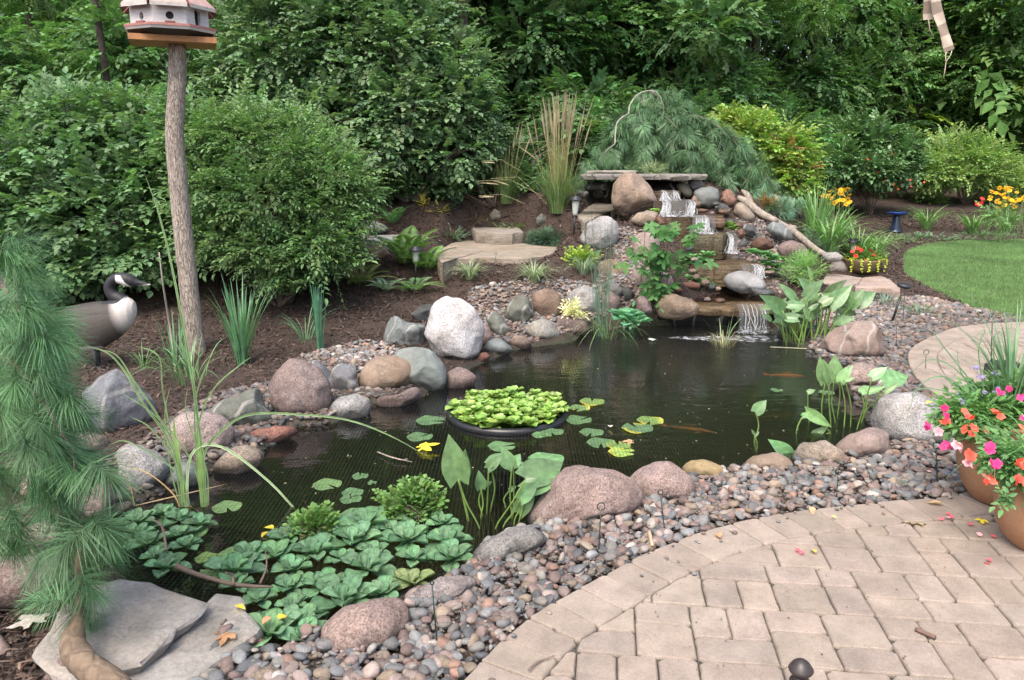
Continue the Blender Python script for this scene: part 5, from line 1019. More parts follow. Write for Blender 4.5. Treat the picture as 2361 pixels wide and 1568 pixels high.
# irises, sedges, daylilies
IR = dict(lean=(.05, .45), w_=.017, droop=.35, colr=(.10,.20,.10), r=.07, seg=8)
for lab, ux, uy, n, L, kw in [
    ('upright iris clump on the mulch right of the birdhouse post', 560, 838, 60, .78, IR), ('dark upright rush like iris clump left of the blue grey pointed boulder', 738, 808, 26, .66, dict(IR, lean=(.02, .12), colr=(.07,.16,.10), r=.04)), ('thin drooping grass tuft left of the dark upright iris clump', 705, 790, 26, .5, dict(IR, w_=.007, lean=(.3, .9), droop=.6)),
    ('sprawling strap leaves at the foot of the birdhouse post', 440, 880, 46, .55, dict(IR, w_=.010, lean=(.3, 1.1), droop=.7, r=.15, colr=(.12,.20,.09))), ('low grassy tuft between the goose and the birdhouse post', 330, 850, 24, .36, dict(IR, w_=.008, lean=(.4, 1.1), droop=.8, r=.12, colr=(.13,.19,.08))), ('short iris fan between the goose and the iris stakes', 405, 850, 16, .5, dict(IR, w_=.014, lean=(.05, .3)))]:
    gplant('iris_clump', lab, 'plant', ground(ux, uy), n=n, L=L, **kw)
SG = dict(lean=(.35, 1.1), w_=.006, droop=.75, colr=(.21,.26,.15), r=.05, edge=(1.6, 1.4, 1.6), seg=7)
for lab, ux, uy, n, L, kw in [
    ('variegated sedge tussock in front of the left end of the cream flagstone', 1083, 645, 170, .36, SG), ('variegated sedge tussock below the middle of the cream flagstone', 1230, 652, 200, .38, SG), ('grey green sedge tussock between the flagstone and the rushes', 1345, 632, 130, .34, dict(SG, colr=(.17,.22,.14))),
    ('thin grass tuft growing beside the black garden light', 2110, 722, 90, .18, dict(SG, colr=(.10,.19,.10), edge=(1, 1, 1), r=.18)), ('bluish fine grass tuft in front of the pink and white ledge stone', 2040, 700, 90, .2, dict(SG, colr=(.14,.20,.16), edge=(1, 1, 1), r=.2))]:
    gplant('sedge_tussock', lab, 'plant', ground(ux, uy), n=n, L=L, **kw)
DL = dict(lean=(.35, 1.0), w_=.022, droop=.7, colr=(.14,.24,.085), r=.12, seg=8)
for lab, ux, uy, n, L, kw in [
    ('arching daylily clump behind the mound of grey juniper', 1910, 580, 120, .85, DL), ('daylily clump behind the bowl planter', 1975, 600, 90, .7, DL), ('daylily clump with yellow tips right of the bowl planter', 2020, 585, 60, .6, DL), ('daylily clump right of the blue birdbath', 2135, 530, 80, .95, DL), ('daylily clump under the orange daisies at the right edge', 2240, 540, 80, .85, DL), ('daylily clump at the right edge of the far bed', 2320, 535, 80, .9, DL), ('upright lilies behind the daylilies in front of the red-flowered shrub', 1880, 540, 60, .9, dict(DL, lean=(.1, .5)))]:
    gplant('daylily_clump', lab, 'plant', ground(ux, uy), n=n, L=L, **kw)
gplant('rush_clump', 'tall grey green bare rushes standing in the water at the falls end', 'plant', ground(1382, 775), n=48, L=1.32, lean=(.0, .26), w_=.0055, droop=.1, colr=(.10,.16,.11), r=.13, seg=6)
gplant('rush_fringe', 'curling thin grass blades around the foot of the tall rushes', 'plant', ground(1400, 780), n=30, L=.6, lean=(.5, 1.2), w_=.005, droop=1.0, colr=(.16,.24,.10), r=.1)
b = onz(1665, 800, WATER_Z); gplant('dry_grass_tuft', 'half dead straw coloured grass tuft standing in the pond before the lowest fall', 'plant', b, n=60, L=.22, lean=(.4, 1.2), w_=.006, droop=.5, colr=(.22,.19,.11), r=.12); 
gplant('water_grass', 'three pale green grass shoots rising from the straw coloured tuft', 'plant', b, n=7, L=.38, lean=(.1, .5), w_=.009, droop=.5, colr=(.25,.32,.17), r=.06)
# variegated iris blades at the left (each blade traced in its own plane)
b0 = onz(470, 1168, WATER_Z); Yv = b0[1]; root = thing('variegated_iris', 'tall cream-edged iris growing out of the pond at left, blades bent over the water', 'plant', tuple(b0)); mb = MB()
def vb(pts, w_, c=(.11,.18,.075), e=(2.4,1.9,2.3), dy=0, fold=.08):
    w_ = w_ * .5; P_ = spline([at(x, y, Yv + dy + (d if len(p) > 2 else 0)) for p in pts for x, y, d in [(p[0], p[1], p[2] if len(p) > 2 else 0)]], 5); m = len(P_)
    ribbon(mb, P_, [w_ * q for q in np.interp(np.linspace(0, 1, m), [0, .4, .8, 1], [1, .95, .6, .05])], (.1, -1, .25), c, fold, np.clip(np.array(c) * np.array(e), 0, .75))
vb([(475,1175),(468,1060),(455,960),(442,860),(420,740),(395,610),(365,490),(332,397)], .030)
vb([(470,1170),(462,1090),(458,1000)], .05, (.20,.30,.08), (1.1,1.1,1.1)); vb([(425,1195),(418,1100),(405,1010),(400,960)], .042, (.19,.29,.09), (1.3,1.2,1.3))
vb([(425,1190),(412,1080),(380,1000),(330,930),(290,860),(250,815),(200,798)], .026); vb([(425,1185),(410,1050),(365,960),(310,880),(270,820),(225,805)], .022)
vb([(470,1165),(470,1050),(520,985),(580,955),(680,955),(800,968),(900,1005),(998,1060)], .026); vb([(440,1180),(415,1080),(350,990),(300,960)], .02); vb([(465,1165),(455,1000),(490,900),(555,840),(582,822)], .018)
vb([(430,1190),(440,1050),(510,1030),(620,1110),(720,1210),(830,1243),(918,1250)], .026, (.24,.33,.17)); vb([(465,1170),(450,1000),(455,900),(500,790)], .02); vb([(420,1185),(400,1040),(375,900),(365,820),(305,795)], .016)
vb([(425,1190),(395,1090),(380,960),(395,880)], .014); vb([(430,1190),(420,1100),(300,1020),(250,1026)], .018); vb([(470,1165),(440,1060),(360,960),(262,895)], .018); vb([(480,1165),(475,1080),(430,960),(432,890)], .016)
obj('blades', mb, M['blade'], root); mb = MB(); 
vb([(420,1190),(400,1140),(340,1090),(285,1075)], .016, (.42,.27,.13), (1,1,1)); vb([(310,1165),(300,1120),(285,1090)], .014, (.42,.27,.13), (1,1,1)); vb([(435,1185),(440,1168),(495,1208)], .016, (.46,.30,.13), (1,1,1)); vb([(300,1168),(420,1140),(525,1115)], .012, (.35,.25,.16), (1,1,1))
obj('dead_leaves', mb, M['blade'], root)
# ------------------------------------------------------------------ ferns
def frondT(seed=0):
    rs = np.random.default_rng(seed); Ts = []; n = 27
    V = []; 
    for i in range(n):
        t = .1 + .9 * i / n; z0 = .55 * t - .75 * t * t; ln = .24 * math.sin(math.pi * min(1, (t * .93 + .10))) ** .8
        for s in (1, -1):
            x = np.array([.35, s, -.15]); zv = np.array([.45 - 1.3 * t * .6, 0, 1.0]); Fr = frame(x[None], zv[None])[0]; Fr = Fr * np.array([ln, .030 / .42 * 1.0, .05])[None, :]; Ts.append(xf(L_SN, Fr, (t, 0, z0)))
    return merge(Ts)
FR = [frondT(s) for s in range(2)]
def fern(label, ux, uy, n, L, colr=(.12,.205,.06), up=.9, dz=0):
    b = ground(ux, uy); mb = MB(); ph = np.linspace(0, 2 * math.pi, n, endpoint=False) + rng.normal(0, .2, n); el = rng.uniform(up * .5, up * 1.3, n); x = np.stack([np.cos(ph), np.sin(ph), el], 1); z = np.stack([-np.cos(ph) * el, -np.sin(ph) * el, np.ones(n)], 1)
    Fm = frame(x, z) * (L * rng.uniform(.75, 1.1, n))[:, None, None]; mb.inst(FR[0], Fm, np.tile(b, (n, 1)), vary(colr, n, .1, .2)); return tag(obj('fern', mb, M['leaf'], None, tuple(b)), label, 'fern')
fern('tall bright fern standing behind the solar garden lantern', 935, 618, 15, .62, up=1.4); fern('arching fern right of the solar garden lantern', 985, 625, 12, .5, up=.8); fern('large fern at the right foot of the small-leaved shrub', 775, 630, 14, .55, (.15,.27,.08)); fern('yellowish fern below the large fern', 830, 660, 11, .42, (.24,.26,.09), .6); fern('pale blue green painted fern beside the solar garden lantern', 890, 672, 9, .3, (.24,.31,.2), .6); fern('low fern partly under the net in front of the lantern', 955, 672, 9, .38, (.15,.25,.10), .5)
fern('small fern behind the weathered grey rock', 905, 520, 9, .42, (.13,.26,.09), 1.0); fern('dark fern under the yellow green shrub left side', 690, 640, 9, .4, (.12,.22,.07), .7); fern('small fern sprig behind the green grey stone', 1050, 470, 8, .4, (.10,.17,.07), 1.0)
# ------------------------------------------------------------------ low mounds
def mound(label, ux, uy, rx, ry, n, Ts, size, colr, cm='leaf', name='ground_plant', cat='plant', up=.5, dz=0, Y=None, **kw):
    b = ground(ux, uy) if Y is None else at(ux, uy, Y); u = upx(b[1], uy); c = b + np.array([0, rx * u * .3, ry * u * .35 + dz]); mb = MB(); crown(mb, [(c, np.array([rx * u, rx * u * .7, ry * u]))], n, Ts, size, colr, .25, up, **kw); return tag(obj(name, mb, M[cm], None, tuple(b)), label, cat)
LIMT = [spray(L_ROUND, 6, .4, 55, s, .1, jz=.5) for s in range(2)]
mound('lime green leafy mound behind the grey green sedge', 1342, 612, 38, 26, 200, LIMT, (.07, .12), (.22,.29,.05)); mound('low dark spruce tuft with rusty needles below the green grey stone', 1262, 565, 50, 24, 110, TW[:2], (.09, .14), (.08,.14,.09), 'needle')
mound('low green ground cover beside the step stone', 1200, 530, 60, 12, 140, SP_SM, (.06, .1), (.13,.22,.07)); mound('blue green small perennial on the mulch behind the ferns', 1040, 550, 45, 16, 110, SP_SM, (.07, .12), (.12,.17,.11)); mound('russet sparse perennial on the mulch', 1110, 508, 70, 18, 90, SP_SN, (.08, .14), (.16,.12,.06))
mound('small yellow leaved sprig on the mulch', 975, 480, 10, 26, 26, SP_SM, (.07, .12), (.42,.34,.08)); mound('yellow green tuft on the mulch right of the yellow sprig', 1010, 490, 24, 16, 40, SP_SM, (.07, .12), (.32,.30,.07)); mound('bluish sprig on the mulch beside the yellow green tuft', 1045, 480, 14, 24, 30, SP_SM, (.08, .12), (.11,.19,.15))
mound('grey green cushion plant growing on the capstone', 1505, 388, 32, 16, 200, [spray(L_SN, 10, .2, 40, 1, .1, jz=.5)], (.07, .11), (.22,.26,.15), Y=10.95, dz=-.03)
mound('silvery creeping juniper mound right of the long blue grey boulder', 1870, 560, 50, 20, 260, TW[:2], (.06, .09), (.22,.30,.20), 'needle'); mound('second silvery creeping juniper mound lower down', 1905, 585, 30, 18, 120, TW[:2], (.06, .09), (.20,.28,.19), 'needle'); mound('blue green trailing juniper sprays behind the driftwood log', 1790, 490, 60, 22, 100, TW, (.1, .15), (.16,.25,.17), 'needle')
mound('feathery bright green bushy plant above the tall pickerel plants', 1855, 640, 52, 42, 520, [spray(L_SN, 10, .22, 45, s, .1, jz=.6) for s in range(2)], (.07, .12), (.18,.31,.10), Y=9.0, dz=.03)
mound('silver green low ground cover along the back edge of the lawn', 2150, 555, 110, 10, 300, SP_SM, (.08, .13), (.11,.18,.10)); mound('dull green creeping plants between the mulch and the lawn', 2080, 560, 70, 9, 160, SP_SM, (.08, .12), (.12,.16,.08)); mound('low creeping green plants at the far right of the lawn edge', 2290, 548, 80, 9, 220, SP_SM, (.08, .13), (.10,.17,.09))
mound('leafy green perennial below the yellow green shrub', 1900, 480, 50, 26, 150, SP_OV, (.2, .3), (.12,.19,.08)); mound('light green leafy stems behind the birdbath', 2150, 470, 40, 36, 160, SP_SN, (.2, .3), (.17,.26,.08)); mound('russet fading foliage behind the driftwood log', 1765, 480, 40, 20, 70, SP_SM, (.1, .18), (.28,.13,.05))
mound('small weed seedlings in the gravel before the patio edge', 2090, 1135, 8, 5, 12, [spray(L_ROUND, 3, .5, 60, 3)], (.04, .06), (.16,.30,.06)); mound('dry cream coloured curled leaves on the shore boulder by the rushes', 1325, 722, 26, 16, 60, [spray(L_EL, 5, .45, 55, 9, .3, jz=.8)], (.08, .12), (.50,.45,.27), Y=7.75)
mound('small leafy plant sitting on the shore left of the maple sapling', 1450, 742, 34, 16, 60, [spray(L_EL, 6, .45, 55, 5, .1)], (.12, .18), (.10,.23,.11))
# maple-like sapling in front of the falls
b = ground(1500, 735); Ys = b[1]; root = thing('maple_seedling', 'bright green lobed-leaf sapling on three stems in front of the waterfall', 'sapling', tuple(b)); sm = MB(); mb = MB()
for pts in [[(1470,740),(1478,640),(1485,560),(1487,510)], [(1500,735),(1520,660),(1535,590),(1548,520)], [(1512,735),(1530,680),(1545,620),(1570,560)]]:
    P_ = spline([at(x, y, Ys - .05) for x, y in pts], 5); tube(P_, list(np.linspace(.006, .003, len(P_))), 6, (.13,.10,.06), mb=sm)
LP = []
for _ in range(105):
    ux, uy = rng.normal(1530, 45), rng.uniform(515, 700); 
    if uy > 620: ux = rng.normal(1515, 25)
    if uy < 545: ux = rng.normal(1545, 40)
    LP.append(at(ux, uy, Ys + rng.uniform(-.28, .15)))
n = len(LP); x = rv(n); x[:, 2] = -abs(x[:, 2]) * .7; x[:, 1] -= .5; z = np.tile([0, -.35, 1.], (n, 1)) + rv(n) * .3; mb.inst(L_P, frame(x, z) * rng.uniform(.09, .15, (n, 1, 1)), np.array(LP), vary((.065,.145,.045), n, .1, .25)); obj('foliage', mb, M['leaf'], root); obj('stems', sm, M['bark_smooth'], root)
# ================================================================== birdhouse on its post
pb = ground(452, 812); Yp = pb[1]
root = thing('birdhouse_post', 'crooked barked tree trunk post holding the white birdhouse', 'post', tuple(pb)); sm = MB()
PP = spline([at(454,835,Yp), at(452,800,Yp), at(441,720,Yp), at(431,620,Yp), at(418,500,Yp), at(409,400,Yp), at(402,310,Yp), at(408,200,Yp), at(409,103,Yp)], 6); u = upx(Yp, 400)
tube(PP, list(np.interp(np.linspace(0, 1, len(PP)), [0, .08, .3, .6, 1], [27 * u, 23 * u, 21.5 * u, 21 * u, 18.5 * u])), 20, (.36,.31,.265), mb=sm, jit=.06); obj('trunk', sm, M['bark'], root)
sm = MB(); 
for pts in [[(408,165),(390,150),(372,128)], [(405,175),(385,160),(366,140)], [(412,170),(430,145),(440,118)]]: tube([at(x, y, Yp - .08) for x, y in pts], .0012, 4, (.4,.4,.4), mb=sm)
obj('wire', sm, M['metal'], root)
k = NT('white_boards'); o_ = k.obj(); mp = k.n('ShaderNodeMapping'); mp.inputs['Scale'].default_value = (1, 1, 6); k.l(o_, mp.inputs['Vector']); f_ = k.noise(8, 5, .7, mp.outputs[0]); k.l(k.mix(1, k.col(), k.ramp(f_, [(.3, .72), (.65, 1.03)]), 'MULTIPLY'), k.b.inputs['Base Color']); k.b.inputs['Roughness'].default_value = .6; k.l(k.bump(f_, .3, .003), k.b.inputs['Normal']); M['paint'] = k.m
HX, HY = float(at(396, 90, Yp)[0]), float(Yp); u = upx(Yp, 60); tp = at(409, 103, Yp)
zb = tp[2]; H_ = thing('birdhouse', 'white eight-sided birdhouse with faded red roof and sills', 'birdhouse', (HX, HY, zb))
BR = math.atan2(-HY, -HX) + math.pi / 2
def octa(r_in, z, n=8):
    R_ = r_in / math.cos(math.pi / 8); return [(HX + R_ * math.cos(BR + math.pi / 8 + i * math.pi / 4), HY + R_ * math.sin(BR + math.pi / 8 + i * math.pi / 4), z) for i in range(8)]
def prism(mb, r0, r1, z0, z1, c):
    a, b = octa(r0, z0), octa(r1, z1); mb.faces(a + b, [tuple(range(8))[::-1], tuple(range(8, 16))] + [(i, (i + 1) % 8, 8 + (i + 1) % 8, 8 + i) for i in range(8)], c)
WHITE = (.60,.59,.60); RED = (.24,.10,.085)
mb = MB(); box(mb, (HX + .01, HY, zb + .022), (184 * u, 120 * u, .045), (.40,.20,.09), BR); obj('mounting_board', mb, M['plain'], H_, smooth=False)
zp = zb + .045 + .055; mb = MB(); prism(mb, 93 * u, 96 * u, zp - .02, zp, WHITE); obj('platform', mb, M['paint'], H_, smooth=False); mb = MB(); prism(mb, 62 * u, 90 * u, zb + .047, zp - .021, (.06,.05,.045)); obj('underside', mb, M['plain'], H_, smooth=False)
mb = MB(); prism(mb, 97 * u, 95 * u, zp + .001, zp + .02, RED); obj('platform_trim', mb, M['plain'], H_, smooth=False)
zw0, zw1 = zp + .02, float(at(395, 11.3, Yp - .37)[2]) + .028; wi = 82 * u
hole_specs = {5: ('round', 0, .062, .030), 4: ('arch_s', 0, .055, .026), 6: ('door', 0, .055, .032), 7: ('arch_s', 0, .06, .026), 3: ('arch_s', 0, .06, .026), 0: ('round', 0, .06, .026), 1: ('round', 0, .06, .03), 2: ('round', 0, .06, .03)}
for i in range(8):
    a, b = np.array(octa(wi, zw0)[i]), np.array(octa(wi, zw0)[(i + 1) % 8]); L = np.linalg.norm(b - a); t = (b - a) / L; mid = (a + b) / 2; nrm_ = mid - np.array([HX, HY, zw0]); nrm_ /= np.linalg.norm(nrm_); Hh = zw1 - zw0
    kind, hx0, hz0, hr = hole_specs[(i) % 8]
    N_ = 24; hole = []
    for q in range(N_):
        th = 2 * math.pi * q / N_; x_, z_ = hr * math.cos(th), hr * math.sin(th)
        if kind == 'door': z_ = z_ * 1.0 + (.045 if th < math.pi else 0); z_ = z_ if z_ > -.01 else -.045
        if kind == 'arch_s': x_ *= .8; z_ *= 1.15
        hole.append((x_, hz0 + z_))
    rect = []
    for q in range(N_):
        th = 2 * math.pi * q / N_; c_, s_ = math.cos(th), math.sin(th); W2 = L / 2
        ta = min([v for v in ((W2 / abs(c_)) if abs(c_) > 1e-6 else 9, ((Hh - hz0) / s_) if s_ > 1e-6 else 9, (hz0 / -s_) if s_ < -1e-6 else 9)]); rect.append((c_ * ta, hz0 + s_ * ta))
    # snap nearest samples to rectangle corners
    for cx_, cz_ in ((-L / 2, 0), (L / 2, 0), (L / 2, Hh), (-L / 2, Hh)): j = min(range(N_), key=lambda q: (rect[q][0] - cx_) ** 2 + (rect[q][1] - cz_) ** 2); rect[j] = (cx_, cz_)
    P3 = lambda x_, z_, d=0: mid + t * x_ + np.array([0, 0, z_]) + nrm_ * d
    V = [P3(*h) for h in hole] + [P3(*r) for r in rect] + [P3(h[0], h[1], -.03) for h in hole]
    F = [(q, (q + 1) % N_, N_ + (q + 1) % N_, N_ + q) for q in range(N_)] + [(q, (q + 1) % N_, 2 * N_ + (q + 1) % N_, 2 * N_ + q) for q in range(N_)]
    mb = MB(); mb.faces(V, F, WHITE); mb.faces([P3(h[0], h[1], -.03) for h in hole], [tuple(range(N_))], (.008,.007,.006)); wl = obj('wall', mb, M['paint'], H_, smooth=False)  # near-black disc closes each hole, the dark interior painted as colour
    if kind != 'door':
        m_ = MB(); c_ = P3(0, .012, .012); rot = math.atan2(t[1], t[0]); box(m_, c_, (.075, .03, .012), RED, rot); obj('sill', m_, M['plain'], wl, smooth=False)
mb = MB(); prism(mb, wi * .93, wi * .93, zw0 + .002, zw1 - .002, (.02,.02,.02)); mb = MB()
# roof: eight sloped panels with small gaps, white edge board
apex = np.array([HX, HY, zw1 + .34]); ro, rin = octa(100 * u, zw1 - .025), None
for i in range(8):
    a, b = np.array(ro[i]), np.array(ro[(i + 1) % 8]); t = b - a; L = np.linalg.norm(t); t /= L; a2, b2 = a + t * .012, b - t * .012; mb = MB(); th_ = np.array([0, 0, .028]); ia = a2 + (apex - a2) * .86; ib = b2 + (apex - b2) * .86
    V = [a2, b2, ib, ia, a2 + th_, b2 + th_, ib + th_, ia + th_]; C_ = [(.50,.47,.44)] * 4 + [(.44,.27,.25)] * 4
    mb.faces(V, [(3,2,1,0),(0,3,7,4),(1,5,6,2)], (.28,.12,.10)); mb.faces(V, [(4,5,6,7)], (.38,.26,.24)); mb.faces(V, [(0,1,5,4)], (.44,.42,.40)); obj('roof_panel', mb, M['plain'], H_, smooth=False)
mb = MB(); prism(mb, 20 * u, 4 * u, zw1 + .30, zw1 + .42, (.33,.13,.10)); obj('roof_cap', mb, M['plain'], H_, smooth=False)
# ================================================================== goose
def zg(x, y): return (x / 4.333, 503.5 + y / 4.333)
gb = ground(227, 846); Yg = gb[1] + .02; ug = upx(Yg, 740) / 4.333
def GP(x, y, dy=0): p = at(*zg(x, y), Yg); return np.array([p[0], Yg + dy, p[2]])
mb = MB(); st = [(1357,905,8),(1345,905,75),(1310,930,135),(1260,945,165),(1180,995,198),(1090,1037,215),(1000,1067,243),(920,1085,250),(820,1090,238),(720,1070,195),(620,1045,130),(540,1030,80),(470,1020,42),(420,1012,20)]
V = []; n_ = 28
for x, y, hh in st:
    c_ = GP(x, y); hw = min(hh * .70, 150) * ug; 
    for q in range(n_): th = 2 * math.pi * q / n_; V.append(c_ + np.array([0, hw * math.cos(th), hh * ug * math.sin(th)]))
F = [(r * n_ + q, r * n_ + (q + 1) % n_, (r + 1) * n_ + (q + 1) % n_, (r + 1) * n_ + q) for r in range(len(st) - 1) for q in range(n_)] + [tuple(range(n_))[::-1], tuple((len(st) - 1) * n_ + q for q in range(n_))]
mb.faces(V, F); NPt = [(1235,830,70),(1190,800,64),(1135,775,60),(1100,725,56),(1095,675,53),(1120,628,52),(1170,600,54),(1225,602,62),(1275,615,66),(1320,630,58),(1355,640,42),(1395,647,28),(1445,655,20),(1490,662,12),(1507,664,5)]
tube(spline([GP(x, y) for x, y, r in NPt], 3), list(np.interp(np.linspace(0, 1, 3 * (len(NPt) - 1) + 1), np.linspace(0, 1, len(NPt)), [r * ug for _, _, r in NPt])), 18, mb=mb)
go = bpy.data.objects.new('goose_tmp', mb.mesh('goose_tmp')); COL.objects.link(go); md = go.modifiers.new('r', 'REMESH'); md.mode = 'VOXEL'; md.voxel_size = .0052; sm_ = go.modifiers.new('s', 'SMOOTH'); sm_.iterations = 5
dg = bpy.context.evaluated_depsgraph_get(); me = bpy.data.meshes.new_from_object(go.evaluated_get(dg)); bpy.data.objects.remove(go)
co = np.empty(len(me.vertices) * 3, np.float32); me.vertices.foreach_get('co', co); co = co.reshape(-1, 3); o0 = GP(0, 0)
gx_ = (co[:, 0] - o0[0]) / ug; gy_ = -(co[:, 2] - o0[2]) / ug   # goose drawing coordinates (approx.)
ref = GP(1200, 800); gx_ = 1200 + (co[:, 0] - ref[0]) / ug; gy_ = 800 - (co[:, 2] - ref[2]) / ug
c_ = np.tile([.085,.075,.07], (len(co), 1)); tt = np.clip((gx_ - 1120 - (gy_ - 900) * .25) / 90, 0, 1)[:, None]
low = gy_ > 930 + (1180 - gx_) * .10
bars = .25 + .25 * np.sin((gy_ * .55 + gx_ * .85 + 30 * np.sin(gy_ / 90)) / 3.1); bc = np.array([.10,.088,.08]) * (1 - bars[:, None]) + np.array([.22,.20,.185]) * bars[:, None]; c_[low] = bc[low]; c_ = c_ * .52
c_ = c_ * (1 - tt) + np.array([.48,.45,.43]) * tt; c_[(gy_ > 1270) & (gx_ < 1000)] = (.5,.48,.46)
neck = ((gy_ < 845 - (gx_ - 1100) * .10 - np.clip(gx_ - 1200, 0, 200) * .75) & (gx_ > 1030)) ; c_[neck] = (.022,.023,.028)
def inp2(poly): return inpoly(np.stack([gx_, gy_], 1), np.array(poly))
ck = inp2([(1200,562),(1248,562),(1290,625),(1335,682),(1300,700),(1218,702),(1202,640)]); c_[ck & neck] = (.70,.70,.70)
a_ = me.color_attributes.new('Col', 'FLOAT_COLOR', 'POINT'); a_.data.foreach_set('color', np.concatenate([c_, np.ones((len(c_), 1))], 1).astype(np.float32).ravel())
gorig = (float(GP(985, 0)[0]), float(Yg), float(gb[2])); me.transform(__import__('mathutils').Matrix.Translation(-Vector(gorig)))
for p in me.polygons: p.use_smooth = True
me.name = 'goose'; M['goose'] = m_plain('goose_paint', .55, .35, 90, .12, .12); me.materials.append(M['goose']); goose = bpy.data.objects.new('goose', me); COL.objects.link(goose); goose.location = gorig; goose['_o'] = list(gorig); tag(goose, 'life size decoy goose with black neck and white cheek standing behind the slate boulder', 'goose')
for dy, dx in ((-.05, 0), (.05, -30)):
    m_ = MB(); tube([GP(960 + dx, 1290, dy), GP(985 + dx, 1380, dy), GP(990 + dx, 1490, dy)], [.02, .015, .014], 8, (.03,.03,.035), mb=m_); f0 = GP(990 + dx, 1490, dy)
    m_.faces([f0 + np.array(q) for q in [(-.02,0,.02),(.09,-.045,-.005),(.10,0,-.005),(.09,.045,-.005),(-.03,0,-.005),(0,0,.03)]], [(5,1,2),(5,2,3),(5,0,1),(5,3,0),(4,2,1),(4,3,2),(0,4,1),(0,3,4)], (.03,.03,.035)); obj('leg', m_, M['plain'], goose)
m_ = MB(); 
for s in (-1, 1):
    v, f = ICO[2]; m_.add(v * .006 + GP(1296, 607, s * .0) + np.array([0, s * (58 * ug), 0]), f.ravel(), np.full(len(f), 3), (.005,.005,.005))
obj('eye', m_, M['gloss'], goose)
# ================================================================== floating ring planter
rc = onz(1170, 956, WATER_Z); ur = upx(rc[1], 956); rr = 132 * ur; root = thing('floating_planter_ring', 'black corrugated floating ring holding lime green water plants', 'planter', tuple(rc))
mb = MB(); Vv = []; nt_ = 200; mt = 10
for i in range(nt_):
    th = 2 * math.pi * i / nt_; r_ = .026 * (1 + .12 * (i % 2))
    for q in range(mt): ph = 2 * math.pi * q / mt; Vv.append((rc[0] + (rr + r_ * math.cos(ph)) * math.cos(th), rc[1] + (rr + r_ * math.cos(ph)) * math.sin(th), rc[2] + .012 + r_ * math.sin(ph)))
mb.faces(Vv, [(i * mt + q, ((i + 1) % nt_) * mt + q, ((i + 1) % nt_) * mt + (q + 1) % mt, i * mt + (q + 1) % mt) for i in range(nt_) for q in range(mt)], (.018,.019,.022)); obj('ring', mb, M['gloss'], root)
mb = MB(); mb.faces([(rc[0] + rr * math.cos(t), rc[1] + rr * math.sin(t), rc[2] - .03) for t in np.linspace(0, 6.283, 40, endpoint=False)], [tuple(range(40))], (.02,.025,.015)); obj('mesh_basket', mb, M['plain'], root)
def cupT(w=.8, cup=.25, tip=.9, ridges=0.0, nu=6, nv=6, wave=.0, wedge=.35, seed=0):
    V = []; F = []; Cc = []; rs = random.Random(seed)
    for i in range(nu + 1):
        t = i / nu; wd = w * (wedge + (1 - wedge) * min(1, t / .62) ** .8) * (math.sqrt(max(0, 1 - ((t - .62) / .38) ** 2)) * .9 + .1 if t > .62 else 1) * .5
        for j in range(nv + 1):
            s = j / nv * 2 - 1; V.append((t * tip + .02 * s * s, s * wd, cup * (s * s) * wd + ridges * math.cos(s * 12) * t * .5 - .12 * t * t * t + wave * math.sin(s * 5 + t * 7 + seed))); Cc.append((.82 + .22 * t - .07 * (ridges > 0) * math.cos(s * 12),) * 3)
    F = [(i * (nv + 1) + j, i * (nv + 1) + j + 1, (i + 1) * (nv + 1) + j + 1, (i + 1) * (nv + 1) + j) for i in range(nu) for j in range(nv)]
    return tmpl(V, F, Cc)
LC = [cupT(.64, .35, ridges=.05, seed=s, wave=.04, nu=8, nv=14, wedge=.14) for s in range(3)]; LR = [cupT(1.0, .35, seed=s, wave=.03, wedge=.15) for s in range(3)]
def rosette(mb, c, size, colr, LT, n=11, flat=0, hv=.06, vv=.16, el0=.25, el1=1.3):
    c = np.array(c); off = rng.uniform(0, 6.28)
    for i in range(n):
        ph = off + i * 2.399; el = np.interp(i / (n - 1), [0, 1], [el0, el1]) * (1 - flat); L = size * .5 * np.interp(i / (n - 1), [0, .5, 1], [1.05, 1, .55]) * rng.uniform(.9, 1.1); d = np.array([math.cos(ph) * math.cos(el), math.sin(ph) * math.cos(el), math.sin(el)]); z = np.array([-math.cos(ph) * math.sin(el), -math.sin(ph) * math.sin(el), math.cos(el)])
        mb.inst(LT[i % len(LT)], (frame(d[None], z[None]) * L), (c + d * .004)[None], vary(colr, 1, hv, vv))
n_r = 0; cand_r = []
for _ in range(4000):
    a, q = rng.uniform(0, 6.283), rr * .93 * math.sqrt(rng.random()); p = np.array([rc[0] + q * math.cos(a), rc[1] + q * math.sin(a)])
    if all(np.linalg.norm(p - z) > .062 for z in cand_r): cand_r.append(p)
mb = MB()
for p in cand_r: rosette(mb, (p[0], p[1], rc[2] + .012 + rng.uniform(0, .05)), rng.uniform(.12, .18), (.18,.27,.06), LR, 7, .0, .12, .3, .1, 1.2)
obj('water_plants', mb, M['leaf_gloss'], root)
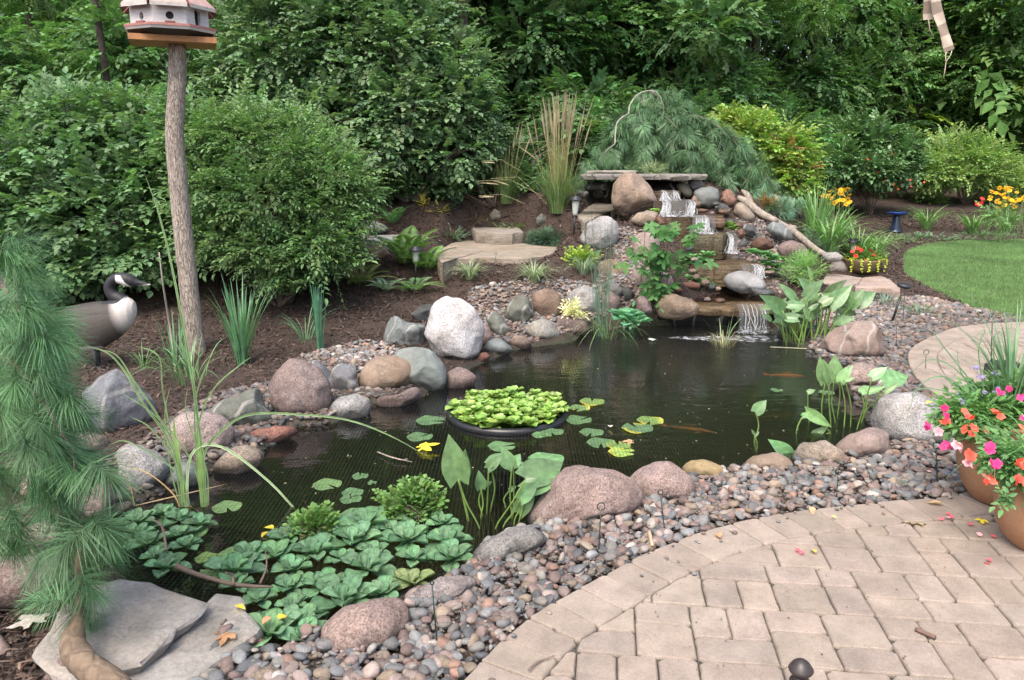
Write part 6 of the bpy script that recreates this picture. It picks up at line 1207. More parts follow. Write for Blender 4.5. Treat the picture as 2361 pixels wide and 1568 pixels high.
# ================================================================== water lettuce
LREG = [(470,1335),(560,1285),(620,1255),(700,1225),(780,1235),(860,1215),(960,1205),(1040,1215),(1075,1290),(1000,1335),(935,1375),(830,1400),(745,1430),(735,1505),(640,1520),(600,1430),(560,1370),(480,1370)]
LR2 = [(300,1215),(340,1195),(440,1190),(470,1230),(460,1270),(380,1320),(310,1280)]
def letc(poly, gap, smin, smax, lab, grp):
    lo, hi = np.array(poly).min(0), np.array(poly).max(0); pts = []
    for _ in range(3000):
        q = rng.uniform(lo, hi)
        if inpoly(q, poly)[0]:
            p = onz(q[0], q[1], WATER_Z)
            if all(np.linalg.norm(p - z) > gap for z in pts): pts.append(p)
    for p in pts:
        m_ = MB(); c0 = (p[0], p[1], WATER_Z + .012); rosette(m_, c0, rng.uniform(smin, smax), (.09,.165,.085) if rng.random() < .96 else (.14,.17,.07), LC, 10, .0, .07, .28, .10, .95); tag(obj('water_lettuce', m_, M['leaf_matt'], None, c0), lab, 'water lettuce', grp)
letc(LREG, .128, .15, .31, 'pale green velvety water lettuce rosette in the mat before the flagstones', 'water lettuce mat before the flagstones'); letc(LR2, .12, .15, .22, 'water lettuce rosette in the small group beside the pine branch', 'water lettuce beside the pine branch')
def fl_let(pts, lab, s0, colr=(.10,.21,.075)):
    for i, (x, y, Y) in enumerate(pts):
        s = s0 * 1.4; p = at(x, y, Y); m_ = MB(); rosette(m_, p, s * rng.uniform(.85, 1.15), colr, LC, 12, .1); tag(obj('water_lettuce', m_, M['leaf_matt'], None, tuple(p)), lab, 'water lettuce', lab + ' group')
fl_let([(x, y, 8.95) for x, y in [(1565,655),(1590,648),(1615,655),(1580,668),(1610,668),(1635,662)]], 'bright lettuce rosette beside the lowest basin stone', .17); fl_let([(x, y, 9.3) for x, y in [(1590,600),(1615,605),(1630,592),(1600,615),(1575,610)]], 'bright lettuce rosette left of the golden brown ledge', .17)
fl_let([(x, y, 9.2) for x, y in [(1735,585),(1760,590),(1780,600),(1765,612),(1790,618),(1778,630)]], 'bright lettuce rosette right of the golden brown ledge', .17); fl_let([(1688,530,9.9), (1510,490,10.1), (1680,520,9.9)], 'small bright rosette wedged beside the cascades', .14, (.15,.26,.06))
fl_let([(1440,738,7.75), (1458,748,7.7)], 'pointed green rosette at the shore below the maple sapling', .26, (.10,.24,.12))
# ================================================================== lily pads
def pad(ux, uy, wpx, lab, colr=(.09,.155,.07), spot=None):
    p = onz(ux, uy, WATER_Z); r_ = wpx * upx(p[1], uy) / 2; a0 = rng.uniform(0, 6.28); V = [(p[0], p[1], WATER_Z + .008)]; Cc = [np.array(colr) * 1.25]; n_ = 36; tx, ty = rng.normal(0, .02, 2)
    for ring_ in (.55, 1.0):
        for i in range(n_ + 1):
            th = a0 + .18 + (2 * math.pi - .36) * i / n_; q = r_ * ring_ * (1 + .02 * math.sin(th * 3) + .012 * math.sin(th * 7)); x_, y_ = q * math.cos(th), q * math.sin(th)
            V.append((p[0] + x_, p[1] + y_, WATER_Z + .009 + abs(x_ * tx + y_ * ty) + (.004 * math.sin(th * 4) if ring_ == 1 else 0))); c = np.array(colr) * (1.05 if i % 6 else 1.3)
            if spot and ring_ == 1 and math.sin(th * 1.5 + a0) > .2: c = np.array((.45,.40,.06))
            Cc.append(c)
    m = n_ + 1; F = [(0, 1 + i, 2 + i) for i in range(n_)] + [(1 + i, 1 + m + i, 2 + m + i, 2 + i) for i in range(n_)]
    m_ = MB(); m_.faces(V, F, np.array(Cc)); tag(obj('lily_pad', m_, M['leaf_gloss'], None, tuple(p)), lab, 'lily pad', 'lily pads floating on the pond')
G1, G2, GY = (.09,.155,.075), (.12,.19,.075), (.14,.205,.06)
for a in [(991,973,66,'lily pad left of the floating ring'),(967,1010,60,'lily pad overlapped by the tip of the bent iris blade'),(1333,971,62,'lily pad touching the right side of the floating ring'),(1336,943,48,'notched lily pad nearest behind the ring, right side',G2,1),(1364,929,58,'yellow edged lily pad farthest right behind the ring',GY,1),(1363,1000,56,'lily pad right of and below the floating ring'),(1271,999,56,'lily pad below the front right rim of the ring'),(1245,1006,40,'small lily pad tucked below the ring rim'),(1385,1024,66,'lily pad left of the yellowing pad'),(1425,1030,58,'yellowing lily pad with ragged edge',GY,1),(1432,1045,60,'yellow green lily pad nearest the two pink boulders',(.24,.33,.08),1),(1498,973,62,'yellow edged lily pad in the right cluster',GY,1),(1469,990,72,'large lily pad in the right cluster',G1,1),
          (1156,1032,64,'lily pad behind the pickerel leaves'),(1180,1075,56,'lily pad between the pickerel stalks'),(1258,1062,84,'large lily pad under the right pickerel leaves',(.11,.20,.09)),(754,1120,66,'single round lily pad left of the small leaf clumps',G2),(830,1101,38,'small lily pad above the left leaf clump'),(857,1116,22,'smallest lily pad near the leaf clumps'),(812,1139,50,'upper of two touching lily pads'),(808,1154,50,'lower of two touching lily pads'),(818,1192,74,'lily pad beside the left leaf clump',(.12,.20,.09)),(872,1218,64,'dull lily pad half under the leaf clumps',(.10,.17,.08)),(523,1172,66,'notched lily pad right of the iris stalk',G2),(368,1204,68,'lily pad behind the small lettuce group'),(440,1232,74,'lily pad right of the small lettuce group',G2),(475,1290,50,'left of three lily pads above the lettuce mat',GY),(540,1285,84,'large lily pad above the lettuce mat',G2),(500,1320,76,'lily pad partly under the lettuce mat',G2),(580,1268,50,'right one of the lily pads above the lettuce mat'),(1790,902,28,'small pale lily pad near the koi'),(1905,908,36,'lily pad among the right hand pickerel stalks'),(1905,880,40,'pale lily pad at the base of the pickerel by the rough pink boulder'),(1620,790,0,'')]:
    if a[2]: pad(*a[:4], *(a[4:] if len(a) > 4 else ()))
# small leaf clumps (pennywort)
PW_T = [spray(L_ROUND, 4, .55, 60, s, .0, jz=.7) for s in range(3)]
for lab, ux, uy, rx, ry, n in [('larger round mound of tiny leaved water plant in the pond', 952, 1185, 78, 62, 620), ('smaller sprawling mound of tiny leaved water plant with rooty fringe', 725, 1232, 64, 46, 380)]:
    b = onz(ux, uy, WATER_Z); u = upx(b[1], uy); root = thing('pennywort_clump', lab, 'water plant', tuple(b)); mb = MB(); crown(mb, [(b + np.array([0, 0, ry * u * .3]), np.array([rx * u, rx * u * .75, ry * u * .95])), (b + np.array([rx * u * .2, .02, ry * u * .9]), np.array([rx * u * .5, rx * u * .4, ry * u * .35]))], n, PW_T, (.028, .05), (.12,.20,.06), .35, .7, zj=.4); obj('leaves', mb, M['leaf'], root)
    mb = MB(); clump(mb, b + np.array([0, -rx * u * .3, .03]), 60, .09, (.4, 1.3), .002, 1.2, (.2,.14,.08), rx * u * .5); obj('roots', mb, M['blade'], root); mb = MB(); v, f = ICO[3]; mb.add(v * np.array([rx * u * .7, rx * u * .45, .05]) + b, f.ravel(), np.full(len(f), 3), (.05,.04,.03)); obj('root_ball', mb, M['soil'], root)
# ================================================================== pickerel weed: stalk + broad pointed leaf, each placed
def pickT():
    V = []; nu, nv = 8, 6; Cc = []
    for i in range(nu + 1):
        t = i / nu; w = .27 * math.sin(math.pi * min(1, (t * .86 + .14) ** .75)) + .0; w = w if t < 1 else .004
        for j in range(nv + 1): s = j / nv * 2 - 1; back = -.16 * abs(s) if t < .01 else -.05 * abs(s) * (1 - t); V.append((t + back, s * w, .28 * abs(s) * w - .10 * t * t)); Cc.append(((1.1 if j == nv // 2 else .98),) * 3)
    return tmpl(V, [(i * (nv + 1) + j, i * (nv + 1) + j + 1, (i + 1) * (nv + 1) + j + 1, (i + 1) * (nv + 1) + j) for i in range(nu) for j in range(nv)], Cc)
PKT = pickT()
def pick(label, leaves, Y0=None, base_z=WATER_Z, c=(.12,.20,.085), cst=(.13,.20,.05), sr=.0045, name='pickerel_weed'):
    b0 = onz(leaves[0][0], leaves[0][1], base_z); root = thing(name, label, 'water plant', tuple(b0)); mb = MB(); sm = MB()
    for bx, by, jx, jy, tx, ty, *rest in leaves:
        dz_ = rest[0] if rest else 0.0; wf = rest[1] if len(rest) > 1 else 1.0; b = onz(bx, by, base_z); Y = b[1] + rng.uniform(-.04, .04); j = at(jx, jy, Y); t = at(tx, ty, Y + dz_); m = (b + j) / 2 + np.array([rng.normal(0, .012), 0, 0]); sm = MB(); mb = MB(); tube(spline([b - np.array([0, 0, .12]), b, m, j], 4), sr, 6, cst, mb=sm); obj('stalk', sm, M['blade'], root)
        d = t - j; L = np.linalg.norm(d); toc = -ray(jx, jy); z = toc / np.linalg.norm(toc) + np.array([rng.normal(0, .25), 0, .35]); Fm = frame((d / L)[None], z[None])[0] * np.array([L, L * wf, L])[None, :]; mb.inst(PKT, Fm[None], j[None], vary(c, 1, .08, .28) * .8); obj('leaf', mb, M['leaf_gloss'], root)
# foreground group
pick('tall pickerel weed standing before the longest pink boulder', [(1105,1218,1056,1105,1034,1004,0,1.1),(1080,1200,1052,1098,1062,1060,.1),(1078,1200,1058,1103,1072,1040,-.05,1.1),(1108,1195,1108,1125,1104,1085,0,1.2),(1112,1190,1112,1120,1135,1108,.05),(1122,1185,1126,1080,1160,1048,0,1.0),(1130,1180,1130,1070,1172,1040,.1),(1180,1195,1180,1075,1155,1028,0,1.0),(1182,1190,1183,1072,1200,1045,.05,1.4),(1160,1215,1200,1150,1240,1110,0,1.2),(1195,1210,1215,1130,1305,1085,.1,.9),(1165,1170,1175,1130,1190,1120,0,1.3),(1205,1190,1215,1105,1300,1060,.15,1.3),(1142,1218,1212,1105,1240,1100,0,1.2),(1185,1210,1195,1180,1235,1120,0,1)])
L_ = [(1810 + rng.uniform(-8, 95), 795 + rng.uniform(-12, 6)) for _ in range(34)]; lv = []
for x, y in L_: jx = x + rng.normal(10, 22) + (x - 1860) * .5; jy = rng.uniform(672, 745); s = rng.choice([-1, 1, 1]); lv.append((x, y, jx, jy, jx + s * rng.uniform(12, 48), jy - rng.uniform(-8, 45), rng.uniform(-.1, .1), rng.uniform(.9, 1.3)))
lv += [(1825,790,1830,690,1797,652,0,.8),(1830,790,1838,700,1822,680,0,.9),(1845,795,1870,700,1885,672,0,1.3),(1870,800,1895,700,1925,680,0,1.4),(1880,800,1915,705,1965,655,0,1),(1890,800,1975,700,2020,672,0,1.4),(1895,800,1960,705,1990,665,0,1.3),(1900,800,1935,700,1930,672,0,1.5),(1850,795,1870,640,1862,612,0,.7),(1830,790,1850,745,1880,755,0,1),(1900,798,1950,745,1968,740,0,1.3),(1800,770,1775,738,1757,722,0,1.1)]
pick('large crowded pickerel weed clump right of the lowest fall', lv, sr=.006)
pick('pickerel weed group in front of the rough pink boulder', [(1895,985,1902,880,1888,822,0,.9),(1915,985,1910,875,1900,830,0,1),(1925,975,1922,880,1925,818,0,1.2),(1930,960,1935,875,1965,842,0,1.1),(1945,985,1938,880,1952,845,0,1.3),(1960,985,1948,878,1970,870,0,.9),(1975,990,2010,870,2045,845,0,1.2),(1985,975,2000,905,2040,890,0,.8),(1990,960,1985,905,2005,888,.05,1.2),(1915,1000,1858,950,1920,985,0,.7),(1915,1000,1870,1010,1910,980,0,.8),(2010,960,2035,880,2098,862,.1,1.1),(1990,965,2040,905,2075,880,0,.6),(1865,975,1862,905,1880,898,0,1.3)], c=(.17,.28,.12))
pick('lone heart shaped leaf on a single stalk in open water', [(1740,1015,1742,950,1766,922,0,1.5),(1745,1035,1738,1000,1732,990,0,1),(1742,1040,1740,1005,1750,995,0,1)]); pick('broad arrow leaf leaning over the small tan boulders', [(1840,1040,1822,1055,1774,1012,0,1.1),(1835,1000,1850,960,1880,950,0,.8)], c=(.13,.25,.10))
# ================================================================== koi
def koi(label, ux, uy, L, rot, colr, z=-.10):
    p = onz(ux, uy, z); mb = MB(); st = [(-.5,.0,.004),(-.42,.0,.022),(-.25,.0,.05),(0,.0,.066),(.22,.0,.062),(.38,0,.042),(.48,0,.018),(.5,0,.006)]; V = []; n_ = 14
    for x, y, r_ in st:
        for q in range(n_): th = 2 * math.pi * q / n_; V.append((x, y + .02 * math.sin(x * 6) + r_ * math.cos(th), r_ * .9 * math.sin(th)))
    F = [(r * n_ + q, r * n_ + (q + 1) % n_, (r + 1) * n_ + (q + 1) % n_, (r + 1) * n_ + q) for r in range(len(st) - 1) for q in range(n_)]; Rm = np.array([[math.cos(rot), -math.sin(rot), 0], [math.sin(rot), math.cos(rot), 0], [0, 0, 1]])
    Vw = (np.array(V) * L) @ Rm.T + p; cl = np.tile(colr, (len(V), 1)); mb.faces(Vw, F, cl); o = tag(obj('koi', mb, M['gloss'], None, tuple(p)), label, 'fish')
    m_ = MB(); tv = [(-.46,0,.03),(-.64,.03,.05),(-.57,0,.02),(-.64,-.03,.0),(-.46,0,-.03),(-.46,.008,0),(-.46,-.008,0)]; m_.faces((np.array(tv) * L) @ Rm.T + p, [(5,1,2),(6,2,3),(5,2,6),(0,1,5),(4,6,3)], colr); obj('tail', m_, M['gloss'], o)
    m_ = MB()
    for s in (1, -1): fv = np.array([(.2, s * .05, 0), (.26, s * .055, .0), (.14, s * .10, -.03), (.1, s * .09, -.02)]); m_.faces((fv * L) @ Rm.T + p, [(0,1,2,3)], colr)
    m_.faces((np.array([(-.12,0,.08),(.15,0,.09),(.1,0,.13),(-.1,.005,.11)]) * L) @ Rm.T + p, [(0,1,2,3)], colr); obj('fins', m_, M['gloss'], o)
koi('orange koi swimming near the pickerel weed group', 1812, 866, .31, R(-12), (.85,.22,.02), -.12); koi('pale brownish koi swimming right of the lily pad cluster', 1590, 990, .34, R(-25), (.42,.22,.12), -.13); koi('dull olive koi deep under the lone heart shaped leaf', 1790, 960, .3, R(10), (.12,.09,.03), -.2)
# ================================================================== driftwood, sticks
def logd(label, segs, colr=(.27,.235,.20), name='driftwood_log', cat='log', mat='bark_smooth'):
    mb = MB(); o0 = None
    for pts, rad in segs: P_ = spline([np.array(p) for p in pts], 5); o0 = o0 if o0 is not None else P_[0]; tube(P_, list(np.interp(np.linspace(0, 1, len(P_)), np.linspace(0, 1, len(rad)), rad)), 10, colr, mb=mb, jit=.12)
    return tag(obj(name, mb, M[mat], None, tuple(o0)), label, cat)
Zf = lambda x, y, Y: at(*zf(x, y), Y)
logd('weathered grey driftwood log slanting down right of the falls', [([Zf(1600,405,11.0), Zf(1690,450,10.95), Zf(1760,510,10.85), Zf(1850,570,10.7), Zf(1960,620,10.5)], [.035,.06,.055,.05,.04]), ([Zf(1640,340,11.05), Zf(1690,380,11.0), Zf(1720,460,10.95)], [.02,.04,.05]), ([at(1790,512,10.6), at(1830,535,10.5), at(1880,575,10.3), at(1925,598,10.1)], [.045,.045,.04,.03])])
logd('knobbly brown twig lying across the water lettuce', [([onz(*z7(1115,850), .03), onz(*z7(1250,905), .02), onz(*z7(1450,960), .02), onz(*z7(1580,975), .0), onz(*z7(1720,980), .0)], [.014,.010,.009,.008,.004]), ([onz(*z7(1470,970), .02), onz(*z7(1465,910), .05), onz(*z7(1420,890), .08)], [.008,.006,.003]), ([onz(*z7(1640,960), .0), onz(*z7(1680,850), .05), onz(*z7(1670,740), .08)], [.005,.004,.002])], (.13,.095,.075), 'fallen_twig', 'twig', 'plain')
logd('thin bent twig over the small lettuce group', [([onz(*z7(1050,750), .0), onz(*z7(1020,600), .05), onz(*z7(940,545), .06)], [.006,.005,.002])], (.16,.12,.10), 'fallen_twig', 'twig', 'plain'); logd('forked grey twig floating left of the pickerel leaves', [([onz(870,1042, -.055), onz(905,1055, -.05), onz(950,1065, -.055)], [.004,.005,.002]), ([onz(905,1055,-.05), onz(925,1060,-.04), onz(940,1058,-.04)], [.003,.002])], (.33,.28,.24), 'fallen_twig', 'twig', 'plain')
logd('bare grey branched twig rising from the smaller leaf clump', [([onz(712,1215,-.05), at(708,1180,3.98), at(700,1135,3.98)], [.005,.004,.002]), ([at(706,1160,3.98), at(692,1150,3.98)], [.003,.001]), ([at(702,1145,3.98), at(716,1135,3.98)], [.003,.001])], (.33,.27,.24), 'fallen_twig', 'twig', 'plain')
logd('short dark brown stick lying on the paving', [([onz(2110,1450,.022), onz(2156,1470,.022)], [.008,.009])], (.14,.09,.07), 'stick', 'stick', 'plain'); logd('long grey twig on the gravel and paving edge below the pebble band', [([onz(*z8(1180,1500), .03), onz(*z8(1240,1450), .025), onz(*z8(1340,1415), .025)], [.004,.004,.002])], (.2,.15,.12), 'stick', 'twig', 'plain')
logd('tan bark strip stick in the gravel below the second pink boulder', [([onz(*z8(1940,630), .02), onz(*z8(1960,720), .02)], [.009,.007])], (.42,.32,.21), 'stick', 'stick', 'plain'); logd('thin upright grey stick behind the goose', [([ground(405,860), at(392,760,6.7), at(375,650,6.6), at(367,582,6.6)], [.01,.009,.007,.005])], (.3,.26,.23), 'stick', 'stick', 'plain'); logd('thin reed stalk floating in front of the mauve brown boulder', [([onz(1775,800,-.06), onz(1905,806,-.055)], [.004,.003])], (.45,.45,.32), 'reed_stalk', 'stalk', 'plain')
# ================================================================== garden lights, stakes
def lantern(label, ux, uyb, uyt, tilt=0, gw=1.0, glassc=(.5,.55,.5)):
    b = ground(ux, uyb); Y = b[1]; t = at(ux + tilt, uyt, Y); h = t[2] - b[2]; ax = (t - b) / np.linalg.norm(t - b); root = thing('solar_lantern', label, 'garden light', tuple(b)); u = upx(Y, uyt)
    m_ = MB(); tube([b, b + ax * h * .55], .011, 8, (.015,.015,.018), mb=m_); obj('pole', m_, M['metal'], root); L = np.linalg.norm(t - b); g0 = b + ax * L * .52
    m_ = MB(); lathe(m_, g0, [(.015,0),(.028,.01),(.034,.05),(.045,.14),(.045,L * .48 - .05)], 20, glassc, ax); obj('glass_shade', m_, M['frost'], root)
    m_ = MB(); lathe(m_, b + ax * (L - .05), [(.047,-.005),(.078,0),(.08,.008),(.066,.026),(.052,.030),(.052,.048),(.0,.05)], 24, (.022,.024,.032), ax); obj('cap', m_, M['metal'], root)
k = NT('frosted_glass'); k.b.inputs['Base Color'].default_value = (.6,.66,.62,1); k.b.inputs['Roughness'].default_value = .25; k.b.inputs['Alpha'].default_value = .55; M['frost'] = k.m
lantern('solar garden lantern with dark cap beside the ferns', 958, 650, 568); lantern('solar garden lantern left of the waterfall at the plumed grass', 1322, 545, 452, 6); lantern('solar garden lantern half hidden by daylilies behind the bowl planter', 1967, 615, 550)
b = ground(2055, 745); root = thing('garden_spotlight', 'flat topped black garden light leaning on its stake right of the pickerel weed', 'garden light', tuple(b)); m_ = MB(); tube([b, at(2075, 685, b[1])], .013, 8, (.02,.02,.022), mb=m_); tube([b + np.array([.12, 0, 0]), at(2086, 660, b[1])], .003, 6, (.02,.02,.022), mb=m_); obj('pole', m_, M['metal'], root)
m_ = MB(); lathe(m_, at(2084, 658, b[1]), [(.0,-.03),(.06,-.025),(.075,0),(.07,.012),(0,.016)], 24, (.03,.033,.04), (.12,-.1,1)); obj('cap', m_, M['metal'], root)
def hook(label, ux, uyb, uyt, rpx=8, tilt=0):
    b = ground(ux, uyb); Y = b[1]; t = at(ux + tilt, uyt + rpx * 2, Y); u = upx(Y, uyt); r_ = rpx * u; m_ = MB(); tube([b - np.array([0, 0, .03]), t], .0028, 6, (.012,.03,.024), mb=m_); tube([t + np.array([r_ * math.sin(a), 0, r_ - r_ * math.cos(a)]) for a in np.linspace(0, 6.0, 18)], .0025, 6, (.012,.03,.024), mb=m_)
    tag(obj('net_stake', m_, M['metal'], None, tuple(b)), label, 'garden stake', 'looped green wire stakes holding the net')
for a in [('looped wire stake in front of the longest pink boulder',1378,1290,1158,9,7),('looped wire stake nearest the bottom of the picture',1010,1508,1340,4,-14),('looped wire stake at the right end of the second pink boulder',1536,1238,1128,6,-14),('looped wire stake in the gravel right of the buff boulder',1928,1165,1080,7,3),('looped wire stake left of the terracotta pots',2163,1120,1018,8,-6),('looped wire stake on the paving behind the purple flowers',2134,860,806,6,0),('dark wire stake in front of the cream flagstone',1133,655,582,3,10),('dark wire stake in the mulch beside the painted fern',898,700,640,3,-2),('thin wire stake right of the big mauve brown boulder',2100,740,700,4,0),('wire stake beside the leaning black garden light',2066,800,740,4,0)]: hook(*a)
# ================================================================== birdbath, bowl planter, spot box, finial
b = ground(2063, 535, y0=12); ub = upx(b[1], 510); root = thing('birdbath', 'small cobalt blue ceramic birdbath on a ribbed pedestal beyond the lawn', 'birdbath', tuple(b)); hh = 42 * ub
m_ = MB(); lathe(m_, b, [(14 * ub, 0), (14 * ub, 3 * ub)] + [((11 - 3.5 * t + .5 * (i % 2)) * ub, (3 + t * 34) * ub) for i, t in enumerate(np.linspace(0, 1, 15))], 24, (.02,.035,.07)); obj('pedestal', m_, M['glaze'], root)
m_ = MB(); lathe(m_, b + np.array([0, 0, 37 * ub]), [(7 * ub, 0), (18 * ub, 3 * ub), (23 * ub, 7 * ub), (24 * ub, 8 * ub), (20 * ub, 6 * ub), (0, 4 * ub)], 32, (.02,.07,.30)); obj('bowl', m_, M['glaze'], root)
b = ground(1997, 634); b = np.array([b[0], b[1] + .12, b[2] + .03]); ub = upx(b[1], 620); root = thing('bowl_planter', 'low olive brown bowl planter with red impatiens and trailing yellow vine', 'planter', tuple(b)); m_ = MB(); lathe(m_, b, [(30 * ub, 0), (36 * ub, 8 * ub), (41 * ub, 20 * ub), (44 * ub, 27 * ub), (44 * ub, 30 * ub), (40 * ub, 30 * ub), (38 * ub, 25 * ub), (0, 24 * ub)], 32, (.16,.12,.07)); obj('bowl', m_, M['plain'], root)
m_ = MB(); top = b + np.array([0, 0, 30 * ub]); crown(m_, [(top + np.array([0, 0, 6 * ub]), np.array([42 * ub, 36 * ub, 16 * ub]))], 150, LIMT, (.05, .09), (.15,.24,.07), .3, .6); obj('foliage', m_, M['leaf'], root)
m_ = MB(); crown(m_, [(top, np.array([46 * ub, 42 * ub, 7 * ub]))], 130, LIMT, (.035, .06), (.42,.46,.06), .8, .0)
for a in (-2.1, -1.75, -1.3, -.5, -2.6):
    for t in np.linspace(0, 1, 12): m_.inst(L_ROUND, frame(np.array([[rng.normal(), -1, -.4]]), np.array([[0, -.4, 1.]])) * .03, (top + np.array([45 * ub * math.cos(a), 45 * ub * math.sin(a) - .01, -t * rng.uniform(18, 28) * ub]))[None], vary((.42,.46,.06), 1))
obj('trailing_vine', m_, M['leaf'], root)
def flowerT():
    Ts = []
    for i in range(5):
        a = 2 * math.pi * i / 5; V = [(0,0,0)] + [(.55 + .45 * math.cos(t), .42 * math.sin(t), .06 * math.cos(t) ** 2) for t in np.linspace(-2.5, 2.5, 7)]; T = tmpl(V, [(0, j, j + 1) for j in range(1, 7)], [(.75,.6,.6)] + [(1,1,1)] * 7); c, s = math.cos(a), math.sin(a); Ts.append(xf(T, [[c,-s,0],[s,c,0],[0,0,1]], (0, 0, .01 * i)))
    return merge(Ts)
FLT = flowerT(); DAISY = merge([xf(tmpl([(.12,0,0),(.6,.13,.03),(1,0,-.02),(.6,-.13,.03)], [(0,1,2,3)]), [[math.cos(a),-math.sin(a),0],[math.sin(a),math.cos(a),0],[0,0,1]], (0,0,0)) for a in np.linspace(0, 6.283, 12, endpoint=False)] + [(ICO[1][0] * .2, ICO[1][1].ravel(), np.full(20, 3), np.tile([.12,.06,.05], (12, 1)))])
def flowers(root, pts, size, colr, T=FLT, nm='blossom', face=(.0,-.7,.75), mat='petal'):
    P_ = np.array(pts); n = len(P_); z = np.tile(face, (n, 1)) + rv(n) * .35; x = rv(n); 
    for i in range(n): m_ = MB(); m_.inst(T, frame(x[[i]], z[[i]]) * size * rng.uniform(.85, 1.1), P_[[i]], vary(colr, 1, .05, .08)); obj(nm, m_, M[mat], root)
flowers(root, [at(x, y, b[1] - .12) for x, y in [(1965,580),(1975,572),(1985,577),(1972,590),(2008,578),(2014,588),(1996,600)]], .035, (.75,.07,.05))
b = onz(2312, 868, .0); ub = upx(b[1], 850); root = thing('paving_light', 'low dark rectangular light box sitting on the paving behind the flower pots', 'garden light', tuple(b)); m_ = MB(); box(m_, (b[0], b[1], .05), (66 * ub, .16, .08), (.02,.024,.026)); box(m_, (b[0], b[1], .105), (56 * ub, .13, .03), (.03,.035,.036)); obj('housing', m_, M['metal'], root, smooth=False); m_ = MB(); box(m_, (b[0], b[1] - .085, .052), (48 * ub, .01, .05), (.10,.12,.11)); obj('lens', m_, M['gloss'], root, smooth=False)
m_ = MB(); b2 = onz(2283, 880, .0); tube([b2, at(2287, 740, b2[1])], .004, 6, (.015,.02,.02), mb=m_); tube([at(2287,740,b2[1]), at(2290,733,b2[1]), at(2296,732,b2[1])], .003, 6, (.015,.02,.02), mb=m_); tag(obj('thin_stake', m_, M['metal'], None, tuple(b2)), 'tall thin dark rod standing beside the light box on the paving', 'garden stake')
ft = at(1848, 1520, 2.2); root = thing('lamp_finial', 'dark bronze onion shaped lamp finial at the bottom edge of the paving', 'garden light', (ft[0], ft[1], .012)); ux_ = upx(2.2, 1545)
m_ = MB(); lathe(m_, (ft[0], ft[1], ft[2]), [(0, 0), (4 * ux_, -.5 * ux_), (12 * ux_, -4 * ux_), (20 * ux_, -11 * ux_), (27 * ux_, -22 * ux_), (28.5 * ux_, -26 * ux_), (26 * ux_, -31 * ux_), (18 * ux_, -38 * ux_), (13 * ux_, -43 * ux_), (14 * ux_, -46 * ux_), (20 * ux_, -50 * ux_)], 32, (.035,.028,.028)); obj('finial_ball', m_, M['metal'], root)
m_ = MB(); lathe(m_, (ft[0], ft[1], ft[2] - 50 * ux_), [(20 * ux_, 0), (24 * ux_, -.01), (24 * ux_, -(ft[2] - 50 * ux_ - .012))], 24, (.035,.028,.028)); obj('lamp_body', m_, M['metal'], root)
# ================================================================== terracotta pots with flowers
TC = (.34,.175,.092)
def zp4(x, y): return (2084.6 + x / 3.0654, 786.7 + y / 3.0654)
b1 = onz(2305, 1150, .012); u1 = upx(b1[1], 1100); R1 = 104 * u1; h1 = .44
b2 = onz(2398, 1258, .012); u2 = upx(b2[1], 1220); R2 = 106 * u2; h2 = .32
k = NT('terracotta'); o_ = k.obj(); f1 = k.noise(6, 6, .7, o_); f2 = k.noise(60, 4, .6, o_); k.l(k.mix(k.ramp(f1, [(.42, 0.0), (.75, .5)]), k.mix(1, k.col(), k.ramp(f2, [(.3, .86), (.7, 1.1)]), 'MULTIPLY'), (.40,.29,.20)), k.b.inputs['Base Color']); k.b.inputs['Roughness'].default_value = .8; k.l(k.bump(f2, .2, .004), k.b.inputs['Normal']); M['terra'] = k.m
def pot(b, Rm, h, label):
    root = thing('terracotta_pot', label, 'flower pot', tuple(b), 'terracotta pots of flowers at the patio edge'); m_ = MB(); lathe(m_, b, [(Rm * .55, 0), (Rm * .62, .01), (Rm * .82, h * .18), (Rm * .96, h * .42), (Rm, h * .62), (Rm * .97, h * .80), (Rm * .88, h * .90), (Rm * .9, h * .93), (Rm * .98, h * .97), (Rm * .98, h), (Rm * .88, h), (Rm * .86, h * .9), (0, h * .88)], 56, TC); obj('pot', m_, M['terra'], root)
    for a in (2.9, -.2):
        c = b + np.array([Rm * .99 * math.cos(a + .35), -Rm * .99 * abs(math.sin(a + .35)), h * .80]); m_ = MB(); ax = np.array([math.cos(a + .35), -abs(math.sin(a + .35)), 0]); s = np.cross(ax, [0, 0, 1]); tube([c + s * .03 * math.cos(t) + ax * .012 * 1 + np.array([0, 0, .03 * math.sin(t)]) for t in np.linspace(0, 6.283, 17)], .007, 8, TC, mb=m_); obj('handle', m_, M['terra'], root)
    return root
p1 = pot(b1, R1, h1, 'taller terracotta pot behind, covered by coral and pink impatiens'); p2 = pot(b2, R2, h2, 'nearer terracotta pot cut off by the right edge')
def potlobe(ux, uy, Y, rx, ry): return lobe(ux, uy, Y, rx, ry, rx * upx(Y, uy) * .9)
IMP = [spray(leafT(.5, .45), 6, .42, 55, s, .15, jz=.5) for s in range(3)]
m_ = MB(); crown(m_, [potlobe(2255,960,b1[1]-.05,72,36), potlobe(2330,970,b1[1],80,50), potlobe(2205,955,b1[1]-.05,40,30), potlobe(2290,930,b1[1]+.05,70,45), potlobe(2370,930,b1[1],60,60)], 1100, IMP, (.07, .12), (.105,.20,.065), .45, .3); obj('impatiens_foliage', m_, M['leaf'], p1)
m_ = MB(); crown(m_, [potlobe(2340,1065,b2[1]-.06,60,36), potlobe(2310,1050,b2[1]-.02,40,36), potlobe(2395,1080,b2[1]-.08,60,48), potlobe(2318,1150,b2[1]-.20,14,12)], 420, IMP, (.06, .10), (.10,.195,.07), .45, .2); obj('impatiens_foliage', m_, M['leaf'], p2)
def ZP(pts, Y): return [at(*zp4(x, y), Y + rng.uniform(-.03, .03)) for x, y in pts]
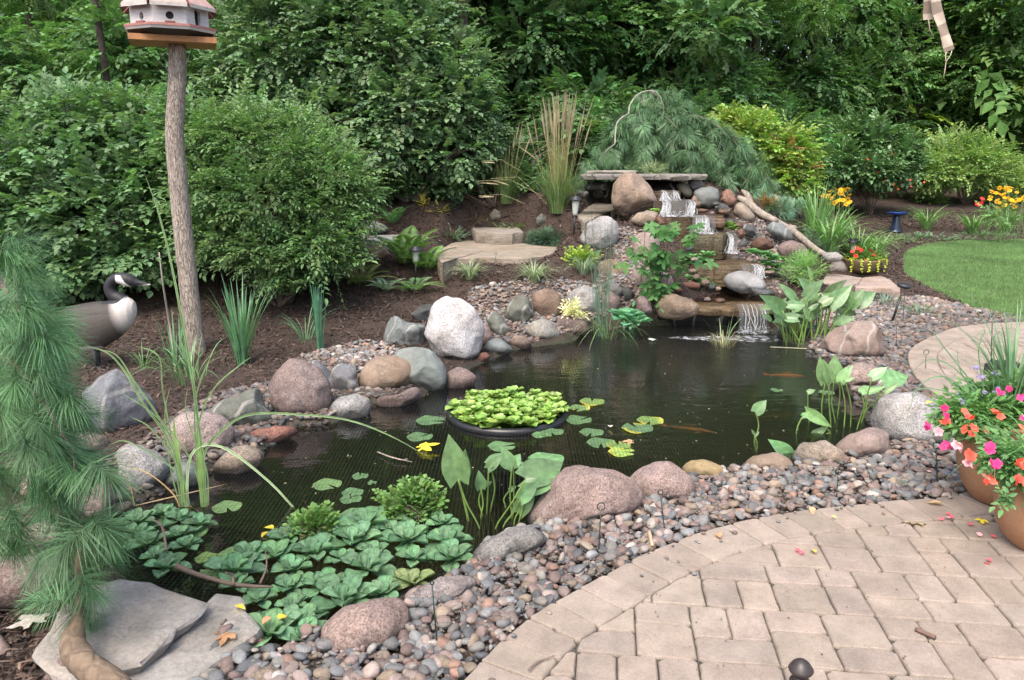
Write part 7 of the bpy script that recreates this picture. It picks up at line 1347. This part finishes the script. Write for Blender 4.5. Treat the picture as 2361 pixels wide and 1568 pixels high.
CORAL, MAG, WPK, PUR = (.82,.12,.085), (.62,.05,.20), (.72,.36,.40), (.27,.22,.42)
F1 = b1[1] - .24; F2 = b2[1] - .27
flowers(p1, ZP([(425,495),(450,530),(475,540),(635,490),(650,505),(680,532),(270,575),(300,560),(460,585),(485,605),(500,625),(480,650),(580,630),(420,605),(425,630),(830,608)], F1), .020, CORAL); flowers(p2, ZP([(470,812),(455,800),(590,980),(620,990),(820,850),(835,885),(805,870),(815,975),(830,1005),(795,990)], F2), .024, CORAL)
flowers(p1, ZP([(290,520),(300,530),(160,585),(162,605),(290,725),(310,740),(275,745),(665,350),(740,335),(685,370),(820,400),(835,390),(840,540),(285,470)], F1), .019, MAG); flowers(p2, ZP([(590,745),(605,765),(620,735),(620,860),(655,865),(640,875)], F2), .021, MAG)
flowers(p1, ZP([(365,735),(385,730),(400,755),(240,640),(245,660)], F1), .026, WPK); flowers(p2, ZP([(445,860),(465,865),(575,960),(600,950),(635,935)], F2), .022, WPK)
PU = [(505 + rng.normal(0, 12), 190 + rng.normal(0, 10)) for _ in range(9)] + [(530 + rng.normal(0, 16), 250 + rng.normal(0, 14)) for _ in range(12)] + [(640 + rng.normal(0, 12), 220 + rng.normal(0, 10)) for _ in range(6)] + [(580 + rng.normal(0, 30), 362 + rng.normal(0, 7)) for _ in range(10)] + [(660 + rng.normal(0, 8), 325 + rng.normal(0, 12)) for _ in range(7)] + [(700 + rng.normal(0, 8), 365 + rng.normal(0, 12)) for _ in range(6)] + [(415 + rng.normal(0, 10), 425 + rng.normal(0, 15)) for _ in range(7)] + [(370,365),(376,372)]
flowers(p1, ZP(PU, b1[1] - .12), .007, PUR)
m_ = MB(); pc = b1 + np.array([-.02, .0, h1 + .02]); SPK = dict(lean=(.15, .8), w_=.008, droop=.45, colr=(.11,.19,.10), r=.05, seg=9); clump(m_, pc, 95, .62, **SPK)
def blade2(pts, Y, w_=.007, c=(.12,.20,.11)): P_ = spline([at(x, y, Y) for x, y in pts], 5); ribbon(m_, P_, list(np.interp(np.linspace(0, 1, len(P_)), [0, .5, 1], [w_, w_, w_ * .1])), None, c, .1)
for pts in [[(2280,930),(2230,870),(2160,780),(2140,745)],[(2270,930),(2200,850),(2140,830),(2090,870)],[(2260,930),(2180,870),(2120,890),(2090,960)],[(2290,920),(2290,820),(2295,770),(2330,790)],[(2300,920),(2320,840),(2300,780)],[(2260,920),(2215,860),(2205,800)],[(2310,920),(2340,850),(2360,800)],[(2270,920),(2255,810),(2270,760),(2235,790)],[(2240,930),(2170,900),(2110,900),(2100,940)],[(2250,940),(2190,880),(2140,850)]]: blade2(pts, b1[1])
obj('spike_grass', m_, M['blade'], p1); m_ = MB(); pc = b2 + np.array([-.02, -.02, h2 + .02]); clump(m_, pc, 110, .46, (.3, 1.1), .006, .85, (.13,.24,.10), .08, seg=9); obj('trailing_grass', m_, M['blade'], p2)
# ================================================================== yellow daisies, red flowers
for lab, pts, Y, s in [('orange yellow daisies above the daylilies behind the falls', [(1895 + rng.uniform(0, 65), 432 + 12 * i / 14 + rng.uniform(0, 22)) for i in range(30)], 12.6, .045), ('orange yellow daisy patch at the right edge', [(2280 + rng.uniform(0, 85), 430 + rng.uniform(0, 50)) for i in range(48)], 16.5, .055)]:
    p0 = at(*pts[0], Y); g0 = np.array([p0[0], Y, hz(p0[0], Y)]); root = thing('daisy_clump', lab, 'flowers', tuple(g0)); flowers(root, [at(x, y, Y + rng.uniform(-.2, .2)) for x, y in pts], s, (.90,.42,.02), DAISY, 'blossom', (0, -.5, .8)); m_ = MB()
    for x, y in pts: q = at(x, y, Y); ribbon(m_, [(q[0] + rng.normal(0, .1), Y, hz(q[0], Y)), q + np.array([0, 0, -.25]), q], .006, None, (.12,.2,.07))
    crown(m_, [(np.array([q[0] - .1, Y, q[2] - .35]), np.array([.45, .4, .25]))], 60, SP_OV, (.15, .25), (.12,.21,.08), .4); obj('stems', m_, M['leaf'], root)
flowers(r2, [at(x, y, 19.9) for x, y in [(2010,390),(2025,397),(2083,398),(2008,420),(2060,425),(2065,432),(2070,436),(2100,430),(2098,415),(2040,417),(2045,423),(2130,420),(2055,355),(2000,368)]], .032, (.70,.10,.05), nm='blossom'); m_r = thing('red_flower', 'pair of bright red blooms left of the daisy patch at the right edge', 'flowers', tuple(ground(2258, 520))); flowers(m_r, [at(2258 + rng.normal(0, 5), 468 + rng.normal(0, 4), 17) for _ in range(6)] , .05, (.8,.05,.06)); m_ = MB(); g0 = ground(2258, 520); ribbon(m_, [g0, at(2258, 470, 17)], .01, None, (.12,.2,.07)); obj('stem', m_, M['blade'], m_r)
# ================================================================== hanging striped cloth
def strip(label, cl, w_, Y, tails):
    root = thing('cloth_strip', label, 'hanging cloth', tuple(at(*cl[0], Y))); P_ = spline([at(x, y, Y) for x, y in cl], 14); m_ = MB(); V = []; Cc = []; u = upx(Y, 60); n = len(P_)
    for i, p in enumerate(P_):
        t = P_[min(i + 1, n - 1)] - P_[max(i - 1, 0)]; t /= np.linalg.norm(t); s = np.cross(t, [0, -1, 0]); s /= np.linalg.norm(s)
        for j in range(5): q = j / 4 - .5; V.append(p + s * q * w_ * u + np.array([0, .004 * math.sin(i * .16 + j * .8), 0]))
    D = [np.linalg.norm(P_[i] - P_[0]) for i in range(n)]
    F = [(i * 5 + j, i * 5 + j + 1, i * 5 + 6 + j, i * 5 + 5 + j) for i in range(n - 1) for j in range(4)]
    for d in D: c = (.52,.45,.37) if int(d / .055) % 2 else (.27,.22,.18); Cc += [np.array(c) * (.9 if j in (0, 4) else 1) for j in range(5)]
    V2 = [v + np.array([0, .004, 0]) for v in V]; m_.faces(V, F, np.array(Cc)); m_.faces(V2, F, np.array(Cc)); obj('fabric', m_, M['cloth'], root); m_ = MB()
    for tl in tails: tube([at(x, y, Y) for x, y in tl], .0022, 5, (.5,.42,.32), mb=m_)
    obj('cord', m_, M['plain'], root)
k = NT('burlap'); wv = k.noise(400, 2, .7, k.obj()); k.l(k.mix(1, k.col(), k.ramp(wv, [(.3, .75), (.7, 1.2)]), 'MULTIPLY'), k.b.inputs['Base Color']); k.b.inputs['Roughness'].default_value = .95; k.l(k.bump(wv, .4, .003), k.b.inputs['Normal']); M['cloth'] = k.m
def zc(x, y): return (2084.6 + x / 7.97, y / 7.97)
strip('longer striped burlap strip hanging at a slant, top right', [zc(560,-420), zc(570,-100), zc(600,180), zc(680,440), zc(760,700), zc(825,935)], 22, 4.0, [[zc(760,960), zc(755,1100), zc(765,1160)], [zc(870,930), zc(850,1010), zc(765,1130), zc(745,1280), zc(718,1430)]]); strip('shorter straight striped burlap strip beside the slanting one, top right', [zc(460,-420), zc(455,-100), zc(452,150), zc(440,365)], 24, 4.04, [[zc(440,360), zc(465,540), zc(535,690)]])
# ================================================================== fallen leaves and petals
def litter(label, ux, uy, z, s, colr, T=L_OV, nm='fallen_leaf', cat='fallen leaf', grp=None):
    p = onz(ux, uy, z); m_ = MB(); m_.inst(T, frame(rv(1) * np.array([1, 1, .1]), np.array([[0, 0, 1.]]) + rv(1) * .25) * s, p[None] + np.array([[0, 0, .006]]), np.array([colr])); tag(obj(nm, m_, M['petal'], None, tuple(p)), label, cat, grp)
for a in [('yellow fallen leaf on the lower flagstone', 540, 1400, .03, .05, (.72,.48,.06)), ('curled brown fallen leaf on the lower flagstone', 526, 1465, .03, .06, (.34,.18,.10), L_P), ('yellow lobed leaf floating under the bent iris tip', 972, 1033, -.05, .12, (.62,.48,.05), L_P), ('yellow round leaf floating beside the left leaf clump', 631, 1222, -.055, .06, (.55,.42,.05)), ('second yellow leaf floating beside the left leaf clump', 618, 1228, -.055, .05, (.45,.33,.05)), ('pale oak leaf on the mulch at the lower left corner', 75, 1437, .0, .11, (.48,.40,.36), L_P), ('yellow leaf on the large pale granite boulder', 2136, 933, .28, .06, (.85,.66,.08)), ('orange yellow leaf on the water lettuce', 640, 1430, .0, .045, (.75,.42,.06)), ('reddish leaf on the water lettuce', 625, 1425, .0, .05, (.55,.25,.14)),
          ('brown curled leaf on the paving before the pots', 2112, 1208, .02, .08, (.36,.27,.20), L_P), ('orange tan leaf sliver on the paving', 1880, 1278, .02, .05, (.60,.33,.10), L_EL), ('tan bark flake on the paving border near the gravel', 1660, 1243, .02, .07, (.45,.25,.13), L_EL), ('tan bark flake on the paving border before the pots', 2175, 1165, .02, .08, (.42,.27,.15), L_EL), ('long tan seed pod at the edge of the gravel', 1870, 1170, .02, .07, (.40,.28,.17), L_EL), ('orange leaf floating in the pond by the lily cluster', 1455, 1020, -.055, .06, (.45,.28,.16), L_P), ('pale leaf floating near the pink shore stone', 1407, 987, -.055, .05, (.62,.50,.45)), ('white fragment floating by the rushes', 1498, 783, -.055, .07, (.6,.66,.6), L_P), ('yellow leaf on the paving left of the pots', 1915, 1192, .02, .03, (.80,.70,.15)), ('yellow petal cluster at the foot of the nearer pot', 2262, 1200, .02, .045, (.80,.60,.06), L_P)]: litter(*a)
for ux, uy in [(1850,1272),(1843,1268),(2140,1090),(2170,1195),(2183,1188),(2177,1192),(2250,1230),(2257,1232),(2282,1236),(2284,1297),(2276,1300),(2240,1208),(2200,1195)]: litter('small pink or red petal fallen on the paving or gravel near the pots', ux, uy, .02, .028, (.75,.12,.16) if random.random() < .6 else (.8,.4,.45), L_ROUND, 'fallen_petal', 'petal', 'petals fallen around the pots')
mb = MB(); n = 90; q = np.array([onz(rng.uniform(1500, 2330), rng.uniform(1200, 1560), .016) for _ in range(n)]); mb.inst(chip, frame(rv(n) * np.array([1,1,.1]), np.tile([0,0,1.],(n,1))) * rng.uniform(.002,.008,(n,1,1)), q, vary((.12,.08,.06), n)); tag(obj('paving_crumbs', mb, M['plain']), 'scattered specks of soil and bark on the paving', 'debris', kind='stuff')
mb = MB(); n = 260; q = np.array([onz(rng.uniform(620, 1950), rng.uniform(800, 1150), WATER_Z + .004) for _ in range(n)]); q = q[inpoly(q[:, :2], POND)]; n = len(q); mb.inst(L_S, frame(rv(n) * np.array([1,1,.05]), np.tile([0,0,1.],(n,1)) + rv(n) * .1) * rng.uniform(.006,.022,(n,1,1)), q, vary((.30,.27,.17), n, .2, .4)); tag(obj('floating_specks', mb, M['petal']), 'tiny leaf fragments and seeds floating on the pond', 'debris', kind='stuff')
